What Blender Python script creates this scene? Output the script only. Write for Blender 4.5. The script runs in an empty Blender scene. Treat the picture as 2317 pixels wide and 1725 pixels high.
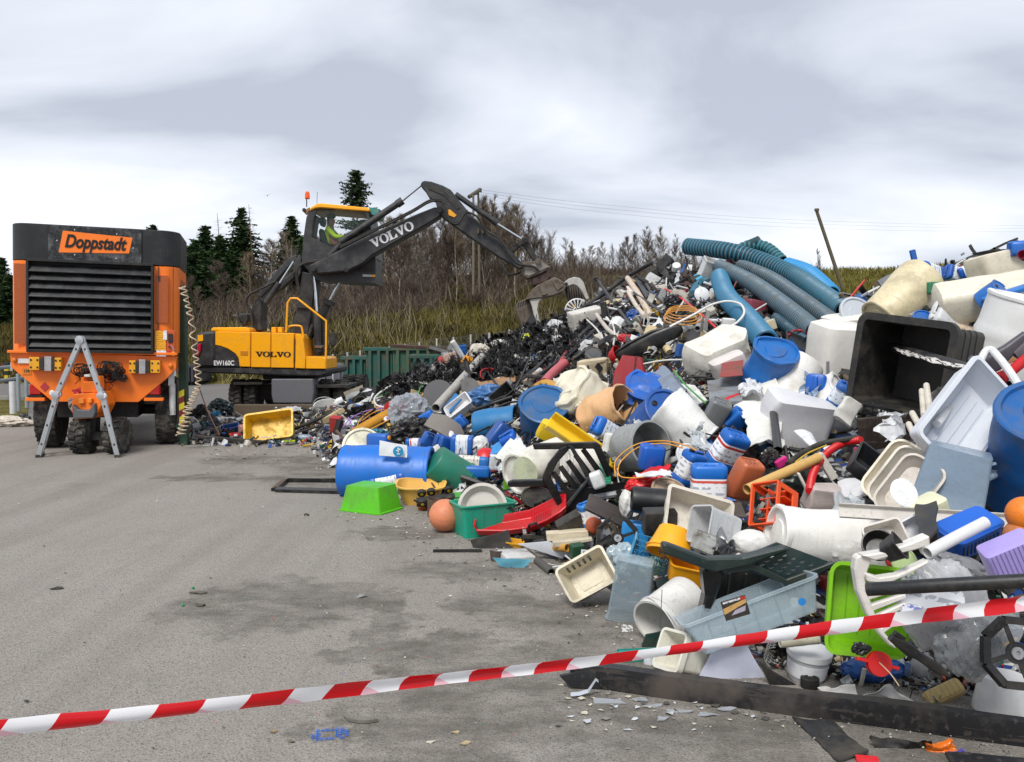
import bpy, bmesh, math, random
from mathutils import Vector, Matrix, noise
R = math.radians
random.seed(7)
sc = bpy.context.scene
col = sc.collection
# ---------------- camera
F = 1900.0; CX = 1158.5; CY = 862.5; EYE = 1.65; HOR = 770.0
TH = math.atan((CY-HOR)/F)
cam = bpy.data.cameras.new('camera'); camo = bpy.data.objects.new('camera', cam); col.objects.link(camo)
camo.location = (0, 0, EYE); camo.rotation_euler = (R(90)-TH, 0, 0)
cam.sensor_width = 36; cam.lens = F/2317*36; cam.clip_end = 3000; cam.clip_start = 0.05
sc.camera = camo
# ---------------- world: overcast sky
w = bpy.data.worlds.new('World'); sc.world = w; w.use_nodes = True
nt = w.node_tree; nt.nodes.clear()
SUN_EL, SUN_AZ = 52, 200
def N(nt, t, **k):
    n = nt.nodes.new(t)
    for a, b in k.items(): setattr(n, a, b)
    return n
def L(nt, a, b): nt.links.new(a, b)
out = N(nt, 'ShaderNodeOutputWorld'); mixs = N(nt, 'ShaderNodeMixShader'); b1 = N(nt, 'ShaderNodeBackground'); b2 = N(nt, 'ShaderNodeBackground')
sky = N(nt, 'ShaderNodeTexSky', sky_type='NISHITA', sun_disc=False); sky.sun_elevation = R(SUN_EL); sky.sun_rotation = R(SUN_AZ)
b1.inputs[1].default_value = 0.1
L(nt, sky.outputs[0], b1.inputs[0])
tc = N(nt, 'ShaderNodeTexCoord'); sep = N(nt, 'ShaderNodeSeparateXYZ'); L(nt, tc.outputs['Generated'], sep.inputs[0])
def math_(nt, op, a, b=None, clamp=False):
    m = N(nt, 'ShaderNodeMath', operation=op); m.use_clamp = clamp
    for i, x in enumerate((a, b)):
        if x is None: continue
        if isinstance(x, (int, float)): m.inputs[i].default_value = x
        else: L(nt, x, m.inputs[i])
    return m.outputs[0]
za = math_(nt, 'ABSOLUTE', sep.outputs[2]); zd = math_(nt, 'ADD', za, 0.26)
cx_ = math_(nt, 'DIVIDE', sep.outputs[0], zd); cy_ = math_(nt, 'DIVIDE', sep.outputs[1], zd)
cmb = N(nt, 'ShaderNodeCombineXYZ'); L(nt, math_(nt, 'MULTIPLY', cx_, .62), cmb.inputs[0]); L(nt, cy_, cmb.inputs[1]); cmb.inputs[2].default_value = 3.3
n1 = N(nt, 'ShaderNodeTexNoise'); n1.inputs['Scale'].default_value = 1.5; n1.inputs['Detail'].default_value = 9; n1.inputs['Roughness'].default_value = 0.5; n1.inputs['Distortion'].default_value = 0.35
L(nt, cmb.outputs[0], n1.inputs['Vector'])
n2 = N(nt, 'ShaderNodeTexNoise'); n2.inputs['Scale'].default_value = 0.6; n2.inputs['Detail'].default_value = 4; n2.inputs['Roughness'].default_value = 0.5
L(nt, cmb.outputs[0], n2.inputs['Vector'])
s12 = math_(nt, 'ADD', math_(nt, 'MULTIPLY', n1.outputs[0], 0.6), math_(nt, 'MULTIPLY', n2.outputs[0], 0.4))
hz = math_(nt, 'SUBTRACT', 1.0, math_(nt, 'MULTIPLY', za, 8.0), clamp=True)
s3 = math_(nt, 'ADD', math_(nt, 'SUBTRACT', s12, .012), math_(nt, 'MULTIPLY', hz, 0.05))
rp = N(nt, 'ShaderNodeValToRGB'); e = rp.color_ramp.elements
e[0].position = 0.41; e[0].color = (0.40, 0.43, 0.50, 1)
e[1].position = 0.61; e[1].color = (.82, .84, .88, 1)
x = rp.color_ramp.elements.new(0.47); x.color = (0.54, 0.57, 0.635, 1)
x = rp.color_ramp.elements.new(0.54); x.color = (0.66, 0.685, 0.74, 1)
L(nt, s3, rp.inputs[0]); L(nt, rp.outputs[0], b2.inputs[0]); b2.inputs[1].default_value = 1.0
mixs.inputs[0].default_value = 0.92
L(nt, b1.outputs[0], mixs.inputs[1]); L(nt, b2.outputs[0], mixs.inputs[2]); L(nt, mixs.outputs[0], out.inputs[0])
# ---------------- sun behind cloud
sl = bpy.data.lights.new('sun', 'SUN'); sl.energy = 2.1; sl.angle = R(20); sl.color = (1, 0.97, 0.92)
so = bpy.data.objects.new('sun', sl); col.objects.link(so)
az = R(SUN_AZ)
sd = Vector((math.sin(az)*math.cos(R(SUN_EL)), math.cos(az)*math.cos(R(SUN_EL)), math.sin(R(SUN_EL))))
so.rotation_euler = sd.to_track_quat('Z', 'Y').to_euler(); so.location = (0, 0, 30)
sc.view_settings.view_transform = 'Standard'; sc.view_settings.look = 'None'; sc.view_settings.exposure = 0.52; sc.view_settings.gamma = 1
sc.render.engine = 'CYCLES'; sc.cycles.max_bounces = 8; sc.cycles.transparent_max_bounces = 12

# ---------------- projection helpers
def P(px, py, Y):
    u = (px-CX)/F; v = (py-CY)/F
    dy = math.cos(TH)-v*math.sin(TH); dz = -math.sin(TH)-v*math.cos(TH)
    t = Y/dy
    return Vector((u*t, Y, EYE+dz*t))
def GY(py, z=0.0):
    v = (py-CY)/F
    dy = math.cos(TH)-v*math.sin(TH); dz = -math.sin(TH)-v*math.cos(TH)
    return (z-EYE)/dz*dy
def G(px, py, z=0.0): return P(px, py, GY(py, z))
# the pile: toe and ridge as seen from the yard -> a slope between them
TB = [(380,1003,935,16.0),(560,1003,930,16.0),(700,1005,915,15.8),(780,1080,900,15),(900,1140,860,15),(1000,1175,800,15.4),(1100,1200,785,15.9),(1200,1250,752,15.9),
      (1290,1310,712,15.9),(1340,1330,672,15.8),(1400,1370,645,15.4),(1500,1425,620,14.8),(1600,1480,605,13.7),(1750,1535,605,13.0),(1900,1565,665,11.4),(2050,1590,625,9.8),
      (2200,1610,565,9.2),(2317,1630,545,8.8),(2700,1680,520,8.2)]
def tab(px):
    px = max(TB[0][0], min(TB[-1][0], px))
    for a, b in zip(TB, TB[1:]):
        if px <= b[0]:
            t = (px-a[0])/(b[0]-a[0])
            return [a[i]+(b[i]-a[i])*t for i in (1, 2, 3)]
def D(px, py):
    toe, rid, Yr = tab(px)
    if py >= toe: return GY(py)
    yt = GY(toe); zr = P(px, rid, Yr).z
    if py <= rid: return Yr
    p = P(px, py, 1.0); m = p.z-EYE      # ray z = EYE + m*Y
    k = zr/(Yr-yt)                       # line z = k*(Y-yt)
    return (EYE+k*yt)/(k-m)

# ---------------- materials
def lin(c):
    if isinstance(c, str):
        c = c.lstrip('#'); c = [int(c[i:i+2], 16)/255 for i in (0, 2, 4)]
    return tuple((x/12.92 if x <= .04045 else ((x+.055)/1.055)**2.4) for x in c)
_mats = {}
def base_mat(name):
    m = bpy.data.materials.new(name); m.use_nodes = True
    return m, m.node_tree, m.node_tree.nodes['Principled BSDF']
def pl(c, rough=.42, dirt=.35, metal=0, clear=0.0, spec=.5, bump=.25, dcol=(.10,.085,.06), scale=5, groove=None):
    key = (groove, str(c), rough, dirt, metal, clear, spec, bump, dcol, scale)
    if key in _mats: return _mats[key]
    m, nt, bs = base_mat('plastic')
    lc = lin(c)
    if lc[2] > lc[1]*1.6 and lc[2] > lc[0]*3: lc = (lc[0]*.7, lc[1]*1.22, lc[2]*.97)
    tc = N(nt, 'ShaderNodeTexCoord'); oi = N(nt, 'ShaderNodeObjectInfo')
    va = N(nt, 'ShaderNodeVectorMath', operation='ADD'); L(nt, tc.outputs['Object'], va.inputs[0]); L(nt, oi.outputs['Random'], va.inputs[1])
    n = N(nt, 'ShaderNodeTexNoise'); n.inputs['Scale'].default_value = scale; n.inputs['Detail'].default_value = 8; n.inputs['Roughness'].default_value = .68; L(nt, va.outputs[0], n.inputs['Vector'])
    r = N(nt, 'ShaderNodeValToRGB'); r.color_ramp.elements[0].position = .47; r.color_ramp.elements[1].position = .64
    L(nt, n.outputs[0], r.inputs[0])
    n3 = N(nt, 'ShaderNodeTexNoise'); n3.inputs['Scale'].default_value = scale*11; n3.inputs['Detail'].default_value = 4; L(nt, va.outputs[0], n3.inputs['Vector'])
    r3 = N(nt, 'ShaderNodeValToRGB'); r3.color_ramp.elements[0].position = .58; r3.color_ramp.elements[1].position = .68
    L(nt, n3.outputs[0], r3.inputs[0])
    mps = N(nt, 'ShaderNodeMapping'); mps.inputs['Scale'].default_value = (3, 3, 45); mps.inputs['Rotation'].default_value = (.5, .3, 0); L(nt, va.outputs[0], mps.inputs[0]); n4 = N(nt, 'ShaderNodeTexNoise'); n4.inputs['Scale'].default_value = 1.3; n4.inputs['Detail'].default_value = 6; L(nt, mps.outputs[0], n4.inputs[0])
    sc4 = math_(nt, 'MULTIPLY', math_(nt, 'GREATER_THAN', n4.outputs[0], .62), .5)
    f1 = math_(nt, 'MULTIPLY', math_(nt, 'MAXIMUM', r.outputs[0], sc4), dirt*1.15); f2 = math_(nt, 'MULTIPLY', r3.outputs[0], dirt*.8)
    ff = math_(nt, 'MAXIMUM', f1, f2)
    hv = N(nt, 'ShaderNodeHueSaturation'); hv.inputs['Color'].default_value = (*lc, 1)
    nv = math_(nt, 'ADD', math_(nt, 'MULTIPLY', n.outputs[0], .35), .83); L(nt, nv, hv.inputs['Value'])
    mx = N(nt, 'ShaderNodeMix', data_type='RGBA'); L(nt, ff, mx.inputs[0]); L(nt, hv.outputs[0], mx.inputs[6]); mx.inputs[7].default_value = (*dcol, 1)
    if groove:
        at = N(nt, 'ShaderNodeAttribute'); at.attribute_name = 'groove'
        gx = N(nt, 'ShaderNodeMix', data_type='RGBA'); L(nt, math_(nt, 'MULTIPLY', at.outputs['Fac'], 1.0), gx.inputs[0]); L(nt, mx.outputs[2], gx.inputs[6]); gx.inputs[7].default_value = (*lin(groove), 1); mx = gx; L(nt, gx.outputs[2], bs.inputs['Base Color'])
    else: L(nt, mx.outputs[2], bs.inputs['Base Color'])
    L(nt, math_(nt, 'ADD', math_(nt, 'MULTIPLY', ff, .5), rough), bs.inputs['Roughness'])
    bs.inputs['Metallic'].default_value = metal; bs.inputs['Specular IOR Level'].default_value = spec
    if bump:
        bp = N(nt, 'ShaderNodeBump'); bp.inputs['Strength'].default_value = bump; bp.inputs['Distance'].default_value = .006
        L(nt, math_(nt, 'ADD', n.outputs[0], math_(nt, 'MULTIPLY', n3.outputs[0], .25)), bp.inputs['Height']); L(nt, bp.outputs[0], bs.inputs['Normal'])
    if clear:
        o = nt.nodes['Material Output']; ms = N(nt, 'ShaderNodeMixShader'); tr = N(nt, 'ShaderNodeBsdfTransparent')
        fr = N(nt, 'ShaderNodeLayerWeight'); fr.inputs[0].default_value = .35
        L(nt, math_(nt, 'MULTIPLY', math_(nt, 'SUBTRACT', 1.0, math_(nt, 'MULTIPLY', fr.outputs['Facing'], .7)), clear), ms.inputs[0])
        L(nt, bs.outputs[0], ms.inputs[1]); L(nt, tr.outputs[0], ms.inputs[2]); L(nt, ms.outputs[0], o.inputs[0])
    _mats[key] = m
    return m
def printed(c='#eceef0', ink='#3b4a6b', freq=55, amt=.55, band=None):
    key = ('pr', c, ink, freq, amt, band)
    if key in _mats: return _mats[key]
    m, nt, bs = base_mat('printed_label')
    tc = N(nt, 'ShaderNodeTexCoord'); sp = N(nt, 'ShaderNodeSeparateXYZ'); L(nt, tc.outputs['Object'], sp.inputs[0])
    rows = math_(nt, 'GREATER_THAN', math_(nt, 'SINE', math_(nt, 'MULTIPLY', sp.outputs[2], freq*6.28)), .2)
    n = N(nt, 'ShaderNodeTexNoise'); n.inputs['Scale'].default_value = freq*1.1; n.inputs['Detail'].default_value = 1; L(nt, tc.outputs['Object'], n.inputs[0])
    word = math_(nt, 'GREATER_THAN', n.outputs[0], .5)
    f = math_(nt, 'MULTIPLY', math_(nt, 'MULTIPLY', rows, word), amt)
    mx = N(nt, 'ShaderNodeMix', data_type='RGBA'); L(nt, f, mx.inputs[0]); mx.inputs[6].default_value = (*lin(c), 1); mx.inputs[7].default_value = (*lin(ink), 1)
    L(nt, mx.outputs[2], bs.inputs['Base Color']); bs.inputs['Roughness'].default_value = .45
    _mats[key] = m
    return m
BLUE='#1556b8'; DBLUE='#17439b'; WHITE='#dfe1e3'; CREAM='#d9cfb4'; BLACK='#17181b'; GREY='#777b80'; LGREY='#b9bec4'
# ---------------- mesh builder
class M:
    def __init__(s): s.v = []; s.f = []
    def add(s, vs, fs, mat=None):
        o = len(s.v)
        s.v += [(mat @ Vector(p)) if mat else Vector(p) for p in vs]
        s.f += [tuple(i+o for i in f) for f in fs]
        return s
    def join(s, m, mat=None): return s.add(m.v, m.f, mat)
    def loft(s, rings, c0=True, c1=True, closed=True, mat=None):
        n = len(rings[0]); vs = [p for r in rings for p in r]; fs = []
        for i in range(len(rings)-1):
            for j in range(n if closed else n-1):
                a = i*n+j; b = i*n+(j+1) % n
                fs.append((a, b, b+n, a+n))
        if c0: fs.append(tuple(range(n-1, -1, -1)))
        if c1: fs.append(tuple((len(rings)-1)*n+j for j in range(n)))
        return s.add(vs, fs, mat)
    def box(s, c, d, mat=None):
        x, y, z = (k/2 for k in d)
        vs = [(c[0]+a*x, c[1]+b*y, c[2]+e*z) for a in (-1, 1) for b in (-1, 1) for e in (-1, 1)]
        return s.add(vs, [(0,1,3,2),(4,6,7,5),(0,4,5,1),(2,3,7,6),(0,2,6,4),(1,5,7,3)], mat)
    def rev(s, prof, n=28, mat=None, c0=True, c1=True):
        return s.loft([[(r*math.cos(2*math.pi*j/n), r*math.sin(2*math.pi*j/n), z) for j in range(n)] for r, z in prof], c0, c1, True, mat)
    def tube(s, pts, r, n=8, caps=True, hollow=0, rf=None):
        pts = [Vector(p) for p in pts]; rings = []; up = None
        for i, p in enumerate(pts):
            t = (pts[min(i+1, len(pts)-1)]-pts[max(i-1, 0)]).normalized()
            if up is None: up = t.orthogonal().normalized()
            up = (up-t*up.dot(t)).normalized(); sd = t.cross(up)
            rr = r*(rf(i) if rf else 1) if not isinstance(r, (list, tuple)) else r[i]
            rings.append([p+(up*math.cos(2*math.pi*j/n)+sd*math.sin(2*math.pi*j/n))*rr for j in range(n)])
        if hollow:
            def inner(ring, c, k): return [c+(q-c)*k for q in ring]
            k = 1-hollow
            h0 = [inner(rings[0], pts[0], k)]; d0 = (pts[1]-pts[0]).normalized(); dep = (r if not isinstance(r, (list, tuple)) else r[0])*5
            dep = min(dep, (pts[-1]-pts[0]).length*.45)
            h0b = [q+d0*dep for q in h0[0]]
            d1 = (pts[-2]-pts[-1]).normalized(); h1 = inner(rings[-1], pts[-1], k); h1b = [q+d1*dep for q in h1]
            rings = [h0b, h0[0]]+rings+[h1, h1b]
        return s.loft(rings, caps, caps)
    def scale(s, k): s.v = [p*k for p in s.v]; return s
    def xf(s, mat): s.v = [mat @ p for p in s.v]; return s
    def dent(s, amp, freq, seed=0, ridged=False):
        o = Vector((seed*7.3, seed*3.1, seed*1.7))
        for i, p in enumerate(s.v):
            q = p*freq+o
            d = noise.noise_vector(q)
            if ridged: d = d+.5*noise.noise_vector(q*2.3)
            s.v[i] = p+d*amp
        return s
    def mesh(s, smooth=35, bev=0):
        me = bpy.data.meshes.new('m'); me.from_pydata([tuple(p) for p in s.v], [], s.f); me.update()
        bm = bmesh.new(); bm.from_mesh(me); bmesh.ops.recalc_face_normals(bm, faces=bm.faces)
        if bev: bmesh.ops.bevel(bm, geom=[e_ for e_ in bm.edges if len(e_.link_faces) == 2 and e_.calc_face_angle(0) > .5], offset=bev, segments=1, profile=.5, affect='EDGES', clamp_overlap=True)
        bm.to_mesh(me); bm.free()
        if smooth and not bev: me.shade_smooth(); me.set_sharp_from_angle(angle=R(smooth))
        return me
def rr(w, d, r, z, k=4, cx=0, cy=0):
    r = min(r, w/2*.999, d/2*.999); o = []
    for (sx, sy, a0) in ((1, 1, 0), (-1, 1, 90), (-1, -1, 180), (1, -1, 270)):
        for i in range(k+1):
            a = R(a0+90*i/k); o.append((cx+sx*(w/2-r)+r*math.cos(a), cy+sy*(d/2-r)+r*math.sin(a), z))
    return o
def reg(o, label=None, cat=None, group=None, kind=None):
    if label: o['label'] = label
    if cat: o['category'] = cat
    if group: o['group'] = group
    if kind: o['kind'] = kind
    return o
def mk(name, m, mat, parent=None, loc=None, rot=None, smooth=35, bev=0):
    me = m.mesh(smooth, bev) if isinstance(m, M) else m
    me.materials.clear(); me.materials.append(mat)
    o = bpy.data.objects.new(name, me); me.name = name; col.objects.link(o)
    if parent: o.parent = parent
    if loc is not None: o.location = loc
    if rot is not None: o.rotation_euler = rot
    return o
def empty(name, loc, label, cat, group=None, rot=(0, 0, 0)):
    o = bpy.data.objects.new(name, None); col.objects.link(o); o.empty_display_size = .1; o.location = loc; o.rotation_euler = rot
    return reg(o, label, cat, group)
def rotm(roll, tilt, yaw, turn=0): return Matrix.Rotation(R(turn), 4, 'Z') @ Matrix.Rotation(R(roll), 4, 'Y') @ Matrix.Rotation(R(tilt), 4, 'X') @ Matrix.Rotation(R(yaw), 4, 'Z')
def thing(name, label, cat, parts, px, py, off=0, rot=(0, 0, 0), group=None, Y=None, real=None, loc=None):
    """parts in photo pixels (or metres when real): list of (part name, M, material[, bev]); rot = roll, tilt, yaw in degrees"""
    if Y is None: Y = D(px, py)+off
    k = 1.0 if real else Y/F
    p = loc if loc is not None else P(px, py, Y); mt = rotm(*rot).to_euler()
    if len(parts) == 1:
        o = mk(name, parts[0][1].scale(k), parts[0][2], None, p, mt, bev=(parts[0][3]*k if len(parts[0]) > 3 else 0)); reg(o, label, cat, group)
        return o
    e = empty(name, p, label, cat, group, mt)
    for q in parts:
        o = mk(q[0], q[1].scale(k), q[2], e, bev=(q[3]*k if len(q) > 3 else 0))
        if len(q) > 4: o['label'] = q[4]
    return e
def spline(pts, n=10):
    pts = [Vector(p) for p in pts]
    if len(pts) < 3: return [pts[0].lerp(pts[-1], i/n) for i in range(n+1)]
    o = []
    for i in range(len(pts)-1):
        a = pts[max(i-1, 0)]; b = pts[i]; c = pts[i+1]; d = pts[min(i+2, len(pts)-1)]
        for j in range(n):
            t = j/n; o.append(.5*((2*b)+(c-a)*t+(2*a-5*b+4*c-d)*t*t+(3*b-a-3*c+d)*t**3))
    return o+[pts[-1]]
def wpts(pts, off=0, Y=None):
    o = []
    for p in pts:
        yy = (p[3] if len(p) > 3 else (Y if Y is not None else D(p[0], p[1])))+off+(p[2] if len(p) > 2 else 0)
        o.append(P(p[0], p[1], yy))
    return o
def pipe(name, label, cat, pts, rpx, mat, off=0, Y=None, hollow=0, corr=0, seg=10, n=10, group=None, parent=None, parts=None):
    """a tube along photo points (px, py[, depth offset]); corr = ridge spacing in px"""
    wp = wpts(pts, off, Y)
    k = sum(p.y for p in wp)/len(wp)/F
    path = spline(wp, seg) if len(wp) > 2 else [wp[0].lerp(wp[1], i/6) for i in range(7)]
    o0 = wp[0].copy() if not parent else parent.location.copy(); rf = None
    if corr:
        Ls = [0]
        for a, b in zip(path, path[1:]): Ls.append(Ls[-1]+(b-a).length)
        step = corr*k/4; cnt = int(Ls[-1]/step); res = []; j = 0
        for i in range(cnt+1):
            s = i*step
            while j < len(Ls)-2 and Ls[j+1] < s: j += 1
            t = (s-Ls[j])/max(1e-6, Ls[j+1]-Ls[j]); res.append(path[j].lerp(path[j+1], min(1, t)))
        path = res; rf = lambda i: (1, 1, .86, .86)[i % 4]
    m = M().tube([p-o0 for p in path], rpx*k, n, True, hollow, rf)
    ob = mk(name, m, mat, parent, None if parent else o0)
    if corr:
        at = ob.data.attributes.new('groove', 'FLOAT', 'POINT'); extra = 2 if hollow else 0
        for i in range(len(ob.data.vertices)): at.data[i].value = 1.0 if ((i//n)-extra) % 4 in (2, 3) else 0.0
    if not parent: reg(ob, label, cat, group)
    return ob
def sheet(name, label, cat, quad, mat, off=0, Y=None, thick=.006, bend=0, crumple=0, cf=6, nx=14, ny=10, group=None, seed=1, hole=None, parent=None, smooth=40):
    c = wpts(quad, off, Y); o0 = (sum(c, Vector())/4) if not parent else parent.location.copy()
    nrm = (c[1]-c[0]).cross(c[3]-c[0]).normalized(); vs = []; fs = []
    if nrm.y > 0: nrm = -nrm
    sv = Vector((seed*3.7, seed*1.9, seed*5.1)); sz = (c[1]-c[0]).length
    for i in range(ny+1):
        for j in range(nx+1):
            s, t = j/nx, i/ny
            p = c[0].lerp(c[1], s).lerp(c[3].lerp(c[2], s), t)
            p = p+nrm*(bend*sz*math.sin(math.pi*s))
            if crumple:
                q = p*cf+sv; p = p+noise.noise_vector(q)*crumple+noise.noise_vector(q*2.7)*crumple*.45+nrm*abs(noise.noise(q*1.3))*crumple
            vs.append(p-o0)
    nn = len(vs); vs += [p-nrm*thick for p in vs]; W = nx+1
    for i in range(ny):
        for j in range(nx):
            if hole and hole(j, i): 
                continue
            a = i*W+j; fs.append((a, a+1, a+W+1, a+W)); fs.append((a+nn, a+W+nn, a+W+1+nn, a+1+nn))
    def solid(j, i): return 0 <= j < nx and 0 <= i < ny and not (hole and hole(j, i))
    for i in range(ny+1):
        for j in range(nx):
            if solid(j, i) != solid(j, i-1): a = i*W+j; fs.append((a, a+1, a+1+nn, a+nn))
    for i in range(ny):
        for j in range(nx+1):
            if solid(j, i) != solid(j-1, i): a = i*W+j; fs.append((a, a+W, a+W+nn, a+nn))
    ob = mk(name, M().add(vs, fs), mat, parent, None if parent else o0, smooth=smooth)
    if not parent: reg(ob, label, cat, group)
    return ob
def prism(pts, Y, thick, o0, inner=None, inset=None):
    """extrude an outline seen at depth Y back by thick metres, as M relative to o0"""
    a = [P(x, y, Y)-o0 for x, y in pts]; b = [p+Vector((0, thick, 0)) for p in a]; n = len(a); m = M()
    if inner is None:
        fs = [tuple(range(n)), tuple(range(2*n-1, n-1, -1))]+[(i, (i+1) % n, n+(i+1) % n, n+i) for i in range(n)]
        return m.add(a+b, fs)
    c = [P(x, y, Y)-o0 for x, y in inner]; d = [p+Vector((0, thick, 0)) for p in c]
    fs = []
    for i in range(n):
        j = (i+1) % n
        fs += [(i, j, 2*n+j, 2*n+i), (n+i, 3*n+i, 3*n+j, n+j), (i, n+i, n+j, j), (2*n+i, 2*n+j, 3*n+j, 3*n+i)]
    return m.add(a+b+c+d, fs)
def poly(name, label, cat, pts, mat, off=0, Y=None, thick=.05, bev=.004, parent=None, inner=None, group=None):
    cx = sum(p[0] for p in pts)/len(pts); cy = sum(p[1] for p in pts)/len(pts)
    if Y is None: Y = D(cx, cy)+off
    o0 = parent.location.copy() if parent else P(cx, cy, Y)
    ob = mk(name, prism(pts, Y, thick, o0, inner), mat, parent, None if parent else o0, bev=bev)
    if not parent: reg(ob, label, cat, group)
    return ob
def text_mesh(s, size, bold=.0, shear=0, depth=.004):
    c = bpy.data.curves.new('t', 'FONT'); c.body = s; c.size = size; c.offset = bold; c.shear = shear; c.extrude = depth; c.align_x = 'CENTER'; c.align_y = 'CENTER'
    o = bpy.data.objects.new('t', c); col.objects.link(o); bpy.context.view_layer.update()
    me = bpy.data.meshes.new_from_object(o.evaluated_get(bpy.context.evaluated_depsgraph_get()))
    bpy.data.objects.remove(o); me.transform(Matrix.Rotation(R(90), 4, 'X'))
    return me
def slab_word(word, hgt, wid, gap, depth=.004):
    V = [(0,1),(.48,1),(.48,.9),(.38,.9),(.57,.38),(.7,.9),(.6,.9),(.6,1),(1,1),(1,.9),(.9,.9),(.6,0),(.43,0),(.1,.9),(0,.9)]
    Lt = [(0,1),(.52,1),(.52,.9),(.38,.9),(.38,.1),(.6,.1),(.78,.38),(.88,.38),(.88,0),(0,0),(0,.1),(.12,.1),(.12,.9),(0,.9)]
    m = M(); x0 = 0
    for ch in word:
        if ch in 'VL':
            a = V if ch == 'V' else Lt; n = len(a); ww = wid
            vs = [(x0+p[0]*ww, 0, p[1]*hgt) for p in a]+[(x0+p[0]*ww, depth, p[1]*hgt) for p in a]
            m.add(vs, [tuple(range(n)), tuple(range(2*n-1, n-1, -1))]+[(i, (i+1) % n, n+(i+1) % n, n+i) for i in range(n)])
            x0 += ww*(1 if ch == 'V' else .9)+gap
        else:
            n = 28; ww = wid*.95; c = x0+ww/2
            def e(rx, rz, y): return [(c+rx*math.cos(2*math.pi*i/n), y, hgt/2+rz*math.sin(2*math.pi*i/n)) for i in range(n)]
            m.loft([e(ww*.24, hgt*.42, depth), e(ww*.24, hgt*.42, 0), e(ww*.5, hgt*.53, 0), e(ww*.5, hgt*.53, depth)], False, False)
            x0 += ww+gap
    t = Matrix.Translation((-(x0-gap)/2, 0, -hgt/2))
    return m.xf(t)
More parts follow.
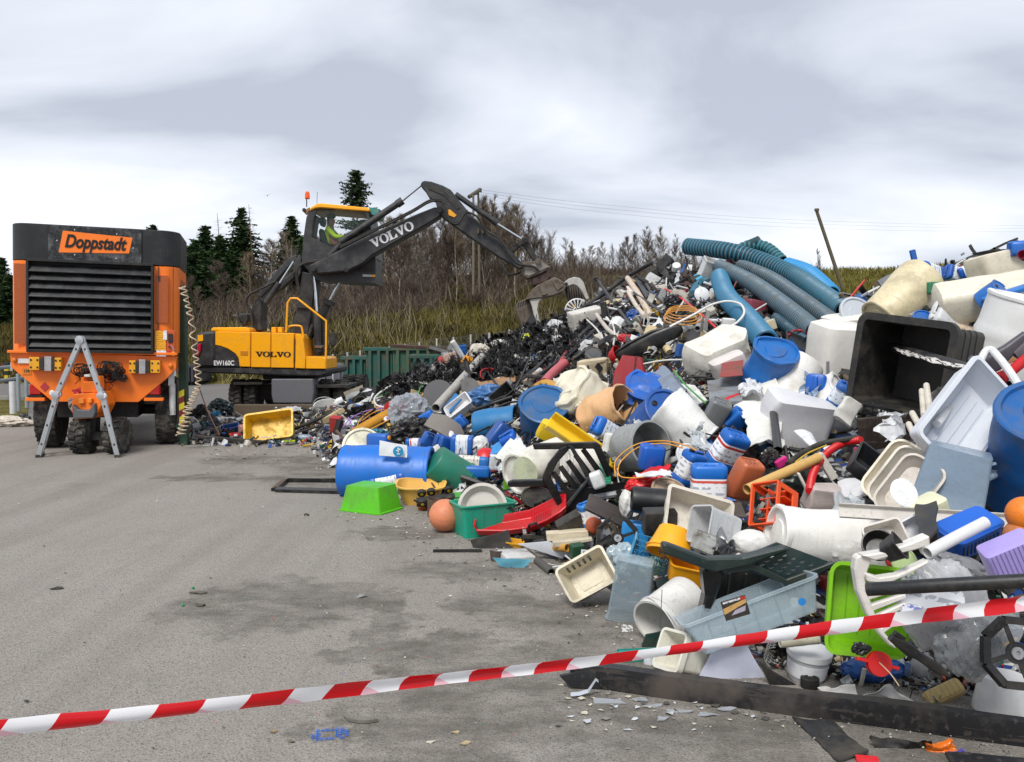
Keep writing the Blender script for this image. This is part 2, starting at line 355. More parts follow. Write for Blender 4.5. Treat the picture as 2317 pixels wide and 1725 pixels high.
# ================= ground
def asphalt_mat():
    m, nt, bs = base_mat('asphalt')
    tc = N(nt, 'ShaderNodeTexCoord'); V = tc.outputs['Object']
    def nz(s, d=6, r=.6, dist=0, vec=None):
        n = N(nt, 'ShaderNodeTexNoise'); n.inputs['Scale'].default_value = s; n.inputs['Detail'].default_value = d; n.inputs['Roughness'].default_value = r; n.inputs['Distortion'].default_value = dist; L(nt, vec or V, n.inputs[0]); return n.outputs[0]
    def ramp(v, a, b):
        r = N(nt, 'ShaderNodeMapRange'); r.inputs[1].default_value = a; r.inputs[2].default_value = b; L(nt, v, r.inputs[0]); return r.outputs[0]
    def mix(f, a, b, mode='MIX'):
        x = N(nt, 'ShaderNodeMix', data_type='RGBA', blend_type=mode)
        L(nt, f, x.inputs[0])
        for i, c in ((6, a), (7, b)):
            if isinstance(c, tuple): x.inputs[i].default_value = (*c, 1)
            else: L(nt, c, x.inputs[i])
        return x.outputs[2]
    base = mix(ramp(nz(.42, 9, .66), .38, .62), (.236, .213, .184), (.318, .291, .257))
    base = mix(ramp(nz(60, 4, .7), .3, .72), base, (.285, .262, .232))
    trk = N(nt, 'ShaderNodeMapping'); trk.inputs['Scale'].default_value = (1.5, .09, 1); trk.inputs['Rotation'].default_value = (0, 0, .35); L(nt, V, trk.inputs[0])
    base = mix(math_(nt, 'MULTIPLY', ramp(nz(1.6, 5, .6, .2, trk.outputs[0]), .48, .66), .34), base, (.175, .155, .131))
    vo = N(nt, 'ShaderNodeTexVoronoi'); vo.inputs['Scale'].default_value = 100; L(nt, V, vo.inputs[0])
    vc = N(nt, 'ShaderNodeSeparateColor'); L(nt, vo.outputs['Color'], vc.inputs[0])
    dark = math_(nt, 'MULTIPLY', math_(nt, 'LESS_THAN', vo.outputs['Distance'], .42), math_(nt, 'GREATER_THAN', vc.outputs[0], .80))
    base = mix(math_(nt, 'MULTIPLY', dark, .75), base, (.085, .08, .073))
    lightm = math_(nt, 'MULTIPLY', math_(nt, 'LESS_THAN', vo.outputs['Distance'], .35), math_(nt, 'GREATER_THAN', vc.outputs[1], .86))
    base = mix(math_(nt, 'MULTIPLY', lightm, .6), base, (.46, .44, .41))
    vo2 = N(nt, 'ShaderNodeTexVoronoi'); vo2.inputs['Scale'].default_value = 150; L(nt, V, vo2.inputs[0])
    vc2 = N(nt, 'ShaderNodeSeparateColor'); L(nt, vo2.outputs['Color'], vc2.inputs[0])
    base = mix(math_(nt, 'MULTIPLY', math_(nt, 'GREATER_THAN', vc2.outputs[0], .72), .5), base, (.15, .14, .128))
    # oily dirt: noise driven patches plus the named ones
    mask = None
    spots = [(600,1365,.62,.55),(560,1340,.3,.3),(850,1362,.25,.25),(905,1207,.45,.22),(870,1460,.2,.3),(1010,1570,.38,.75),(960,1690,.35,.35),(1090,1650,.3,.3),(790,1650,.22,.2),(1150,1290,.8,.3),
             (760,1085,.9,.75),(820,1045,1.3,1.0),(700,1040,1.6,.5),(1300,1530,.6,.5),(1500,1640,.9,.3),(1900,1700,1.1,.5),(880,1400,.2,.25),(1330,1400,.5,.4),(1170,1370,.35,.3),(1000,1440,.3,.18),(500,1080,.9,.25)]
    warp = N(nt, 'ShaderNodeVectorMath', operation='SCALE'); nn = N(nt, 'ShaderNodeTexNoise'); nn.inputs['Scale'].default_value = 2.6; nn.inputs['Detail'].default_value = 7; nn.inputs['Roughness'].default_value = .7; L(nt, V, nn.inputs[0])
    sb = N(nt, 'ShaderNodeVectorMath', operation='SUBTRACT'); L(nt, nn.outputs['Color'], sb.inputs[0]); sb.inputs[1].default_value = (.5, .5, .5); L(nt, sb.outputs[0], warp.inputs[0]); warp.inputs['Scale'].default_value = 1.3
    wv = N(nt, 'ShaderNodeVectorMath', operation='ADD'); L(nt, V, wv.inputs[0]); L(nt, warp.outputs[0], wv.inputs[1])
    for (px, py, rx, ry) in spots:
        c = G(px, py)
        mp = N(nt, 'ShaderNodeMapping'); mp.inputs['Scale'].default_value = (1/rx, 1/ry, 0); mp.inputs['Location'].default_value = (-c.x/rx, -c.y/ry, 0)
        L(nt, wv.outputs[0], mp.inputs[0])
        ln = N(nt, 'ShaderNodeVectorMath', operation='LENGTH'); L(nt, mp.outputs[0], ln.inputs[0])
        v = math_(nt, 'MULTIPLY', math_(nt, 'SUBTRACT', 1.15, ln.outputs['Value'], clamp=True), 2.2, clamp=True)
        mask = v if mask is None else math_(nt, 'MAXIMUM', mask, v)
    gen = ramp(nz(.9, 8, .68, .4), .60, .72)
    mk_ = math_(nt, 'MAXIMUM', math_(nt, 'MULTIPLY', mask, 1.3, clamp=True), math_(nt, 'MULTIPLY', gen, .45))
    streak = N(nt, 'ShaderNodeMapping'); streak.inputs['Scale'].default_value = (1.5, 2.6, 1); streak.inputs['Rotation'].default_value = (0, 0, .12); L(nt, V, streak.inputs[0])
    mk2 = math_(nt, 'MULTIPLY', mk_, ramp(nz(1.7, 9, .75, 0, streak.outputs[0]), .34, .6))
    base = mix(math_(nt, 'MULTIPLY', mk2, .72), base, (.072, .064, .052))
    # darker strewn zone beside and behind the heap, and worn dark asphalt far away
    sp = N(nt, 'ShaderNodeSeparateXYZ'); L(nt, V, sp.inputs[0])
    far = ramp(sp.outputs[1], 15, 20); base = mix(math_(nt, 'MULTIPLY', far, .62), base, (.088, .086, .086))
    L(nt, base, bs.inputs['Base Color']); bs.inputs['Roughness'].default_value = .9; bs.inputs['Specular IOR Level'].default_value = .25
    bp = N(nt, 'ShaderNodeBump'); bp.inputs['Strength'].default_value = .55; bp.inputs['Distance'].default_value = .008
    L(nt, math_(nt, 'ADD', vo.outputs['Distance'], nz(110, 3)), bp.inputs['Height']); L(nt, bp.outputs[0], bs.inputs['Normal'])
    return m
gm = M(); xs = [-900, -300, -60, 0, 60, 300, 900]; ys = [-60, 0, 20, 60, 300, 1500]
gm.add([(x, y, 0) for y in ys for x in xs], [(j*7+i, j*7+i+1, j*7+i+8, j*7+i+7) for j in range(5) for i in range(6)])
reg(mk('asphalt_yard', gm, asphalt_mat()), 'weathered grey asphalt yard with oil stains and scattered flakes', None, None, 'structure')
# ================= hill
HR = [(-2500,745),(-200,735),(200,715),(400,705),(600,690),(850,655),(1050,622),(1250,622),(1560,624),(1750,630),(1900,612),(2100,604),(2317,600),(2700,600),(5000,640)]
def interp(t, x):
    x = max(t[0][0], min(t[-1][0], x))
    for a, b in zip(t, t[1:]):
        if x <= b[0]: return a[1]+(b[1]-a[1])*(x-a[0])/(b[0]-a[0])
Y0, Y1 = 31.5, 66.0
def hill(px, s):
    Y = Y0+(Y1-Y0)*s; x = (px-CX)/F*Y
    zt = P(px, interp(HR, px), Y1).z
    z = zt*(min(1, s)**.85)+.25*noise.noise(Vector((x*.12, Y*.12, 0)))*min(1, s*2)+.08*noise.noise(Vector((x*.6, Y*.6, 3)))
    if s > 1: z -= (s-1)*1.2
    return Vector((x, Y, z-.06*(s < .02)))
def grassy_mat(name, c1, c2, c3, sc_=1.2):
    m, nt, bs = base_mat(name); tc = N(nt, 'ShaderNodeTexCoord')
    n = N(nt, 'ShaderNodeTexNoise'); n.inputs['Scale'].default_value = sc_; n.inputs['Detail'].default_value = 9; n.inputs['Roughness'].default_value = .72; L(nt, tc.outputs['Object'], n.inputs[0])
    r = N(nt, 'ShaderNodeValToRGB'); e = r.color_ramp.elements; e[0].position = .32; e[0].color = (*lin(c1), 1); e[1].position = .68; e[1].color = (*lin(c3), 1)
    x = e.new(.5); x.color = (*lin(c2), 1); L(nt, n.outputs[0], r.inputs[0]); L(nt, r.outputs[0], bs.inputs['Base Color']); bs.inputs['Roughness'].default_value = .95; bs.inputs['Specular IOR Level'].default_value = .1
    bp = N(nt, 'ShaderNodeBump'); bp.inputs['Distance'].default_value = .15; L(nt, n.outputs[0], bp.inputs['Height']); L(nt, bp.outputs[0], bs.inputs['Normal'])
    return m
hm = M(); pxs = list(range(-2400, 5000, 100)); ss = [i/24 for i in range(25)]+[1.1, 1.4, 2, 4, 9]
W = len(pxs); hm.add([hill(p, s) for s in ss for p in pxs], [(j*W+i, j*W+i+1, j*W+i+W+1, j*W+i+W) for j in range(len(ss)-1) for i in range(W-1)])
grass_m = grassy_mat('hill_grass', '#3f3820', '#5d562b', '#7b7440')
reg(mk('grass_hill', hm, grass_m, smooth=180), 'olive and yellow green grass bank rising behind the yard', None, None, 'structure')
# grass tufts
def tufts(name, pr, sr, n, h, mat, seed):
    rnd = random.Random(seed); m = M()
    for _ in range(n):
        p = hill(rnd.uniform(*pr), rnd.uniform(*sr)); a = rnd.uniform(0, 6.28); hh = h*rnd.uniform(.4, 1.2); b = rnd.uniform(.02, .05)*(1+h)
        d = Vector((math.cos(a), math.sin(a), 0)); l = Vector((rnd.gauss(0, .35), rnd.gauss(0, .35), 1))*hh
        m.v += [p-d*b, p+d*b, p+l]; k = len(m.v); m.f.append((k-3, k-2, k-1))
    return mk(name, m, mat, smooth=0)
gt = grassy_mat('grass_tuft', '#4d4522', '#69642f', '#928a55', .9)
reg(tufts('long_grass', (1450, 2900), (.1, 1.02), 42000, .42, gt, 1), 'tufts of yellow green grass on the hill behind the heap', None, None, 'stuff')
reg(tufts('bank_grass', (-300, 1600), (0.01, .75), 42000, .5, grassy_mat('bank_tuft', '#37311f', '#4e4827', '#736933', .5), 2), 'rough olive grass on the lower bank behind the excavator', None, None, 'stuff')
# brush thicket
def twigs(name, pr, sr, n, h, mat, seed, thick=.012, ln=.5):
    rnd = random.Random(seed); m = M()
    for _ in range(n):
        px = rnd.uniform(*pr); s = rnd.uniform(*sr)
        if noise.noise(Vector((px*.012, s*3, seed))) < -.18: continue
        p = hill(px, s); hh = h*rnd.uniform(.3, 1.15)
        l = Vector((rnd.gauss(0, ln), rnd.gauss(0, ln), rnd.uniform(.5, 1)))*hh; t = thick*rnd.uniform(.6, 1.6)
        q = p+l*.5+Vector((rnd.gauss(0, .1), 0, 0))*hh; d = Vector((t, 0, 0))
        k = len(m.v); m.v += [p-d, p+d, q+d*.7, q-d*.7, p+l]; m.f += [(k, k+1, k+2, k+3), (k+3, k+2, k+4)]
        for _ in range(3):
            a = p.lerp(p+l, rnd.uniform(.3, .85)); b = a+Vector((rnd.gauss(0, .4), rnd.gauss(0, .4), rnd.uniform(.2, .7)))*hh*.4
            k = len(m.v); m.v += [a-d*.5, a+d*.5, b]; m.f.append((k, k+1, k+2))
    return mk(name, m, mat, smooth=0)
bark = lambda a, b, c: grassy_mat('twig_bark', a, b, c, .35)
reg(twigs('brush_thicket', (380, 1620), (.42, 1.0), 27000, 1.9, bark('#352d28', '#51473f', '#756a60'), 3, .012), 'dense brown leafless thicket covering the bank', None, None, 'stuff')
reg(twigs('pale_scrub', (420, 1620), (.1, .8), 1500, 2.4, bark('#6f6350', '#857962', '#9a8f78'), 4, .008, .16), 'pale leafless saplings and scrub on the olive slope', None, None, 'stuff')
reg(twigs('ridge_scrub', (1180, 1850), (.96, 1.06), 5000, .9, bark('#42342a', '#5f4c3c', '#7c6a58'), 5, .014), 'low brown scrub along the ridge line', None, None, 'stuff')
reg(twigs('dry_stalks', (-300, 2800), (.0, .12), 3500, .7, bark('#7d7352', '#9a9168', '#b5ab80'), 6, .008), 'dry stalks at the foot of the bank', None, None, 'stuff')
# trees
def bare_tree(seed, h=7, lean=.1):
    rnd = random.Random(seed); T = M(); C = M()
    def quad(a, b, t0, t1, mm, flat=False):
        d = (b-a).normalized(); s = d.orthogonal().normalized(); u = d.cross(s)
        k = len(mm.v)
        if flat:
            s = Vector((1, 0, 0)) if abs(d.x) < .8 else Vector((0, 0, 1))
            mm.v += [a-s*t0, a+s*t0, b+s*t1, b-s*t1]; mm.f.append((k, k+1, k+2, k+3)); return
        for j in range(3):
            an = 2.094*j; v = s*math.cos(an)+u*math.sin(an); mm.v += [a+v*t0, b+v*t1]
        for j in range(3): i0 = k+2*j; i1 = k+2*((j+1) % 3); mm.f.append((i0, i1, i1+1, i0+1))
    p = Vector((0, 0, -.2)); d = Vector((rnd.gauss(0, lean), rnd.gauss(0, lean), 1)).normalized(); pts = [p]
    nseg = 9
    for i in range(nseg):
        d = (d+Vector((rnd.gauss(0, .07), rnd.gauss(0, .07), .1))).normalized(); q = p+d*h/nseg
        quad(p, q, .055*(1-i/nseg)+.012, .055*(1-(i+1)/nseg)+.01, T); p = q; pts.append(p)
    for _ in range(26):
        t = rnd.uniform(.18, .98); i = min(nseg-1, int(t*nseg)); a = pts[i].lerp(pts[i+1], t*nseg-i)
        an = rnd.uniform(0, 6.28); up = rnd.uniform(.7, 1.6); bd = Vector((math.cos(an), math.sin(an), up)).normalized(); ln = h*(1.05-t)*rnd.uniform(.22, .42)+.3
        b = a
        for k in range(4):
            bd = (bd+Vector((rnd.gauss(0, .12), rnd.gauss(0, .12), .12))).normalized(); c = b+bd*ln/4
            quad(b, c, .02*(1-k/4)+.006, .02*(1-(k+1)/4)+.005, C)
            for _ in range(4):
                e = (bd+Vector((rnd.gauss(0, .5), rnd.gauss(0, .5), rnd.gauss(.15, .3)))).normalized()*ln*rnd.uniform(.18, .42); s = b.lerp(c, rnd.random())
                quad(s, s+e, .011, .006, C, True)
                for _ in range(4):
                    s2 = s+e*rnd.uniform(.3, 1); e2 = (e.normalized()+Vector((rnd.gauss(0, .5), rnd.gauss(0, .5), rnd.gauss(.1, .35)))).normalized()*rnd.uniform(.15, .4)
                    quad(s2, s2+e2, .008, .004, C, True)
            b = c
    return T, C
def conifer(seed, h=9, rad=2.0, bare=.03, gap=.0, droop=-.15, dome=False):
    rnd = random.Random(seed); T = M().tube([(0, 0, -.3), (0.03*h*rnd.uniform(-.2, .2), 0, h*.5), (0, 0, h)], [.13, .08, .015], 6); C = M()
    z = h*bare
    while z < h*.985:
        f = (z-h*bare)/(h*(1-bare)); r = rad*((1-f)**.8)*rnd.uniform(.6, 1.15)+.08
        if dome: r = rad*(math.sin(math.pi*min(1, f*.75+.25))**.7)*rnd.uniform(.45, 1.1)+.1
        if rnd.random() < gap: z += h*.03; continue
        nb = rnd.randint(6, 9); a0 = rnd.uniform(0, 6.28)
        for b in range(nb):
            an = a0+6.283*b/nb+rnd.gauss(0, .2); rr_ = r*rnd.uniform(.6, 1.15); dv = Vector((math.cos(an), math.sin(an), 0))
            dr = droop*rnd.uniform(.2, 2.2); st = max(4, int(rr_/.11))
            for s in range(st):
                t = (s+.6)/st; c = dv*rr_*t+Vector((0, 0, z+dr*rr_*t*t+.12*t))
                for _ in range(4):
                    w = .12*(1.15-t*.5)*rnd.uniform(.7, 1.6); q = [c+Vector((rnd.gauss(0, w), rnd.gauss(0, w), rnd.gauss(-.03, w*.55))) for _ in range(3)]
                    k = len(C.v); C.v += q; C.f.append((k, k+1, k+2))
        z += h*.026*rnd.uniform(.8, 1.2)
    return T, C
barkm = [bark('#4a3b30', '#6b5848', '#8d7c6a'), bark('#7d7566', '#9b9484', '#b7b0a0')]
twm = [bark('#453a34', '#5f534b', '#7e7269'), bark('#544a3f', '#746755', '#958570'), bark('#54493f', '#746a62', '#948b84')]
btv = [bare_tree(s, 7, .08) for s in range(8)]
btm = [(t.mesh(0), c.mesh(0)) for t, c in btv]
TOP = [(380,640),(430,610),(520,590),(600,560),(640,525),(700,530),(830,515),(900,488),(1000,490),(1060,478),(1110,440),(1160,448),(1200,485),(1240,545),(1300,535),(1350,550),(1400,545),(1450,515),(1500,515),(1550,555),(1590,575)]
rnd = random.Random(11); kk = 0
for i in range(185):
    px = (400+i*8.85+rnd.uniform(-14, 14)) if i < 135 else rnd.uniform(820, 1225); s = rnd.choice([.55, .75, .9, 1.0, 1.02])*rnd.uniform(.92, 1.02)
    if px > 1225: s = rnd.uniform(.96, 1.05)
    base = hill(px, s); topz = P(px, interp(TOP, px)+rnd.choice([0, 8, 20, 45, 60])*(.5 if px > 1200 else 1), base.y).z; h = max(2.2, topz-base.z)
    v = rnd.randrange(8); lab = (('bare brown birch among the leafless trees left of the excavator cab', 'leafless trees left of the cab') if px < 720 else ('bare birch rising behind the excavator boom', 'leafless trees behind the boom') if px < 1225 else ('small bare tree in the row along the ridge right of the grapple', 'leafless trees along the ridge'))
    e = empty('bare_tree', base, lab[0], 'tree', lab[1], (0, 0, rnd.uniform(0, 6.28)))
    sw = h/7*rnd.uniform(.95, 1.35); e.scale = (sw, sw, h/7)
    a = mk('trunk', btm[v][0] if kk > 5 else btm[v][0], barkm[v % 2], e); b = mk('crown', btm[v][1], twm[v % 3], e)
    kk += 1
cfm = grassy_mat('conifer_needles', '#1e2c1b', '#304228', '#4d5f36', .8)
cf2 = grassy_mat('pine_needles', '#28341f', '#3b4a30', '#5a664a', 1.2)
conis = [(400,640,.5,'dark spruce half hidden behind the orange machine'),(428,560,.9,'dark spruce nearest the right edge of the orange machine'),(447,545,.7,'dark bushy spruce between two taller spruces left of the excavator'),(470,508,1.0,'spruce with ragged top left of the tallest spruce'),
         (503,532,.85,'dark narrow spruce just left of the tallest spruce'),(552,468,1.0,'tallest dark spruce left of the excavator cab'),(530,560,.8,'low spruce in front of the tallest spruce'),(664,488,1.0,'spruce close to the left side of the raised cab'),(690,540,.9,'small spruce behind the cab riser'),
         (8,585,.9,'dark spruce at the far left edge of the yard'),(28,625,.7,'low spruce behind the left edge of the orange machine'),(352,508,1.3,'distant spruce peeping over the black hood of the orange machine')]
for i, (px, tp, s, lb) in enumerate(conis):
    b = hill(px, s); h = P(px, tp, b.y).z-b.z
    t, c = conifer(20+i, h, max(2.2, min(4.2, h*.46)))
    e = empty('spruce_tree', b, lb, 'tree'); mk('trunk', t, barkm[0], e, smooth=0); mk('crown', c, cfm, e, smooth=0)
b = hill(810, 1.05); h = P(810, 386, b.y).z-b.z
t, c = conifer(77, h, 2.1, .40, .10, .05, True)
e = empty('pine_tree', b, 'tall lone pine with open crown rising behind the excavator cab', 'tree'); mk('trunk', t, barkm[0], e, smooth=0); mk('crown', c, cf2, e, smooth=0)
# dead spars
for (px, tp, lb) in ((500, 482, 'thin dead spar left of the tallest spruce'), (571, 462, 'bare dead spar right of the tallest spruce')):
    b = hill(px, .95); h = P(px, tp, b.y).z-b.z; T = M().tube([(0, 0, 0), (.1, 0, h*.5), (-.1, 0, h)], [.07, .05, .012], 5); r_ = random.Random(px)
    for k in range(46):
        z = h*r_.uniform(.35, .97); a = r_.uniform(0, 6.28); l = (h-z)*.12+.25; T.tube([(0, 0, z), (math.cos(a)*l, math.sin(a)*l, z+.08)], [.012, .004], 3, False)
    reg(mk('dead_tree', T, barkm[0], None, b, smooth=0), lb, 'tree')
# ================= poles, wires, fence
wood = pl('#6f6655', .85, .5, bump=.4)
def pole(name, lb, p0, p1, Y, r, mat=wood, extra=None):
    a = P(p0[0], p0[1], Y); b = P(p1[0], p1[1], Y); k = Y/F
    m = M().tube([Vector(), (b-a)*.5, b-a], [r*k, r*k*.93, r*k*.85], 10)
    return a, b, m, k
a, b, m, k = pole('', '', (1071,668), (1071,441), 46, 2.8)
e = empty('power_pole', a, 'pale twin wooden power pole with crossbar behind the excavator arm', 'pole'); mk('post', m, wood, e)
a2, b2_, m2, k = pole('', '', (1085,668), (1082,431), 47, 2.6); mk('post', m2, wood, e, a2-a)
mk('crossbar', M().tube([P(1061,446,46)-a, P(1087,429,47)-a], .11, 6), pl('#5a5346', .8, .4), e)
for q in ((1064,444),(1074,438),(1084,432)):
    mk('insulator', M().tube([P(q[0], q[1], 46.3)-a, P(q[0]+5, q[1]+2, 46.4)-a], .05, 6), pl('#4a4a4c', .5), e)
wm = pl('#5b5f66', .6, 0, bump=0)
for pts, lb in (([(1087,430),(1360,463),(1780,497),(2317,511),(2800,505)], 'uppermost thin power line crossing the grey sky'), ([(1087,436),(1360,471),(1780,505),(2317,517),(2800,511)], 'middle thin power line crossing the grey sky'), ([(1075,440),(1360,480),(1780,514),(2317,525),(2800,519)], 'lowest thin power line crossing the grey sky')):
    w3 = [P(p[0], p[1], 46+i*12) for i, p in enumerate(pts)]
    reg(mk('power_line', M().tube([p-w3[0] for p in spline(w3, 8)], .007, 4), wm, None, w3[0]), lb, 'power line', 'power lines')
a, b, m, k = pole('', '', (1906,652), (1848,478), 42, 4.2); m.join(M().tube([b-a, b-a+Vector((.0, 0, .12))], .12, 8))
reg(mk('leaning_pole', m, pl('#5e5440', .85, .6), None, a), 'old wooden pole leaning left on the grass hill', 'pole')
fp = pl('#b7b9b4', .6, .3)
fpx = [(753,802),(786,797),(815,793),(844,788),(881,784),(916,778),(949,774),(988,766),(1026,763),(1065,757),(1107,753),(1152,746),(1200,742),(1250,738)]
o = P(753, 870, 29); e = empty('wire_fence', o, 'thin wire fence with pale posts at the foot of the bank', 'fence')
for x, y in fpx:
    t = P(x, y, 29); q = Vector((t.x, t.y, 0)); mk('post', M().tube([q-o, t-o], .03, 6), fp, e)
wmm = M()
for fz in (.25, .45, .65, .85, .98):
    wmm.tube([Vector((P(x, y, 29).x, 29, P(x, y, 29).z*fz))-o for x, y in fpx], .006, 4)
for i in range(150):
    x = 753+i*3.4; zt_ = P(x, interp(fpx, x), 29); wmm.tube([Vector((zt_.x, 29, 0))-o, Vector((zt_.x, 29, zt_.z*.97))-o], .003, 3, False)
mk('wire_mesh', wmm, wm, e, smooth=0)
reg(mk('green_tank', M().add(*(lambda v: (v.v, v.f))(M().rev([(.05,-.75),(.6,-.75),(.95,-.5),(1,0),(.95,.5),(.6,.75),(.05,.75)], 16).xf(Matrix.Rotation(R(90), 4, 'Y')))), pl('#24463d', .6), None, P(1113, 665, 57)), 'dark green rounded tank half hidden in the brush', 'tank')
p = GY(905)
# fence post on hill right
a = P(1978, 690, 38); reg(mk('fence_post', M().tube([Vector(), P(1976, 648, 38)-a], .035, 6), fp, None, a), 'short pale fence post on the grass hill', 'post')
# small bush on the right hill
T, C = bare_tree(99, 7, .1); bz = P(1857, 640, 52); e = empty('bare_bush', bz, 'small leafless bush standing on the hill beside the leaning pole', 'bush'); e.scale = (.2, .2, .3); mk('stems', T, barkm[0], e, smooth=0); mk('crown', C, twm[0], e, smooth=0)
# ================= skips and containers
def skip(lb, x0, y0, x1, y1, Y, dep, c, ribs, cat='skip', name='skip_container', rust=.55):
    mt = pl(c, .6, rust, dcol=(.16, .07, .035), scale=2.2); o = P((x0+x1)/2, y1, Y); o.z = 0
    A = P(x0, y0, Y)-o; B = P(x1, y0, Y)-o; z0 = .12; zt = A.z; e = empty(name, o, lb, cat)
    b = M(); t = .05; w = B.x-A.x
    b.box((A.x+w/2, .03, (zt+z0)/2), (w, t, zt-z0)); b.box((A.x+w/2, dep, (zt+z0)/2), (w, t, zt-z0)); b.box((A.x+.02, dep/2, (zt+z0)/2), (t, dep, zt-z0-.01)); b.box((B.x-.02, dep/2, (zt+z0)/2), (t, dep, zt-z0-.01)); b.box((A.x+w/2, dep/2, z0+.03), (w-.1, dep, .05))
    mk('body', b, mt, e)
    mk('rim', M().box((A.x+w/2, -.03, zt+.03), (w+.1, .12, .1)).box((A.x-.02, dep/2, zt+.032), (.12, dep, .1)).box((B.x+.02, dep/2, zt+.032), (.12, dep, .1)).box((A.x+w/2, dep+.03, zt+.028), (w+.1, .12, .1)), mt, e, bev=.01)
    for i in range(ribs):
        x = A.x+w*(i+.5)/ribs; mk('rib', M().box((x, -.045, (zt+z0)/2), (.09, .1, zt-z0-.04)), mt, e, bev=.008)
    for fx in (A.x+.2, B.x-.2): mk('foot_rail', M().box((fx, dep/2, .06), (.12, dep, .12)), pl('#2a2624', .7), e)
    return e
skip('small teal skip container furthest left in the row', 777, 813, 826, 879, 26, 2.0, '#17574f', 3)
skip('tall dark teal skip container, second in the row', 828, 793, 887, 877, 25.5, 2.4, '#17564d', 3)
skip('long faded green skip container with rusty ribs', 889, 792, 1026, 872, 25, 2.2, '#2f5b49', 6)
skip('low teal skip container in front of the long green one', 930, 810, 1003, 876, 23, 1.4, '#11534b', 4)
skip('long slate grey container behind the excavator wheels', 708, 829, 776, 872, 31, 2, '#5d6068', 4, 'container', 'steel_container', .2)
skip('dark grey container between orange machine and excavator', 414, 831, 441, 870, 30.5, 1.6, '#30343b', 3, 'container', 'steel_container', .2)
skip('dark red container at the far left edge', -40, 828, 17, 846, 34, 2, '#5e1b1b', 4, 'container', 'steel_container', .2)
poly('rusty_sheet', 'rusty bent metal sheet lying across the green skips', 'metal sheet', [(880,780),(940,783),(1024,787),(1026,792),(950,790),(882,785)], pl('#3d2219', .8, .6), Y=24.9, thick=2, bev=0)
for (x, yt, yb, c, lb, r_) in ((30, 864, 938, '#cfd3d6', 'white round post left of the orange machine', 7), (43, 846, 933, '#8b979c', 'grey steel post beside the white post', 4), (61, 850, 925, '#8b979c', 'grey steel post close to the left wheel of the orange machine', 4)):
    Yp = GY(yb); a = P(x, yb, Yp); m = M().tube([(0, 0, 0), (0, 0, P(x, yt, Yp).z-a.z)], r_*Yp/F, 14)
    reg(mk('barrier_post', m, pl(c, .5, .3), None, a), lb, 'post')
a = G(-20, 912); b = G(70, 895)
mk_ = M().tube([Vector((0, 0, .55)), b-a+Vector((0, 0, .55))], .05, 6).tube([Vector((0, 0, .9)), b-a+Vector((0, 0, .9))], .05, 6)
reg(mk('guard_rail', mk_, pl('#8d9296', .5), None, a), 'grey steel guard rail at the left edge of the yard', 'guard rail')
g1 = [G(-400, 905), G(66, 905), G(60, 952), G(-400, 965)]
reg(mk('grass_verge', M().add([p+Vector((0, 0, .02)) for p in g1], [(0, 1, 2, 3)]), grass_m), 'strip of grass at the left edge', None, None, 'structure')
kb = M(); a = G(-400, 906); b = G(66, 905); kb.box(((a.x+b.x)/2, a.y, .06), (b.x-a.x, .15, .12))
reg(mk('kerb', kb, pl('#8b8983', .9, .4), bev=.01), 'pale concrete kerb by the grass strip', None, None, 'structure')
pole_m = pl('#c9b316', .5)
a = G(17, 868); e = empty('striped_post', a, 'short yellow and black striped post at the far left', 'post')
for i in range(5): mk('stripe', M().tube([(0, 0, i*.16), (0, 0, (i+1)*.16)], .1, 8), pole_m if i % 2 else pl(BLACK), e)
# distant bird
m = M().add([(-.35, 0, .1), (0, 0, 0), (.05, .12, 0), (0, -.1, 0), (.35, 0, .16), (0, .1, -.04), (.12, -.05, -.02)], [(0, 1, 3), (1, 4, 3), (1, 2, 5), (3, 6, 1)])
reg(mk('flying_bird', m, pl('#2a2b2e'), None, P(604, 443, 60)), 'small dark bird flying in the sky above the spruces', 'bird')
# ================= orange shredder
ORG = '#f67a1a'; om = pl(ORG, .38, .12, bump=.05); bk = pl('#131416', .45, .1, dcol=(.12, .115, .11)); dk = pl('#0e0f11', .6, .2)
TY = 12.5; to = P(214, 900, TY); to.z = 0
tr = empty('shredder_machine', to, 'big orange and black shredder seen from its louvred end', 'shredder', rot=(0, R(1.2), R(17))); tr.scale = (.86, 1, 1)
TZ = lambda zy: (1541-zy)/433*1.0
TX = lambda zx: (zx-612)/433*1.045
def outline(w, r, dep, n=8, yf=0):
    a = [(-w/2, dep)]+[(-w/2+r-r*math.cos(R(90*i/n)), yf+r-r*math.sin(R(90*i/n))) for i in range(n+1)]
    return a+[(-x, y) for x, y in reversed(a)]
def ext(ol, z0, z1): return M().loft([[(x, y, z0) for x, y in ol], [(x, y, z1) for x, y in ol]])
mk('hood', ext(outline(2.68, .3, 1.5), TZ(332), TZ(100)), bk, tr, bev=.012)
mk('body', ext(outline(2.66, .26, 1.5, yf=.012), TZ(905), TZ(334)), om, tr, bev=.008)
spn = mk('sign_panel', M().box((0, -.012, TZ(215)), (1.46, .03, .5)), pl('#0d0e10', .3, .4, dcol=(.2,.2,.2)), tr, bev=.004)
for x, z in ((480,128),(752,142),(368,202),(860,226),(480,287),(748,298)): mk('bolt', M().rev([(.011, 0), (.011, .01)], 8, Matrix.Translation((TX(x), -.03, TZ(z))) @ Matrix.Rotation(R(90), 4, 'X')), pl('#c9c9c9', .3, 0, 1), spn)
sgn = [(405,138),(855,160),(832,262),(378,276)]
vs = [(TX(x), -.032, TZ(z)) for x, z in sgn]+[(TX(x), -.02, TZ(z)) for x, z in sgn]
npl = mk('name_plate', M().add(vs, [(0,1,2,3),(7,6,5,4),(0,4,5,1),(1,5,6,2),(2,6,7,3),(3,7,4,0)]), om, tr)
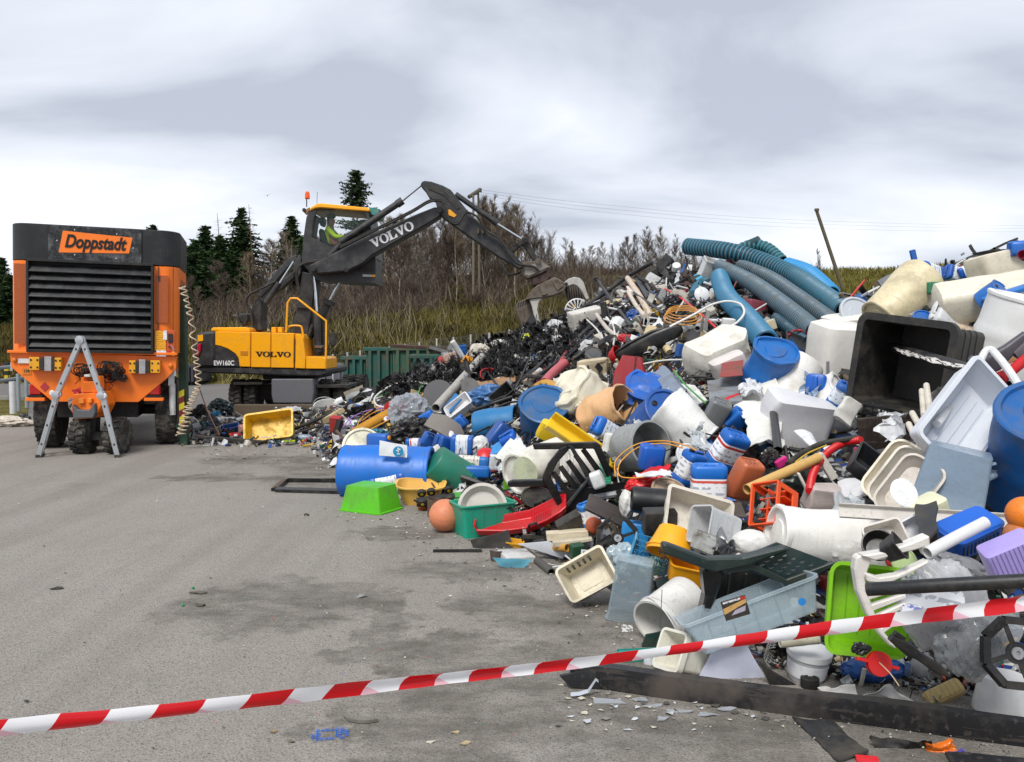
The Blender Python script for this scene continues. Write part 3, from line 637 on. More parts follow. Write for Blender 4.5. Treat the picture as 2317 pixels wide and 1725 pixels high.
tm = text_mesh('Doppstadt', .262, .0075, .28, .003); tm.transform(Matrix.Translation((TX(610), -.038, TZ(207))) @ Matrix.Rotation(R(.6), 4, 'Y') @ Matrix.Scale(.84, 4, (1, 0, 0)))
mk('lettering', tm, pl('#0c0c0d', .4, 0), npl, smooth=0)
gx0, gx1, gz0, gz1 = TX(178), TX(998), TZ(908), TZ(322)
gf = mk('grille_frame', M().box(((gx0+gx1)/2, -.03, gz1-.02), (gx1-gx0, .13, .04)).box(((gx0+gx1)/2, -.03, gz0+.02), (gx1-gx0, .13, .04)).box((gx0+.02, -.03, (gz0+gz1)/2), (.04, .128, gz1-gz0-.08)).box((gx1-.02, -.03, (gz0+gz1)/2), (.04, .128, gz1-gz0-.08)), dk, tr, bev=.004)
mk('grille_back', M().box(((gx0+gx1)/2, .0, (gz0+gz1)/2), (gx1-gx0-.08, .02, gz1-gz0-.08)), pl('#050506', .8, 0), tr)
lm = pl('#17181b', .32, .12, dcol=(.16, .16, .16))
for i in range(10):
    z = gz1-.1-(gz1-gz0-.14)*(i+.5)/10; w_ = (gx1-gx0-.084)
    a = M().add([(-w_/2, 0, .062), (w_/2, 0, .062), (w_/2, -.088, -.052), (-w_/2, -.088, -.052), (-w_/2, .006, .056), (w_/2, .006, .056), (w_/2, -.083, -.06), (-w_/2, -.083, -.06)], [(0,1,2,3),(7,6,5,4),(0,4,5,1),(1,5,6,2),(2,6,7,3),(3,7,4,0)])
    mk('louvre', a, lm, gf, ((gx0+gx1)/2, -.005, z+.03))
def mesh_mat(c):
    m, nt, bs = base_mat('perforated_mesh'); tc = N(nt, 'ShaderNodeTexCoord'); v = N(nt, 'ShaderNodeTexVoronoi'); v.inputs['Scale'].default_value = 75; v.inputs['Randomness'].default_value = .1; L(nt, tc.outputs['Object'], v.inputs[0])
    mx = N(nt, 'ShaderNodeMix', data_type='RGBA'); L(nt, math_(nt, 'LESS_THAN', v.outputs[0], .42), mx.inputs[0]); mx.inputs[6].default_value = (*lin(c), 1); mx.inputs[7].default_value = (.09, .03, .012, 1); L(nt, mx.outputs[2], bs.inputs[0]); bs.inputs['Roughness'].default_value = .5; return m
mm_ = mesh_mat('#d8661f')
mk('mesh_panel', M().box((TX(138), -.002, TZ(607)), (.2, .02, 1.16)), mm_, tr); mk('mesh_panel', M().box((TX(1052), -.002, TZ(550)), (.2, .02, .72)), mm_, tr)
mk('mesh_panel', M().box((1.327, .85, TZ(560)), (.012, .9, .72)), mm_, tr)
mk('control_panel', M().box((TX(1072), -.005, TZ(838)), (.34, .03, .40)), pl('#c9541a', .5), tr, bev=.01)
mk('warning_plate', M().box((TX(1043), -.026, TZ(822)), (.18, .012, .30)), printed('#e8a21c', '#5c3606', 30, .5), tr)
mk('warning_plate', M().box((TX(1075), -.034, TZ(785)), (.06, .006, .14)), printed('#e9e9e9', '#444455', 40, .5), tr)
mk('warning_plate', M().box((TX(1049), -.03, TZ(905)), (.16, .012, .09)), printed('#e6e8ee', '#2c4aa0', 40, .6), tr)
mk('warning_plate', M().box((TX(1102), -.03, TZ(898)), (.05, .012, .05)), pl('#c21c2a'), tr)
mk('warning_plate', M().box((TX(1131), -.03, TZ(906)), (.045, .012, .07)), pl('#f0a018'), tr)
mk('display', M().box((TX(1112), -.028, TZ(805)), (.075, .016, .14)), pl('#17191c', .2), tr, bev=.004)
mk('emergency_knob', M().rev([(.02, 0), (.02, .03), (.012, .035)], 12, Matrix.Translation((TX(1102), -.02, TZ(855))) @ Matrix.Rotation(R(90), 4, 'X')), pl('#c01818'), tr)
mk('key_handle', M().tube([(TX(1112), -.04, TZ(850)), (TX(1140), -.06, TZ(885))], .008, 6), pl('#c8c8c8', .3, 0, 1), tr)
for (x, z0, z1) in ((1.0, 1.5, 2.78), (1.245, 1.5, 2.78)): mk('panel_seam', M().box((x, .0, (z0+z1)/2), (.008, .032, z1-z0)), dk, tr)
for (x, z) in ((1.02, 2.6), (1.02, 1.75)): mk('hinge', M().box((x, -.002, z), (.03, .03, .09)), pl('#26272a', .4), tr, bev=.004)
# lower skirt
sk = [(62,905),(1150,925),(1148,1005),(1085,1070),(892,1228),(330,1225),(72,1008)]
n = len(sk); f = [(TX(x), .03, TZ(z)) for x, z in sk]; b = [(TX(x), 1.6, TZ(z)) for x, z in sk]
mk('skirt', M().add(f+b, [tuple(range(n)), tuple(range(2*n-1, n-1, -1))]+[(i, (i+1) % n, n+(i+1) % n, n+i) for i in range(n)]), om, tr, bev=.006)
mk('lip', M().box((TX(606), -.01, TZ(908)), (2.66, .07, .04)), om, tr, bev=.006)
ym = pl('#e9a417', .45, .25)
for sx in (1, -1):
    for k, (x0, x1, z0, z1, c) in enumerate(((195,262,940,1022,ym),(262,292,944,1020,pl('#2a2623')),(292,338,935,1028,pl('#a9a6a8', .5)),(338,358,945,1020,pl('#2a2623')),(358,402,942,1024,ym))):
        if sx < 0: x0, x1 = 1240-x1, 1240-x0; z0 += 12; z1 += 12
        mk('chock_bracket' if c is not ym else 'yellow_chock', M().box((TX((x0+x1)/2), -.04, TZ((z0+z1)/2)), ((x1-x0)/433, .12+.01*k, (z1-z0)/433)), c, tr, bev=.006)
        if c is ym:
            for u in (-.3, .3):
                for v_ in (-.28, .28): mk('hole', M().rev([(.016, 0), (.016, .004)], 8, Matrix.Translation((TX((x0+x1)/2+u*(x1-x0)), -.102-.005*k, TZ((z0+z1)/2+v_*(z1-z0)))) @ Matrix.Rotation(R(90), 4, 'X')), dk, tr)
mk('marker_plate', M().box((TX(152), .02, TZ(966)), (.17, .03, .07)), pl('#d8dadc'), tr)
for x, z in ((93,962),(1112,988)): mk('side_lamp', M().rev([(.035, 0), (.035, .03), (.02, .04)], 14, Matrix.Translation((TX(x), .03, TZ(z))) @ Matrix.Rotation(R(90), 4, 'X')), pl('#d9720f', .2), tr)
mk('hazard_sticker', M().box((0, 0, 0), (.1, .008, .1), Matrix.Translation((TX(281), .024, TZ(1130))) @ Matrix.Rotation(R(45), 4, 'Y')), pl('#c8102e', .4), tr)
mk('number_sticker', M().box((TX(168), .024, TZ(1030)), (.13, .008, .1)), pl('#e0821a', .4), tr)
tm = text_mesh('118', .06, .001, 0, .002); tm.transform(Matrix.Translation((TX(168), .016, TZ(1030)))); mk('lettering', tm, pl('#3a1d08'), tr, smooth=0)
for x0, x1 in ((178,262),(948,1042)):
    mk('tail_light', M().box((TX((x0+x1)/2), .1, TZ(1150)), ((x1-x0)/433, .12, .16)), pl('#b3120f', .2), tr, bev=.02); mk('light_bar', M().box((TX((x0+x1)/2), .1, TZ(1190)), ((x1-x0)/433+.04, .14, .03)), dk, tr); mk('mud_bar', M().box((TX((x0+x1)/2), .1, TZ(1210)), ((x1-x0)/433+.1, .16, .05)), om, tr, bev=.005)
def tyre(w, r, mat_, lug=22, depth=.03):
    m = M().rev([(r*.55, -w/2), (r*.9, -w/2), (r*.985, -w*.42), (r, -w*.3), (r, w*.3), (r*.985, w*.42), (r*.9, w/2), (r*.55, w/2)], 40, Matrix.Rotation(R(90), 4, 'Y'))
    for i in range(lug):
        a = 2*math.pi*i/lug
        for s in (-1, 1):
            m.box((s*w*.25, 0, r+depth*.3), (w*.42, 2*math.pi*r/lug*.5, depth), Matrix.Rotation(a+(.5 if s > 0 else 0)*2*math.pi/lug, 4, 'X') @ Matrix.Rotation(R(12*s), 4, 'Z'))
    return m
rub = pl('#232221', .85, .6, dcol=(.2, .18, .15), bump=.5)
for x, s in ((TX(255), 1), (TX(1065), -1)):
    for yy in (.75,): mk('wheel', tyre(.36, .53, rub, 30, .012), rub, tr, (x, yy, .53))
mk('axle', M().tube([(-1.0, .9, .55), (1.0, .9, .55)], .08, 10), dk, tr)
mk('chassis', M().box((0, 2.4, .62), (1.3, 4.4, .28)).box((0, 1.6, .95), (1.7, 2.6, .42)), dk, tr, bev=.01)
mk('rear_body', M().box((-.35, 3.4, 1.7), (1.7, 3.4, 1.7)), pl('#b45418', .5, .4), tr, bev=.03)
mk('support_leg', M().tube([(TX(1115), .25, TZ(1320)), (TX(1112), .25, TZ(1110))], .055, 16), pl('#d5d8da', .35), tr, bev=0); mk('leg_sleeve', M().box((TX(1108), .25, TZ(1070)), (.1, .1, .24)), pl('#b9bec2', .3, .1, .6), tr)
mk('leg_bolt_plate', M().box((TX(1138), .1, TZ(1030)), (.035, .03, .12)), pl('#c4c7c9', .3, 0, .8), tr); mk('leg_bolt_plate', M().box((TX(66), .1, TZ(1005)), (.035, .03, .12)), pl('#c4c7c9', .3, 0, .8), tr)
# dark cable bunch on the skirt
cb = M(); rr_ = random.Random(5)
for i in range(16):
    c = Vector((TX(rr_.uniform(500, 780)), -.02-rr_.random()*.08, TZ(rr_.uniform(1000, 1070)))); r0 = rr_.uniform(.03, .1)
    cb.tube([c+Vector((math.cos(t*.6)*r0*1.5+t*.004, math.sin(t*1.1)*.02, math.sin(t*.6)*r0)) for t in range(24)], .009, 5)
for x in (680, 752): cb.tube([(TX(x), -.03, TZ(975)), (TX(x-5), -.08, TZ(1010)), (TX(x-20), -.06, TZ(1060))], .03, 8)
cb.tube([(TX(480), -.02, TZ(1110)), (TX(560), -.07, TZ(1030)), (TX(650), -.08, TZ(1020)), (TX(730), -.06, TZ(1120)), (TX(690), -.05, TZ(1160))], .006, 5)
for i in range(9): cb.tube([(TX(740+i*8)+.05*math.cos(t*.7), -.06+.05*math.sin(t*.7), TZ(1050+i*3)+.045*math.sin(t*.7)) for t in range(10)], .007, 5)
for i in range(10): cb.tube([(TX(672)+.025*math.cos(t*.7), -.05+.025*math.sin(t*.7), TZ(1060+i*11)) for t in range(10)], .006, 5)
mk('cable_bunch', cb, dk, tr)
# green frame post and curly hose by the right side
o = P(418, 985, 13.2); o.z = 0
pt = M().box((0, 0, 1.25), (.11, .11, 2.5)).box((-.03, 0, .3), (.1, .3, .06))
reg(mk('green_post', pt, pl('#123a2c', .5), None, o), 'dark green steel post beside the orange machine', 'post')
e = empty('warning_board', P(411, 930, 13.1), 'narrow yellow and red striped board hanging by the green post', 'warning board')
for i in range(6): mk('stripe', M().add([(-.04, 0, -.3+i*.1), (.04, 0, -.26+i*.1), (.04, 0, -.16+i*.1), (-.04, 0, -.2+i*.1), (-.04, .02, -.3+i*.1), (.04, .02, -.26+i*.1), (.04, .02, -.16+i*.1), (-.04, .02, -.2+i*.1)], [(0,1,2,3),(7,6,5,4),(0,4,5,1),(1,5,6,2),(2,6,7,3),(3,7,4,0)]), pl('#d8c81a' if i % 2 else '#7a1616'), e)
cp = spline([P(x, y, 12.6) for x, y in ((412,648),(422,680),(432,720),(441,790),(446,830),(449,870),(440,895),(430,915),(422,940),(415,965),(408,985))], 26)
hl = []
for i, p in enumerate(cp):
    f_ = i/len(cp); rad = .045+.02*(f_ > .72)+.02*noise.noise(Vector((i*.05, 0, 0))); a = i*.62
    hl.append(p-cp[0]+Vector((math.cos(a)*rad, math.sin(a)*rad, 0)))
reg(mk('coiled_air_hose', M().tube(hl, .009, 6), pl('#cdbb9d', .5), None, cp[0]), 'cream coiled hose hanging down beside the orange machine', 'hose')
pipe('hanging_cable', 'thin brown cable slanting from orange machine to the ground', 'cable', [(411,648),(418,655),(430,700),(436,790),(446,860),(470,930),(497,985)], 1.4, pl('#6b4435'), Y=12.7)
# ================= ladder
al = pl('#c3c8cc', .28, .25, .75, bump=.08)
LY = 11.75; lo = P(176, 1033, LY); lo.z = 0
ld = empty('folding_ladder', lo, 'silver aluminium folding ladder standing as an A in front of the orange machine', 'ladder')
def ZP(x, y, Y=LY): return P(x/2.849, 480+y/2.849, Y)-lo
legs = [((512,838),(366,1172)), ((360,1192),(248,1572)), ((532,838),(650,1172)), ((660,1192),(757,1575))]
for (a, b) in legs:
    for dv in (Vector(), Vector((-.155, .34, 0))):
        p, q = ZP(*a), ZP(*b)
        if b[1] > 1500: q.z = .015
        d = (q-p); ang = math.atan2(d.x, d.z); ln = d.length
        mk('rail', M().box((0, 0, 0), (.068, .026, ln), Matrix.Translation((p+q)/2+dv) @ Matrix.Rotation(ang, 4, 'Y')), al, ld, bev=.004)
    for t in ((.14, .45, .8) if a[1] < 900 else (.16, .48, .8)):
        c = ZP(*a).lerp(ZP(*b), t); d = (ZP(*b)-ZP(*a)); ang = math.atan2(d.x, d.z)
        mk('rung', M().box((0, 0, 0), (.03, .41, .03), Matrix.Translation(c+Vector((-.0775, .17, 0))) @ Matrix.Rotation(R(24.5), 4, 'Z') @ Matrix.Rotation(ang, 4, 'Y')), pl('#26282b', .5), ld)
for c, r_ in (((519,825),.06),((362,1183),.055),((655,1183),.055)):
    for dv in (Vector((0, -.02, 0)), Vector((-.155, .34, 0))): mk('hinge', M().rev([(r_*.3, -.012), (r_, -.01), (r_, .02), (r_*.3, .026)], 20, Matrix.Translation(ZP(*c)+dv) @ Matrix.Rotation(R(90), 4, 'X')), al, ld)
for a in ((340,1166),(676,1186)): mk('hinge_knob', M().rev([(.03, -.02), (.04, 0), (.03, .02)], 14, Matrix.Translation(ZP(*a)+Vector((0, -.02, 0))) @ Matrix.Rotation(R(90), 4, 'X')), pl('#d8dadb'), ld)
for x in (250, 757): mk('foot', M().box((0, 0, 0), (.08, .42, .04), Matrix.Translation((ZP(x, 1570).x-.078, .17, .02)) @ Matrix.Rotation(R(24.5), 4, 'Z')), pl('#2a2b2d'), ld)
# ================= compact orange implement
CYY = 11.95; co = P(205, 1022, CYY); co.z = 0
cm = empty('compact_machine', co, 'small orange two-wheeled machine parked behind the ladder', 'machine')
def ZC(x, y): return ((x/2.849, 480+y/2.849))
def cpart(nm, pts, mat, dy=0, th=.2, bev=.01): mk(nm, prism([ZC(*p) for p in pts], CYY+dy, th, co), mat, cm, bev=bev)
for x0 in (478, 700): mk('wheel', tyre(.24, .245, rub, 16, .03), rub, cm, Vector((P(x0/2.849, 900, CYY).x, CYY+.25, .262))-Vector((co.x, co.y, 0)))
mk('axle', M().box((0, .25, .26), (.42, .12, .12)), dk, cm)
cpart('column', [(560,1300),(620,1300),(612,1480),(570,1480)], dk, .2, .15)
cpart('body', [(470,1175),(612,1165),(640,1250),(600,1330),(490,1335),(455,1280)], om, .05, .5)
cpart('bumper', [(462,1240),(500,1275),(570,1280),(610,1230),(614,1290),(600,1328),(470,1332)], pl('#55585d', .4), -.06, .1)
cpart('headlamp', [(500,1205),(535,1200),(540,1235),(505,1240)], pl('#f08a2c', .2), .0, .06); cpart('headlamp', [(560,1200),(590,1200),(590,1232),(562,1235)], pl('#f08a2c', .2), .0, .06)
cpart('arm', [(518,1070),(532,1062),(540,1095),(625,1090),(628,1055),(645,1060),(650,1140),(625,1165),(520,1165)], om, .1, .12)
cpart('head_plate', [(538,1048),(578,1048),(580,1066),(540,1066)], pl('#cfd2d2'), .15, .1)
cpart('side_guard', [(612,1175),(640,1165),(652,1250),(625,1300)], om, .0, .3)
sheet('red_white_sack', 'red and white striped sack draped over the compact machine', 'sack', [(156,902),(200,880),(212,886),(158,930)], pl('#d7d9dd', .5), Y=12.25, crumple=.04, cf=8, seed=4)
sheet('red_tape_scrap', 'crumpled red tape scrap on top of the compact machine', 'tape', [(163,884),(198,878),(203,890),(170,897)], pl('#c3202f', .5), Y=12.2, crumple=.03, cf=10, seed=6)
pipe('black_strap', 'black strap looped over the compact machine', 'strap', [(158,922),(175,895),(190,884),(203,895),(190,905),(172,912),(182,924)], 1.8, dk, Y=12.15)
# ================= excavator
EY = 18.6; eo = P(600, 930, EY); eo.z = 0
ex = empty('wheeled_excavator', eo, 'yellow and charcoal wheeled excavator with raised cab reaching over the heap', 'excavator')
z2 = lambda p: (420+p[0]/2.95, 380+p[1]/2.95)
z3 = lambda p: (840+p[0]/4.131, 380+p[1]/4.131)
chm = pl('#26272a', .45, .28, dcol=(.13, .12, .10)); ylw = pl('#fbad0e', .35, .2, bump=.04); chr_ = pl('#d9dde0', .15, .05, 1, bump=0); dkm = pl('#1d1c1c', .6, .4)
def ep(nm, pts, mat, dy=0, th=.3, bev=.02, par=None, zz=z2, inner=None, lab=None):
    o = mk(nm, prism([zz(p) for p in pts], EY+dy, th, eo, [zz(p) for p in inner] if inner else None), mat, par or ex, bev=bev)
    if lab: o['label'] = lab
    return o
def et(nm, pts, r, mat, dy=0, zz=z2, n=12, sp=True, par=None):
    w_ = [P(*zz(p[:2]), EY+dy+(p[2] if len(p) > 2 else 0))-eo for p in pts]
    k = EY/F
    return mk(nm, M().tube(spline(w_, 8) if sp and len(w_) > 2 else w_, r*k, n), mat, par or ex)
# undercarriage
mk('undercarriage', M().box((0, 0, 0), (1, 1, 1)), dkm, ex).matrix_local = Matrix.Translation(P(652, 880, EY+1.9)-eo) @ Matrix.Diagonal((1.2, 3.0, .32, 1))
for x in (321, 421, 905, 1005):
    c = P(*z2((x+37, 1500)), EY+.45)-eo
    for dy in (0, 2.6):
        wl = mk('wheel', tyre(.27, .36, rub, 22, .03), rub, ex, Vector((c.x, c.y+dy, .385))); mk('rim', M().rev([(.02, -.06), (.2, -.06), (.22, -.12), (.22, .12), (.2, .06), (.02, .06)], 20, Matrix.Rotation(R(90), 4, 'Y')), pl('#3a3a3a', .5, .5), wl)
ep('step_box', [(572,1410),(850,1410),(856,1500),(845,1572),(585,1572),(573,1520)], pl('#63656b', .5, .35), -.3, .5, .02)
ep('fender', [(320,1432),(512,1430),(512,1448),(320,1452)], dkm, -.1, 1.1, .01); ep('fender', [(860,1448),(1085,1448),(1085,1470),(860,1470)], dkm, -.1, 1.1, .01)
ep('dozer_blade', [(318,1580),(1090,1580),(1088,1640),(1075,1668),(330,1668),(318,1640)], pl('#5a4c3d', .8, .6), -.75, .12, .02)
ep('slew_ring', [(512,1375),(860,1375),(855,1412),(515,1412)], dkm, .1, 1.9, .01)
# upper body
ep('base_skirt', [(60,1335),(195,1328),(940,1340),(942,1378),(900,1392),(700,1388),(190,1372),(80,1366)], chm, -.25, 2.3, .03)
ep('counterweight', [(62,1115),(95,1098),(195,1090),(194,1330),(70,1335),(50,1300),(52,1180)], chm, -.3, 2.4, .05)
rp_ = ep('rear_panel', [(197,1092),(432,1096),(430,1330),(360,1328),(352,1270),(330,1240),(280,1208),(230,1190),(197,1184)], ylw, -.28, .9, .012)
ep('lower_cover', [(197,1188),(232,1194),(280,1212),(328,1244),(350,1272),(357,1328),(197,1328)], chm, -.27, .9, .01)
md = ep('middle_door', [(438,1097),(567,1100),(565,1334),(436,1332)], ylw, -.28, .9, .012)
ep('front_door', [(572,1100),(724,1104),(721,1337),(570,1335)], ylw, -.28, .9, .012)
ep('front_cover', [(732,1108),(765,1112),(785,1140),(800,1260),(798,1342),(730,1338)], ylw, -.3, .9, .012)
ep('foot_deck', [(803,1260),(915,1262),(932,1275),(935,1343),(803,1342)], ylw, -.3, 1.2, .012)
ep('hood_top', [(168,1080),(178,1066),(400,1064),(425,1076),(428,1096),(168,1091)], ylw, -.1, 1.6, .02)
ep('engine_block', [(200,1100),(730,1105),(728,1330),(200,1325)], dkm, .65, 1.1, .01)
ep('far_side_panel', [(197,1100),(735,1105),(795,1150),(798,1340),(197,1330)], ylw, 1.8, .15, .012)
ep('vent_slot', [(727,1140),(733,1140),(730,1305),(724,1305)], dkm, -.305, .03, 0)
ep('door_handle', [(366,1222),(414,1224),(414,1252),(366,1250)], pl('#c77f0c'), -.29, .02, .003, par=rp_)
ep('rear_plate', [(80,1120),(116,1113),(116,1156),(80,1160)], ylw, -.32, .02, .003)
ep('tail_lamp', [(82,1178),(102,1172),(98,1220),(84,1258),(72,1256),(76,1210)], pl('#c2183a', .2), -.34, .04, .006)
for i in range(2): ep('filler_cap', [(572+i*42,1064),(602+i*42,1064),(602+i*42,1100),(572+i*42,1098)], ylw, .1, .2, .01)
ep('exhaust_box', [(355,972),(420,972),(420,1018),(404,1056),(372,1056),(355,1018)], chm, .6, .35, .03)
et('exhaust_pipe', [(318,988),(345,995),(362,1040)], 4, chm, .5)
w_ = slab_word('VOLVO', 11.5*EY/F, 17.5*EY/F, -1.2*EY/F, .006); c = P(*z2((584,1245)), EY-.287)-eo
mk('lettering', w_, pl('#26221c', .4, 0), md, c, (0, R(.8), 0), smooth=0)
tm = text_mesh('EW160C', 15*EY/F, .003, 0, .003); tm.transform(Matrix.Translation(P(*z2((256,1305)), EY-.276)-eo) @ Matrix.Scale(.82, 4, (1, 0, 0))); mk('lettering', tm, pl('#e4e4e4', .4, 0), ex, smooth=0)
# cab riser, rear linkage
ep('cab_riser', [(770,690),(868,715),(850,920),(835,1030),(800,1215),(742,1150),(700,1100),(742,930),(760,830)], chm, .55, .6, .03)
ep('riser_collar', [(740,925),(850,930),(852,945),(738,938)], dkm, .5, .7, .01)
ep('riser_link', [(718,640),(760,575),(775,600),(770,700),(735,790),(720,740)], chm, .5, .5, .02)
ep('rear_link', [(700,592),(742,580),(748,610),(690,660),(560,810),(500,870),(480,850),(520,790),(640,650)], chm, .75, .25, .02)
ep('rear_link', [(722,690),(726,730),(640,810),(530,880),(505,900),(520,860),(600,780)], chm, .4, .2, .02)
et('lift_ram', [(625,770),(535,900)], 6.5, chm, .2); et('lift_ram_rod', [(722,625),(628,770)], 2.4, chr_, .2)
ep('rear_bracket', [(462,880),(492,868),(508,890),(500,1020),(505,1085),(440,1090),(435,960)], chm, .35, .5, .02)
hs = random.Random(3)
for i in range(7):
    dx = hs.uniform(-8, 8); et('hose', [(600+dx,760),(520+dx,800),(440+dx*1.5,840),(408+dx,880),(410+dx,920),(440+dx,960),(450+dx,1040)], 1.7, dkm, .2+i*.06, n=7)
for i in range(5):
    dx = hs.uniform(-7, 7); et('hose', [(1050,480+dx),(960,570+dx),(900,615+dx),(800,630+dx),(740+dx,680),(745+dx,760),(760+dx,830)], 1.7, dkm, -.1+i*.05, n=7)
et('boom_ram', [(875,960),(885,1230)], 7.5, chm, .15); et('boom_ram_rod', [(858,690),(876,985)], 3.2, chr_, .15)
et('boom_ram', [(958,885),(905,1010),(820,1140)], 8, chm, .5, sp=False); et('boom_ram_rod', [(1055,705),(960,890)], 3.3, chr_, .5)
ep('ram_collar', [(925,870),(985,892),(972,925),(912,902)], chm, .35, .3, .01)
ep('ram_clamp', [(862,1188),(908,1188),(908,1200),(862,1200)], chr_, .05, .2, .005)
ep('front_column', [(850,990),(870,985),(918,1010),(920,1250),(862,1255)], dkm, .3, .5, .02)
et('side_ram', [(800,1180),(850,1050)], 5, chm, .3)
et('handrail', [(672,1098),(676,1000),(682,900),(700,872),(745,872),(800,915),(870,970),(938,1022),(938,1180),(934,1340)], 2.4, ylw, -.25, sp=False)
et('handrail', [(668,1095),(690,1060),(760,1056),(780,1090),(798,1260)], 2.2, ylw, -.2)
et('mirror_arm', [(946,1250),(975,1200),(982,1180)], 1, dkm, -.2); ep('mirror', [(962,1105),(975,1096),(1000,1100),(1006,1120),(1002,1180),(985,1190),(962,1185)], dkm, -.25, .08, .015)
# cab
cab = [(776,600),(786,470),(806,330),(828,295),(1000,292),(1228,296),(1228,350),(1250,480),(1268,600),(1268,700),(1262,770),(1060,762),(880,752),(778,640)]
win = [(840,455),(845,440),(858,340),(874,280),(1000,275),(1195,292),(1215,350),(1185,385),(1120,440),(1060,480),(1010,510),(965,525),(930,505),(842,462)]
cab[3:6] = [(830,285),(1000,268),(1222,285)]
for dy, nm in ((0, 'cab_side'), (1.15, 'cab_side')):
    ep(nm, cab, chm, dy, .06, 0, inner=win)
ep('cab_back', [(776,600),(786,470),(806,330),(826,290),(834,292),(812,335),(794,470),(786,600)], chm, .06, 1.09, 0)
ep('cab_floor', [(790,610),(1260,610),(1262,770),(1060,762),(880,752),(788,640)], chm, .06, 1.09, 0)
ep('cab_roof', [(824,288),(836,262),(878,238),(905,236),(1215,266),(1230,278),(1226,292),(1195,290),(900,266),(868,270)], ylw, -.04, 1.28, .02)
ep('cab_front_post', [(1218,288),(1226,292),(1266,600),(1256,600)], chm, .06, 1.09, 0)
gls = pl('#7f9a98', .06, 0, 0, .96, .8, 0)
ep('side_window', [(844,452),(860,340),(876,284),(1000,279),(1192,295),(1211,350),(1182,382),(1060,476),(965,521),(932,502)], gls, .02, .008, 0)
ep('far_window', [(844,452),(860,340),(876,284),(1000,279),(1192,295),(1211,350),(1182,382),(1060,476),(965,521),(932,502)], gls, 1.17, .008, 0)
ep('front_window', [(1219,300),(1225,300),(1262,590),(1256,590)], gls, .1, 1.0, 0)
ep('window_bar', [(940,275),(960,275),(966,420),(945,430)], chm, 1.14, .04, 0)
ep('cab_lower_grille', [(1140,660),(1252,668),(1255,700),(1140,692)], dkm, -.01, .02, 0)
ep('side_plate', [(1182,712),(1240,714),(1240,728),(1182,726)], pl('#c9c9c9'), -.012, .014, 0); ep('side_plate', [(1240,714),(1266,714),(1266,728),(1240,728)], pl('#f0a010'), -.012, .014, 0)
ep('visor', [(1222,262),(1295,276),(1278,320),(1240,312)], pl('#2f8f86', .15, 0, 0, .35), .1, .9, 0)
ep('seat', [(885,415),(905,400),(925,430),(945,500),(985,520),(975,560),(900,540)], dk, .35, .5, .03); ep('headrest', [(892,335),(905,325),(924,330),(922,375),(905,392),(890,375)], dk, .45, .3, .03)
et('grab_handle', [(850,440),(846,380),(864,300)], .8, dkm, -.03)
et('beacon_stem', [(808,262),(808,210)], 1.2, dkm, .3)
b0 = P(*z2((813,208)), EY+.3)-eo; k = EY/F
mk('beacon', M().rev([(4.8*k, 0), (5.8*k, 1.5*k), (5.2*k, 12*k), (3.6*k, 16.5*k), (.3*k, 17.5*k)], 18), pl('#e8590c', .15), ex, b0)
et('antenna', [(876,240),(879,160)], .5, dkm, .1)
ep('work_lamp', [(778,270),(796,268),(798,292),(778,292)], dkm, .2, .15, .01); ep('lamp_bracket', [(790,285),(826,262),(832,275),(806,316),(790,300)], pl('#8a6a48', .5), .25, .06, .01)
# boom and stick
bm_ = [(700,600),(722,590),(745,578),(842,528),(944,484),(985,468),(1000,477),(995,490),(968,507),(842,578),(820,597),(786,614),(718,620),(702,614)]
idt = lambda p: p
bmo = ep('boom', bm_, chm, -.35, .42, .025, zz=idt)
et('boom_pivot', [(708,607,-.45),(708,607,.2)], 7, chm, 0, idt, 20); et('boom_pin', [(783,611,-.42),(783,611,.2)], 5, dkm, 0, idt, 16); et('stick_pin', [(995,474,-.42),(995,474,.2)], 6, chm, 0, idt, 16)
bo = slab_word('VOLVO', 20*k, 22.5*k, -1.2*k, .006); c = P(887, 531, EY-.356)-eo; mk('lettering', bo, pl('#e6e6e6', .4, 0), bmo, c, (0, R(-25), 0), smooth=0)
st = [(951,420),(953,413),(959,409),(976,411),(1002,420),(1019,429),(1029,441),(1058,477),(1083,504),(1097,515),(1147,559),(1179,593),(1184,604),(1176,610),(1126,580),(1029,513),(1000,491),(990,478),(985,455),(971,448),(960,430)]
ep('stick', st, chm, -.28, .34, .02, zz=idt)
ep('stick_rib', [(972,420),(1010,436),(1040,470),(1034,474),(1004,442),(970,428)], dkm, -.30, .02, 0, zz=idt)
ep('warning_decal', [(1014,475),(1018,474),(1033,487),(1028,492),(1015,487)], ylw, -.295, .01, 0, zz=idt)
et('boom_cylinder', [(770,548),(800,528),(905,458)], 7.6, chm, -.1, idt, sp=False); et('cylinder_collar', [(898,463),(911,454)], 9, chm, -.1, idt); et('cylinder_rod', [(908,456),(952,420)], 3, chr_, -.1, idt)
et('cylinder_mount', [(745,580),(782,540)], 6, chm, -.1, idt)
et('bucket_cylinder', [(1031,440),(1121,503)], 6.3, chm, -.1, idt); et('cylinder_collar', [(1116,499),(1125,507)], 7.6, chm, -.1, idt); et('cylinder_rod', [(1124,506),(1180,541)], 2.4, chr_, -.1, idt)
ep('link_arm', [(1180,538),(1192,537),(1196,545),(1215,585),(1206,590),(1183,552)], dkm, -.25, .3, .01, zz=idt); ep('link_arm', [(1140,572),(1178,544),(1186,551),(1147,580)], dkm, -.25, .3, .01, zz=idt)
et('link_pin', [(1189,544,-.35),(1189,544,.15)], 5, dkm, 0, idt)
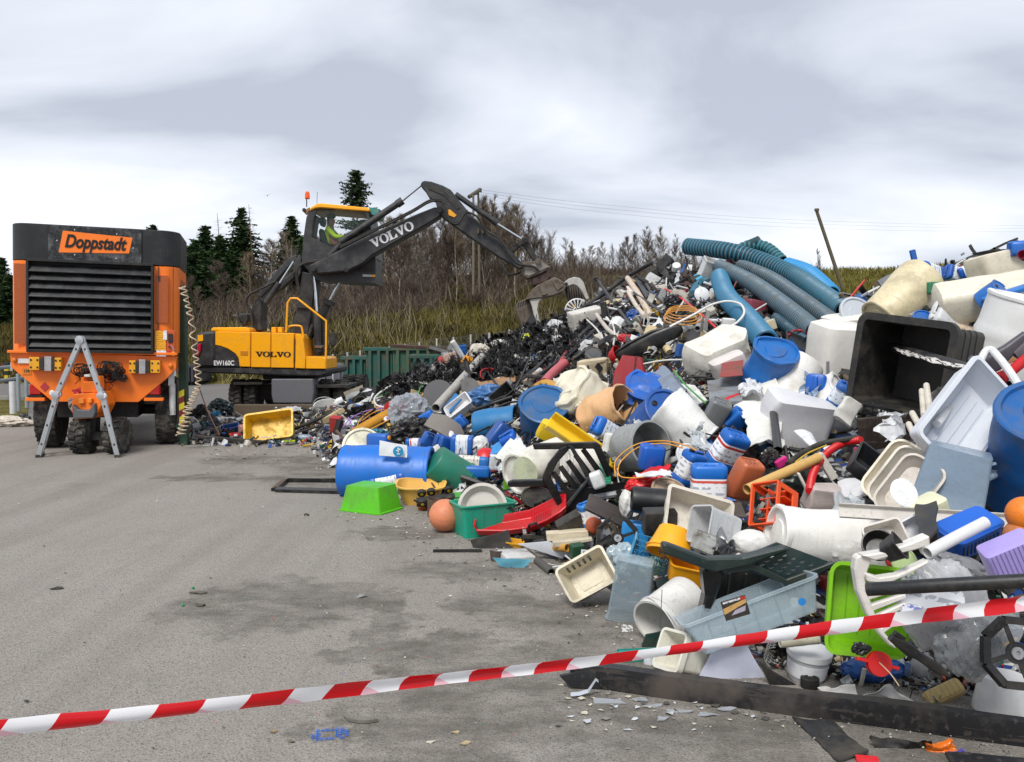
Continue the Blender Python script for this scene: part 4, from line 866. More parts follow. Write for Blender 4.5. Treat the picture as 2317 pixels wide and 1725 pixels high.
for i in range(5):
    dy = hs.uniform(-4, 4); et('hose', [(770,560+dy),(850,520+dy),(930,480+dy),(972,456+dy),(1000,455+dy),(1010,478+dy),(1018,500+dy),(1036,505+dy),(1050,485+dy),(1058,478+dy)], 1.6, dkm, -.42-.03*i, idt, 7)
for i in range(4):
    dy = hs.uniform(-3, 3); et('hose', [(1055,478+dy),(1080,490+dy),(1100,520+dy),(1130,540+dy),(1150,570+dy),(1170,595+dy),(1205,602+dy),(1220,612+dy)], 1.5, dkm, -.36-.03*i, idt, 7)
et('hose', [(1123,578),(1130,600),(1150,618),(1165,620),(1178,615)], 1.4, dkm, -.2, idt, 7); et('hose', [(1147,560),(1155,548),(1168,550),(1185,570),(1190,592)], 1.4, dkm, -.3, idt, 7); et('hose', [(1125,590),(1135,612),(1158,623),(1176,618)], 1.4, dkm, -.1, idt, 7)
for x, y in ((1082,524),(1093,524)): et('valve', [(x,y-5),(x,y+5)], 3.6, pl('#5a5248', .4, .3, .5), -.34, idt)
# ================= grapple
gst = pl('#6d655b', .6, .7, .3, dcol=(.09, .06, .04), bump=.4); gl = pl('#bab6af', .5, .4, .2)
ep('grapple_bracket', [(1410,905),(1440,880),(1520,870),(1570,845),(1600,870),(1680,930),(1590,985),(1470,1035),(1425,1015)], gst, -.35, .5, .015, zz=z3)
ep('grapple_plate', [(1432,925),(1585,880),(1660,925),(1480,1010),(1440,1000)], pl('#8a857c', .5, .5), -.37, .03, .003, zz=z3)
et('bracket_pin', [(1558,870,-.45),(1558,870,.25)], 6.5, gst, 0, z3, 16)
ep('rotator', [(1490,1030),(1640,960),(1690,1010),(1640,1070),(1510,1110)], pl('#3b2422', .6, .5), -.3, .55, .03, zz=z3)
gbd = ep('grapple_body', [(1440,1235),(1490,1150),(1555,1095),(1720,1020),(1835,1090),(1800,1155),(1700,1195),(1600,1215)], gst, -.35, .7, .02, zz=z3)
ep('body_rib', [(1560,1110),(1610,1085),(1650,1180),(1600,1195)], gst, -.38, .05, .005, zz=z3, par=gbd); ep('body_rib', [(1690,1060),(1740,1040),(1800,1100),(1740,1150)], gst, -.38, .05, .005, zz=z3, par=gbd)
claw = [(1345,1300),(1362,1262),(1440,1225),(1500,1195),(1560,1185),(1575,1215),(1560,1260),(1545,1330),(1570,1420),(1590,1480),(1540,1470),(1500,1500),(1440,1500),(1400,1470),(1370,1390)]
ep('left_jaw', claw, gst, -.05, .8, .02, zz=z3, par=gbd)
ep('jaw_side', [(1480,1240),(1540,1190),(1600,1170),(1632,1175),(1635,1200),(1590,1225),(1562,1262),(1553,1330),(1572,1420),(1592,1480),(1560,1465),(1520,1380),(1500,1290)], gl, -.3, .06, .01, zz=z3, par=gbd)
for i in range(6):
    x = 1368+i*22; ep('jaw_slot', [(x,1310-i*8),(x+9,1300-i*8),(x+16,1255-i*8),(x+8,1258-i*8)], dk, -.065, .02, 0, zz=z3, par=gbd)
for i in range(4): x = 1400+i*36; ep('jaw_rib', [(x-30+i*6,1320-i*10),(x-24+i*6,1316-i*10),(x+18,1485),(x+10,1488)], gst, -.08, .04, 0, zz=z3, par=gbd)
ep('right_jaw', [(1815,1105),(1880,1090),(1940,1120),(2000,1240),(1950,1260),(1860,1245),(1830,1170)], dkm, .0, .6, .02, zz=z3, par=gbd)
for i in range(7): x = 1828+i*22; ep('jaw_tine', [(x,1110),(x+12,1108),(x+24,1225),(x+14,1228)], gst, -.03, .04, 0, zz=z3, par=gbd)
ep('jaw_side', [(1800,1085),(1812,1060),(1850,1035),(1900,1020),(1950,1030),(1985,1070),(2035,1220),(2010,1232),(1960,1140),(1920,1098),(1880,1090),(1830,1110),(1808,1105)], gl, -.3, .06, .01, zz=z3, par=gbd)
for c in ((1612,1188),(1823,1086)): et('jaw_pin', [(*c,-.36),(*c,.2)], 3.6, dk, 0, z3, 14, par=gbd)
# ================= operator
def skin_body(verts, edges, rad, lv=1):
    me = bpy.data.meshes.new('b'); me.from_pydata(verts, edges, []); o = bpy.data.objects.new('b', me); col.objects.link(o)
    o.modifiers.new('s', 'SKIN'); sv = me.skin_vertices[0].data
    for i, r_ in enumerate(rad): sv[i].radius = (r_, r_)
    sv[0].use_root = True; s = o.modifiers.new('u', 'SUBSURF'); s.levels = lv; bpy.context.view_layer.update()
    r = bpy.data.meshes.new_from_object(o.evaluated_get(bpy.context.evaluated_depsgraph_get())); bpy.data.objects.remove(o); r.shade_smooth(); return r
po = P(*z2((960,530)), EY+.6)
pe = empty('person', po, 'seated operator in hi-vis yellow top inside the excavator cab', 'person')
V_ = [(0,0,0),(.0,0,.22),(.02,0,.42),(.03,0,.5),(.06,0,.56),(.075,0,.66),(.0,-.2,.4),(.2,-.24,.2),(.4,-.2,.22),(.0,.2,.4),(.2,.24,.2),(.4,.2,.22),(.38,-.12,.03),(.42,-.12,-.35),(.38,.12,.03),(.42,.12,-.35),(.48,-.19,.23),(.48,.19,.23)]
E_ = [(0,1),(1,2),(2,3),(3,4),(4,5),(2,6),(6,7),(7,8),(2,9),(9,10),(10,11),(0,12),(12,13),(0,14),(14,15),(8,16),(11,17)]
Rd = [.15,.15,.15,.06,.085,.075,.07,.05,.035,.07,.05,.035,.085,.06,.085,.06,.04,.04]
mk('body', skin_body(V_, E_, Rd, 2), pl('#a5705a', .6, 0, bump=0), pe)
ids = [0,1,2,6,7,8,9,10,11]; mp_ = {v: i for i, v in enumerate(ids)}
mk('hi_vis_top', skin_body([V_[i] for i in ids], [(mp_[a], mp_[b]) for a, b in E_ if a in mp_ and b in mp_], [Rd[i]*1.12 for i in ids], 2), pl('#c6f01e', .5, 0, bump=0), pe)
mk('hair', M().rev([(.001,.1),(.06,.09),(.095,.05),(.102,0),(.1,-.03)], 16, None, True, False), pl('#33231a', .8, 0), pe, (.05, 0, .665), (0, R(-28), 0))
mk('ear', M().rev([(.002,-.015),(.022,0),(.002,.015)], 8), pl('#a5705a', .6, 0, bump=0), pe, (.06, -.085, .62), (R(90), 0, 0))
mk('nose', M().rev([(.018,0),(.002,.03)], 8), pl('#a5705a', .6, 0, bump=0), pe, (.145, 0, .615), (0, R(80), 0))
# ================= builders for the heap (photo pixels; the place function scales them to metres)
def drum(r, h, c, open_=False, ribs=2, dent=0, seed=0, bung=True, dirt=.35, taper=1.0, rimc=None, clear=0, rough=.42, freq=None):
    mt = pl(c, rough, dirt, clear=clear); H = h/2; pr = []
    def w(z): return r*(1+(taper-1)*(z+H)/h)
    pr += [(r*.02, -H+h*.02), (r*.84, -H+h*.02), (r*.9, -H), (r*.98, -H+h*.012), (r, -H+h*.04)]
    k = 14
    for i in range(1, k):
        z = -H+h*i/k; b = 1.0
        for j in range(ribs):
            if abs(i/k-(j+1)/(ribs+1)) < .5/k: b = 1.03
        pr.append((w(z)*b*(1+.012*math.sin(math.pi*i/k)), z))
    pr += [(w(H), H-h*.05), (w(H)*1.035, H-h*.045), (w(H)*1.04, H-h*.012), (w(H)*1.0, H)]
    if open_: pr += [(w(H)*.95, H), (w(H)*.93, H-h*.06), (w(0)*.93, 0), (w(-H)*.92, -H+h*.06), (r*.02, -H+h*.05)]
    else: pr += [(w(H)*.9, H-.001*h), (w(H)*.87, H-h*.035), (w(H)*.5, H-h*.03), (w(H)*.48, H-h*.018), (r*.02, H-h*.018)]
    b = M().rev(pr, 40)
    b.dent(dent or r*.035, (freq or 1.1)/r, seed, True)
    ps = [('body', b, mt)]
    if not open_ and bung and not dent:
        for s in (-1, 1): ps.append(('bung', M().rev([(r*.13, 0), (r*.13, h*.03), (r*.09, h*.035), (r*.08, h*.02), (.01, h*.02)], 14, Matrix.Translation((s*r*.6, 0, H-h*.035)), False), pl(c if s > 0 else '#111317', .4, .2)))
    return ps
def bucket(r0, r1, h, c, handle=True, hang=0, dent=0, seed=0, dirt=.3, rim=True, clear=0, inner=None, hc='#c9cacb'):
    H = h/2; t = r1*.05
    pr = [(.02*r0, -H), (r0*.95, -H), (r0, -H+h*.03), ((r0+r1)/2, 0), (r1*.985, H-h*.16)]
    pr += [(r1*1.05, H-h*.155), (r1*1.05, H-h*.13), (r1*1.0, H-h*.125), (r1, H-h*.02), (r1*1.04, H-h*.02), (r1*1.04, H), (r1-t, H)] if rim else [(r1, H), (r1-t, H)]
    pr += [((r0+r1)/2-t, 0), (r0-t, -H+h*.05), (.02*r0, -H+h*.05)]
    b = M().rev(pr, 36)
    if dent: b.dent(dent, 1.1/r1, seed, True)
    ps = [('body', b, pl(c, .4, dirt, clear=clear))]
    if handle:
        a = R(hang); pts = []
        for i in range(17):
            u = math.pi*i/16; x = math.cos(u)*r1*1.07; q = math.sin(u)*r1*1.12
            pts.append((x, -q*math.cos(a), H-h*.12+q*math.sin(a)))
        ps.append(('handle', M().tube(pts, r1*.028, 6), pl(hc, .4, .2)))
    return ps
def can(w, h, d, c, lab=None, cap='#1c4fa8', bottom=True, dirt=.25, dent=0, seed=0, ink='#3b4a6b', band=(.22, .74), clear=0, labc='#e6e8ea', capside=-1):
    mt = pl(c, .36, dirt, clear=clear); H = h/2; r = min(w, d)*.26
    ri = [rr(w*.70, d*.62, r*.5, -H+h*.035), rr(w*.76, d*.68, r*.6, -H+h*.01), rr(w*.84, d*.8, r*.8, -H), rr(w*.95, d*.93, r, -H+h*.025), rr(w, d, r, -H+h*.07)]
    if lab is not None: ri += [rr(w, d, r, -H+h*(band[0]-.02)), rr(w*.975, d*.965, r, -H+h*band[0]), rr(w*.975, d*.965, r, -H+h*band[1]), rr(w, d, r, -H+h*(band[1]+.02))]
    ri += [rr(w, d, r, H-h*.14), rr(w*.96, d*.94, r, H-h*.09), rr(w*.8, d*.78, r*.8, H-h*.055)]
    # recessed shoulder left around a raised grip
    b = M().loft(ri)
    gx = w*.12
    b.loft([rr(w*.6, d*.22, d*.1, H-h*.07, cx=gx), rr(w*.6, d*.22, d*.1, H-h*.01, cx=gx), rr(w*.52, d*.16, d*.08, H+h*.005, cx=gx)])
    if dent: b.dent(dent, 1.6/max(w, h), seed, True)
    ps = [('body', b, mt)]
    ps.append(('grip_hole', M().loft([rr(w*.4, d*.235, d*.02, H-h*.055, 1, cx=gx), rr(w*.4, d*.235, d*.02, H-h*.025, 1, cx=gx)]), pl('#0b1a38' if c != WHITE else '#666666', .7, 0)))
    ps.append(('cap', M().rev([(w*.105, H-h*.07), (w*.11, H-h*.06), (w*.11, H+h*.005), (w*.09, H+h*.012), (.01, H+h*.012)], 16, Matrix.Translation((capside*w*.31, 0, 0)), False), pl(cap, .35, .15)))
    if lab:
        z0, z1 = -H+h*(band[0]+.01), -H+h*(band[1]-.01); zi = z1-z0
        ps.append(('paper_label', M().loft([rr(w*.985, d*.975, r, z0), rr(w*.985, d*.975, r, z1)], False, False), printed(labc, ink, 26)))
        if lab != 'plain':
            ps.append(('colour_band', M().loft([rr(w*.99, d*.98, r, z0+zi*.08), rr(w*.99, d*.98, r, z0+zi*.2)], False, False), pl(lab, .5, .1)))
            ps.append(('colour_band', M().loft([rr(w*.99, d*.98, r, z1-zi*.1), rr(w*.99, d*.98, r, z1-zi*.06)], False, False), pl(lab, .5, .1)))
    if bottom:
        ps.append(('base_rib', M().box((0, 0, -H+h*.028), (w*.05, d*.45, h*.02)).box((-w*.18, 0, -H+h*.0282), (w*.05, d*.4, h*.02)).box((w*.18, 0, -H+h*.0282), (w*.05, d*.4, h*.02)).box((0, 0, -H+h*.0279), (w*.36, d*.05, h*.02)), mt))
    return ps
def tub(w, d, h, c, taper=.86, r=7, t=2.2, rim=4, clear=0, dirt=.3, ribs=0, dent=0, seed=0, rough=.4, lip=3, ribc=None, floor=0):
    H = h/2; a = []
    for i in range(5):
        f = i/4; k = taper+(1-taper)*f; a.append(rr(w*k, d*k, r, -H+h*f*.93))
    a.insert(0, rr(w*taper*.96, d*taper*.94, r, -H-.2))
    a += [rr(w+rim*2, d+rim*2, r+rim, H-lip), rr(w+rim*2, d+rim*2, r+rim, H), rr(w-t, d-t, r-t*.4, H)]
    for i in range(3, -1, -1):
        f = i/3; k = taper+(1-taper)*f; a.append(rr(w*k-2*t, d*k-2*t, max(1, r-t), -H+t+(h-2*t)*f*.9))
    b = M().loft(a)
    b.dent(dent or max(w, d)*.018, 1.3/max(w, d), seed+w, True)
    mt = pl(c, rough, dirt, clear=clear); ps = [('body', b, mt)]
    if floor: ps += [('rib', M().box((w*taper*(-.5+(i+.5)/floor), 0, -H+t+1.2), (2, d*taper*.8, 2)), pl(ribc or c, rough, dirt)) for i in range(floor)]
    if ribs:
        for i in range(ribs):
            x = w*taper*(-.5+(i+.5)/ribs)
            for s in (-1, 1):
                rb = M().add([(x-1.5, s*d*taper*.5, -H+2), (x+1.5, s*d*taper*.5, -H+2), (x+1.5, s*(d*.5+1.2), H-lip-1), (x-1.5, s*(d*.5+1.2), H-lip-1), (x-1.5, s*d*taper*.5-s*3, -H+2), (x+1.5, s*d*taper*.5-s*3, -H+2), (x+1.5, s*d*.5-s*3, H-lip-1), (x-1.5, s*d*.5-s*3, H-lip-1)], [(0,1,2,3),(7,6,5,4),(0,4,5,1),(1,5,6,2),(2,6,7,3),(3,7,4,0)]); ps.append(('rib', rb, mt))
    return ps
def disc(r, t, c, ring=True, dent=0, seed=0, dirt=.4, clear=0):
    pr = [(.02*r, -t/2), (r*.97, -t/2), (r, -t*.3), (r, t*.4), (r*.96, t/2), (r*.88, t/2), (r*.85, t*.1), (r*.5, t*.1), (r*.48, t*.3), (.02*r, t*.3)] if ring else [(.02*r, -t/2), (r, -t/2), (r, t/2), (.02*r, t/2)]
    b = M().rev(pr, 36)
    if dent: b.dent(dent, 1.2/r, seed, True)
    return [('disc', b, pl(c, .45, dirt, clear=clear))]
def ballp(r, c, dirt=.4):
    b = M().rev([(max(.01, r*math.sin(math.pi*i/24)), -r*math.cos(math.pi*i/24)) for i in range(25)], 36); b.join(M().rev([(r*.995, -r*.012), (r*1.012, 0), (r*.995, r*.012)], 36, None, False, False))
    return [('ball', b, pl(c, .5, dirt))]
def blob(w, h, d, c, amp=.12, seed=1, freq=2.2, clear=0, rough=.35, dirt=.25, mat=None, n=34, flat=.0, an=(1, 1, 1), metal=0):
    b = M().rev([(max(.01, math.sin(math.pi*i/n)), -math.cos(math.pi*i/n)) for i in range(n+1)], n*2)
    s = Vector((seed*3.3, seed*1.7, seed*.9))
    for i, p in enumerate(b.v):
        q = Vector((p.x*an[0], p.y*an[1], p.z*an[2]))*freq+s; k = 1-abs(noise.noise(q))*1.1*amp*4-abs(noise.noise(q*2.3))*amp*1.7-abs(noise.noise(q*5))*amp*.5+noise.noise(q*.5)*amp*1.5
        p = p*(k+amp); p = Vector((math.copysign(abs(p.x)**(1-flat), p.x), math.copysign(abs(p.y)**(1-flat), p.y), math.copysign(abs(p.z)**(1-flat), p.z)))
        b.v[i] = Vector((p.x*w/2, p.y*d/2, p.z*h/2))
    return [('bag', b, mat or pl(c, rough, dirt, metal, clear, bump=.15))]
def rbox(w, d, h, c, r=5, dirt=.3, dent=0, seed=0, rough=.4, clear=0, n=8, name='body', mat=None, freq=1.4, top=.9):
    H = h/2; a = [rr(w*top-r, d*top-r, r*.6, -H), rr(w*.98, d*.98, r, -H+r*.3), rr(w, d, r, -H+r*.8)]+[rr(w, d, r, -H+r*.8+(h-1.6*r)*i/n) for i in range(1, n+1)]+[rr(w*.98, d*.98, r, H-r*.3), rr(w*top-r, d*top-r, r*.6, H)]
    b = M().loft(a)
    if dent: b.dent(dent, freq/max(w, d, h), seed, True)
    return [(name, b, mat or pl(c, rough, dirt, clear=clear))]
def shard(w, d, t, c, seed=0, clear=0, dirt=.4):
    r_ = random.Random(seed*13+5); n = 7; a = [(6.283*i/n+r_.uniform(-.3, .3)) for i in range(n)]; q = [r_.uniform(.55, 1.1) for _ in range(n)]
    rg = [[(w/2*q[i]*math.cos(a[i]), d/2*q[i]*math.sin(a[i]), z+t*.8*math.sin(a[i]*2+seed)) for i in range(n)] for z in (0, t)]
    return [('body', M().loft(rg), pl(c, .45, dirt, clear=clear))]
def lattice(w, h, nx, ny, t, z=0, mat=None):
    m = M()
    for i in range(nx+1): m.box((-w/2+w*i/nx, 0, z), (t, t, h))
    for j in range(ny+1): m.box((0, .1, z-h/2+h*j/ny), (w, t*.9, t))
    return m
# ================= the heap's own body
def mound():
    cols = list(range(400, 2860, 30)); m = M(); rows = 26; W = len(cols)
    for j in range(rows+7):
        for px in cols:
            toe, rid, Yr = tab(px); 
            if j <= rows:
                f = j/rows; py = toe-6+(rid+16-toe)*f; Y = D(px, py)+.32*min(1, f*5+.0)
                p = P(px, py, Y); p.z = max(p.z-.02, -.03) if j else -.03
            else:
                q = P(px, rid+16, Yr+.32); g = (j-rows)/6; p = Vector((q.x*(1+.12*g), q.y+2.6*g, q.z*(1-g)**1.2-.03*g))
            n_ = noise.noise_vector(p*2.1)*.09*(1 if p.z > .03 else 0)
            m.v.append(p+n_)
    for j in range(rows+6):
        for i in range(W-1): a = j*W+i; m.f.append((a, a+1, a+W+1, a+W))
    return m
mm, nt, bs = base_mat('mixed_rubbish'); tcx = N(nt, 'ShaderNodeTexCoord'); vo = N(nt, 'ShaderNodeTexVoronoi'); vo.inputs['Scale'].default_value = 16; L(nt, tcx.outputs['Object'], vo.inputs[0])
rp = N(nt, 'ShaderNodeValToRGB'); rp.color_ramp.interpolation = 'CONSTANT'; e = rp.color_ramp.elements; e[0].color = (*lin('#121212'), 1); e[1].position = .35; e[1].color = (*lin('#2a2826'), 1)
for po_, cc in ((.5, '#8f8f8d'), (.6, '#153a78'), (.68, '#4a463f'), (.8, '#c9c7c0'), (.88, '#7a2420'), (.91, '#1b1b1c')): x = e.new(po_); x.color = (*lin(cc), 1)
sx = N(nt, 'ShaderNodeSeparateColor'); L(nt, vo.outputs['Color'], sx.inputs[0]); L(nt, sx.outputs[0], rp.inputs[0]); L(nt, rp.outputs[0], bs.inputs[0]); bs.inputs['Roughness'].default_value = .6
bp = N(nt, 'ShaderNodeBump'); bp.inputs['Distance'].default_value = .05; L(nt, sx.outputs[1], bp.inputs['Height']); L(nt, bp.outputs[0], bs.inputs['Normal'])
reg(mk('rubbish_heap', mound(), mm, smooth=0), 'the packed mass of small mixed plastic rubbish under the larger pieces', None, None, 'stuff')
# ================= loose scraps wedged between the larger things
def scrap_set(n, pxr, tr_, size, off, seed, fams, out=False):
    rnd = random.Random(seed); ms = {c: M() for c in fams}; cs = list(fams); ws = [fams[c] for c in cs]
    for _ in range(n):
        px = rnd.uniform(*pxr); toe, rid, Yr = tab(px); f = rnd.uniform(*tr_); py = toe+(rid-toe)*f
        Y = D(px, py)+rnd.uniform(*off); s = rnd.uniform(*size)*Y/F*(1.0 if rnd.random() < .8 else 1.8)
        c = rnd.choices(cs, ws)[0]; m = ms[c]; p = P(px, py, Y)
        if p.z < .02: p.z = .02
        mt = Matrix.Translation(p) @ Matrix.Rotation(rnd.uniform(0, 6.28), 4, Vector((rnd.gauss(0, 1), rnd.gauss(0, 1), rnd.gauss(0, 1))).normalized())
        t = rnd.random()
        if t < .42:   # bent strip
            w_ = s*rnd.uniform(.15, .5); bd = rnd.uniform(-.6, .6); vs = []
            for i in range(5):
                u = i/4-.5; z = bd*s*(u*u*4-1)*.3; vs += [(u*s, -w_/2*rnd.uniform(.8, 1.1), z), (u*s, w_/2*rnd.uniform(.8, 1.1), z)]
            m.add(vs, [(2*i, 2*i+2, 2*i+3, 2*i+1) for i in range(4)], mt)
        elif t < .58: m.box((0, 0, 0), (s*rnd.uniform(.5, 1), s*rnd.uniform(.3, .7), s*rnd.uniform(.15, .5)), mt)
        elif t < .78:
            b = rnd.uniform(-.4, .4); m.tube([(-s, 0, 0), (-s*.3, b*s*.4, 0), (s*.4, b*s*.4, 0), (s, 0, 0)], s*rnd.uniform(.04, .16), 7, True, 0) if False else m.join(M().tube([(-s, 0, 0), (-s*.3, b*s*.4, 0), (s*.4, b*s*.4, 0), (s, 0, 0)], s*rnd.uniform(.04, .16), 7), mt)
        elif t < .9:
            r_ = s*rnd.uniform(.25, .5); m.join(M().rev([(r_*.9, -s*.3), (r_, s*.3), (r_*.9, s*.3), (r_*.8, -s*.2)], 10, None, True, False), mt)
        else:
            vs = []; fs = []
            for i in range(4):
                for j in range(4): vs.append(Vector((i-1.5, j-1.5, rnd.gauss(0, .45)))*s*.35)
            fs = [(i*4+j, i*4+j+1, i*4+j+5, i*4+j+4) for i in range(3) for j in range(3)]; m.add(vs, fs, mt)
    return ms
FAM = {'#151618': 38, '#26282b': 20, '#d5d6d6': 17, '#b9b4a8': 9, '#8c8f92': 9, '#1a4fa6': 3.5, '#14386f': 3, '#a81c22': 3, '#6b5a48': 6, '#c8b48a': 4, '#1f5c4c': 2, '#cfa51e': 1.5, '#7b3a30': 2}
NAMEC = {'#151618': 'black', '#26282b': 'charcoal', '#d5d6d6': 'white', '#b9b4a8': 'dirty cream', '#8c8f92': 'grey', '#1a4fa6': 'blue', '#14386f': 'dark blue', '#a81c22': 'red', '#6b5a48': 'brown', '#c8b48a': 'beige', '#1f5c4c': 'green', '#cfa51e': 'yellow', '#7b3a30': 'rusty red'}
def scraps(*a):
    for c, m in scrap_set(*a).items():
        if m.v: reg(mk('plastic_scraps', m, pl(c, .4, .4, bump=0), smooth=30), 'small %s plastic scraps wedged through the heap' % NAMEC[c], None, None, 'stuff')
scraps(3600, (760, 2500), (.02, 1.0), (12, 38), (.1, .36), 5, FAM)
scraps(850, (1180, 1760), (.62, 1.02), (8, 26), (-.05, .2), 6, FAM)
scraps(900, (400, 800), (-.1, .9), (5, 16), (-.1, .2), 7, FAM)
# crumpled black netting on the left slope of the ridge
def netting(n, seed, pts, sz, thick, bump_):
    rnd = random.Random(seed); m = M()
    for _ in range(n):
        i = rnd.randrange(len(pts)); cx, cy, rx, ry = pts[i]; a = rnd.uniform(0, 6.28); q = rnd.random()**.5
        px, py = cx+math.cos(a)*rx*q, cy+math.sin(a)*ry*q; Y = D(px, py)-bump_*(1-q)+rnd.uniform(-.08, .15); p = P(px, py, Y); s = sz*Y/F*rnd.uniform(.5, 1.5)
        d = Vector((rnd.gauss(0, 1), rnd.gauss(0, .6), rnd.gauss(0, .8))).normalized(); path = [p]
        for k in range(4): d = (d+Vector((rnd.gauss(0, .7), rnd.gauss(0, .7), rnd.gauss(0, .7)))).normalized(); path.append(path[-1]+d*s)
        if rnd.random() < .75: m.tube(path, thick*Y/F*rnd.uniform(.6, 1.6), 4, False)
        else:
            u = Vector((rnd.gauss(0, 1), rnd.gauss(0, 1), rnd.gauss(0, 1))).normalized()*s*.6
            k = len(m.v); m.v += [q_ for pp in path[:4] for q_ in (pp-u, pp+u)]; m.f += [(k+2*j, k+2*j+2, k+2*j+3, k+2*j+1) for j in range(3)]
    return m
NP = [(1230,775,70,30),(1180,785,60,30),(1290,738,50,20),(1260,800,50,34),(1120,800,60,34),(1160,820,50,36),(1060,830,60,26),(1000,850,60,20),(960,862,50,16),(920,880,40,16),(1210,775,50,24),(1290,780,40,26),(1110,850,50,22),(1225,752,40,12)]
reg(mk('black_netting', netting(8500, 3, NP, 7, .6, .3), pl('#0d0d0f', .36, .12, bump=0), smooth=60), 'tangled glossy black netting and film on the left slope of the heap', None, None, 'stuff')
reg(mk('netting_scraps', netting(260, 4, NP, 5, .5, .35), pl('#8d9298', .35, .2, bump=0), smooth=60), 'pale shreds caught in the black netting', None, None, 'stuff')
# flakes on the asphalt
def flakes(n, seed, cols, region, sz):
    rnd = random.Random(seed); ms = {c: M() for c in cols}
    for _ in range(n):
        px, py = region(rnd); p = G(px, py); s = rnd.uniform(*sz)*p.y/F*rnd.uniform(.5, 1.4); m = ms[rnd.choice(cols)]; a = rnd.uniform(0, 6.28); k = len(m.v); nn = rnd.randint(3, 6); el = rnd.uniform(.2, .8)
        pts = [Vector((math.cos(6.283*i/nn+a)*s*rnd.uniform(.5, 1.2), math.sin(6.283*i/nn+a)*s*el*rnd.uniform(.5, 1.3), rnd.uniform(.003, .012))) for i in range(nn)]
        m.v += [p+q for q in pts]; m.f.append(tuple(range(k, k+nn)))
    for c, m in ms.items(): reg(mk('ground_flakes', m, pl(c, .6, .3, bump=0), smooth=0), 'tiny chips and shreds scattered over the asphalt', None, None, 'stuff')
def reg_edge(r):
    px = r.uniform(450, 2300); toe = tab(px)[0]
    return px, min(1722, toe+abs(r.gauss(0, 1))*(55 if px > 760 else 30)+r.uniform(-20, 25))
flakes(1500, 1, ['#cfcfca', '#9a968e', '#3a3733', '#6f6a60', '#b3ab9a', '#1c1c1c'], reg_edge, (1.2, 5))
flakes(320, 2, ['#a8a297', '#5a554c', '#2c2a27', '#c9c4ba'], lambda r: (r.uniform(0, 2300), 1010+(r.random()**1.2)*710), (1.0, 4.5))
flakes(70, 3, ['#b4552f', '#1f9a63', '#2d57b5', '#b83232'], lambda r: (r.uniform(450, 1300), r.uniform(1010, 1700)), (1.0, 3))
flakes(130, 4, ['#b9bcc0', '#7f7d78', '#c4bda9', '#4b4844'], lambda r: (r.uniform(1260, 1800), 1545+r.random()*110), (3, 13))

def cables(n, pxr, fr, ln, rr_, c, seed, label):
    rnd = random.Random(seed); m = M()
    for _ in range(n):
        px = rnd.uniform(*pxr); toe, rid, Yr = tab(px); py = toe+(rid-toe)*rnd.uniform(*fr); a = rnd.gauss(-.7, .7); l = rnd.uniform(*ln); bow = rnd.uniform(-.5, .5)*l
        q = []
        for k in range(5):
            u = k/4-.5; x = px+math.cos(a)*l*u-math.sin(a)*bow*(.25-u*u); y = py+math.sin(a)*l*u+math.cos(a)*bow*(.25-u*u); q.append(P(x, y, D(x, max(y, tab(x)[1]))-.12-rnd.random()*.12))
        m.tube(spline(q, 4), rnd.uniform(*rr_)*q[0].y/F, 6)
    reg(mk('loose_cables', m, pl(c, .4, .3, bump=0)), label, None, None, 'stuff')
cables(85, (1080, 1640), (.5, .98), (50, 170), (.9, 2.6), '#18191b', 3, 'thin black cables and hoses tangled over the upper slope')
cables(26, (1150, 1640), (.5, .98), (40, 110), (.8, 2.2), '#cfccc4', 4, 'thin white hoses and strips tangled over the upper slope')
cables(40, (820, 1200), (.1, .8), (40, 120), (.8, 2), '#1d1e20', 5, 'thin dark cables tangled over the left toe of the heap')
# ================= left low debris, resting on the asphalt
def gthing(name, label, cat, parts, px, pyb, hh, rot=(0, 0, 0), group=None, dy=.12, lift=0):
    """pyb = ground contact row, hh = half height in px above it"""
    Y = GY(pyb)+dy; z = hh*Y/F+lift
    p = P(px, pyb, Y); p.z = z
    return thing(name, label, cat, parts, px, pyb, rot=rot, group=group, Y=Y, loc=p)
gthing('fish_crate', 'dirty yellow fish crate lying on its side in front of the excavator blade', 'crate', tub(106, 64, 34, '#e3b312', .93, 6, 3, 3, dirt=.55), 613, 1000, 29, (-4, 62, 4))
gthing('plastic_drum', 'white plastic drum lying left of the yellow fish crate', 'drum', drum(14, 72, WHITE, dirt=.4, ribs=0), 528, 974, 14, (-88, 8, 0))
gthing('plastic_bin', 'small broken blue bin left of the yellow fish crate', 'bin', tub(34, 24, 22, '#15387f', .9, 3, 2, 2), 524, 986, 11, (-5, 20, 15))
gthing('plastic_canister', 'dirty pink canister leaning on the yellow fish crate', 'canister', can(20, 30, 14, '#c49080', None, '#a86a5a', dirt=.5), 550, 992, 15, (4, 5, 10))
gthing('cloth_bundle', 'crumpled red cloth below the pink canister', 'cloth', blob(36, 15, 20, '#c0141c', .12, 3), 529, 995, 6)
gthing('refuse_sack', 'black refuse sack slumped beside the coiled hose', 'sack', blob(44, 56, 36, '#17181a', .16, 5, 2.6, rough=.3), 451, 972, 24, (10, 0, 0))
gthing('refuse_sack', 'charcoal refuse sack with grey folds near the orange machine', 'sack', blob(36, 38, 30, '#3b3d40', .16, 9, 2.6, rough=.4), 478, 978, 17, (-12, 0, 0))
gthing('refuse_sack', 'dark sack with blue lining beside the excavator wheel', 'sack', blob(58, 40, 30, '#15202b', .17, 12, 2.4, rough=.3), 502, 948, 18, (0, 0, 0), dy=.7)
gthing('cloth_bundle', 'crumpled blue cloth beside the excavator wheel', 'cloth', blob(26, 20, 20, '#1b5a8c', .15, 14), 488, 951, 8, dy=.3)
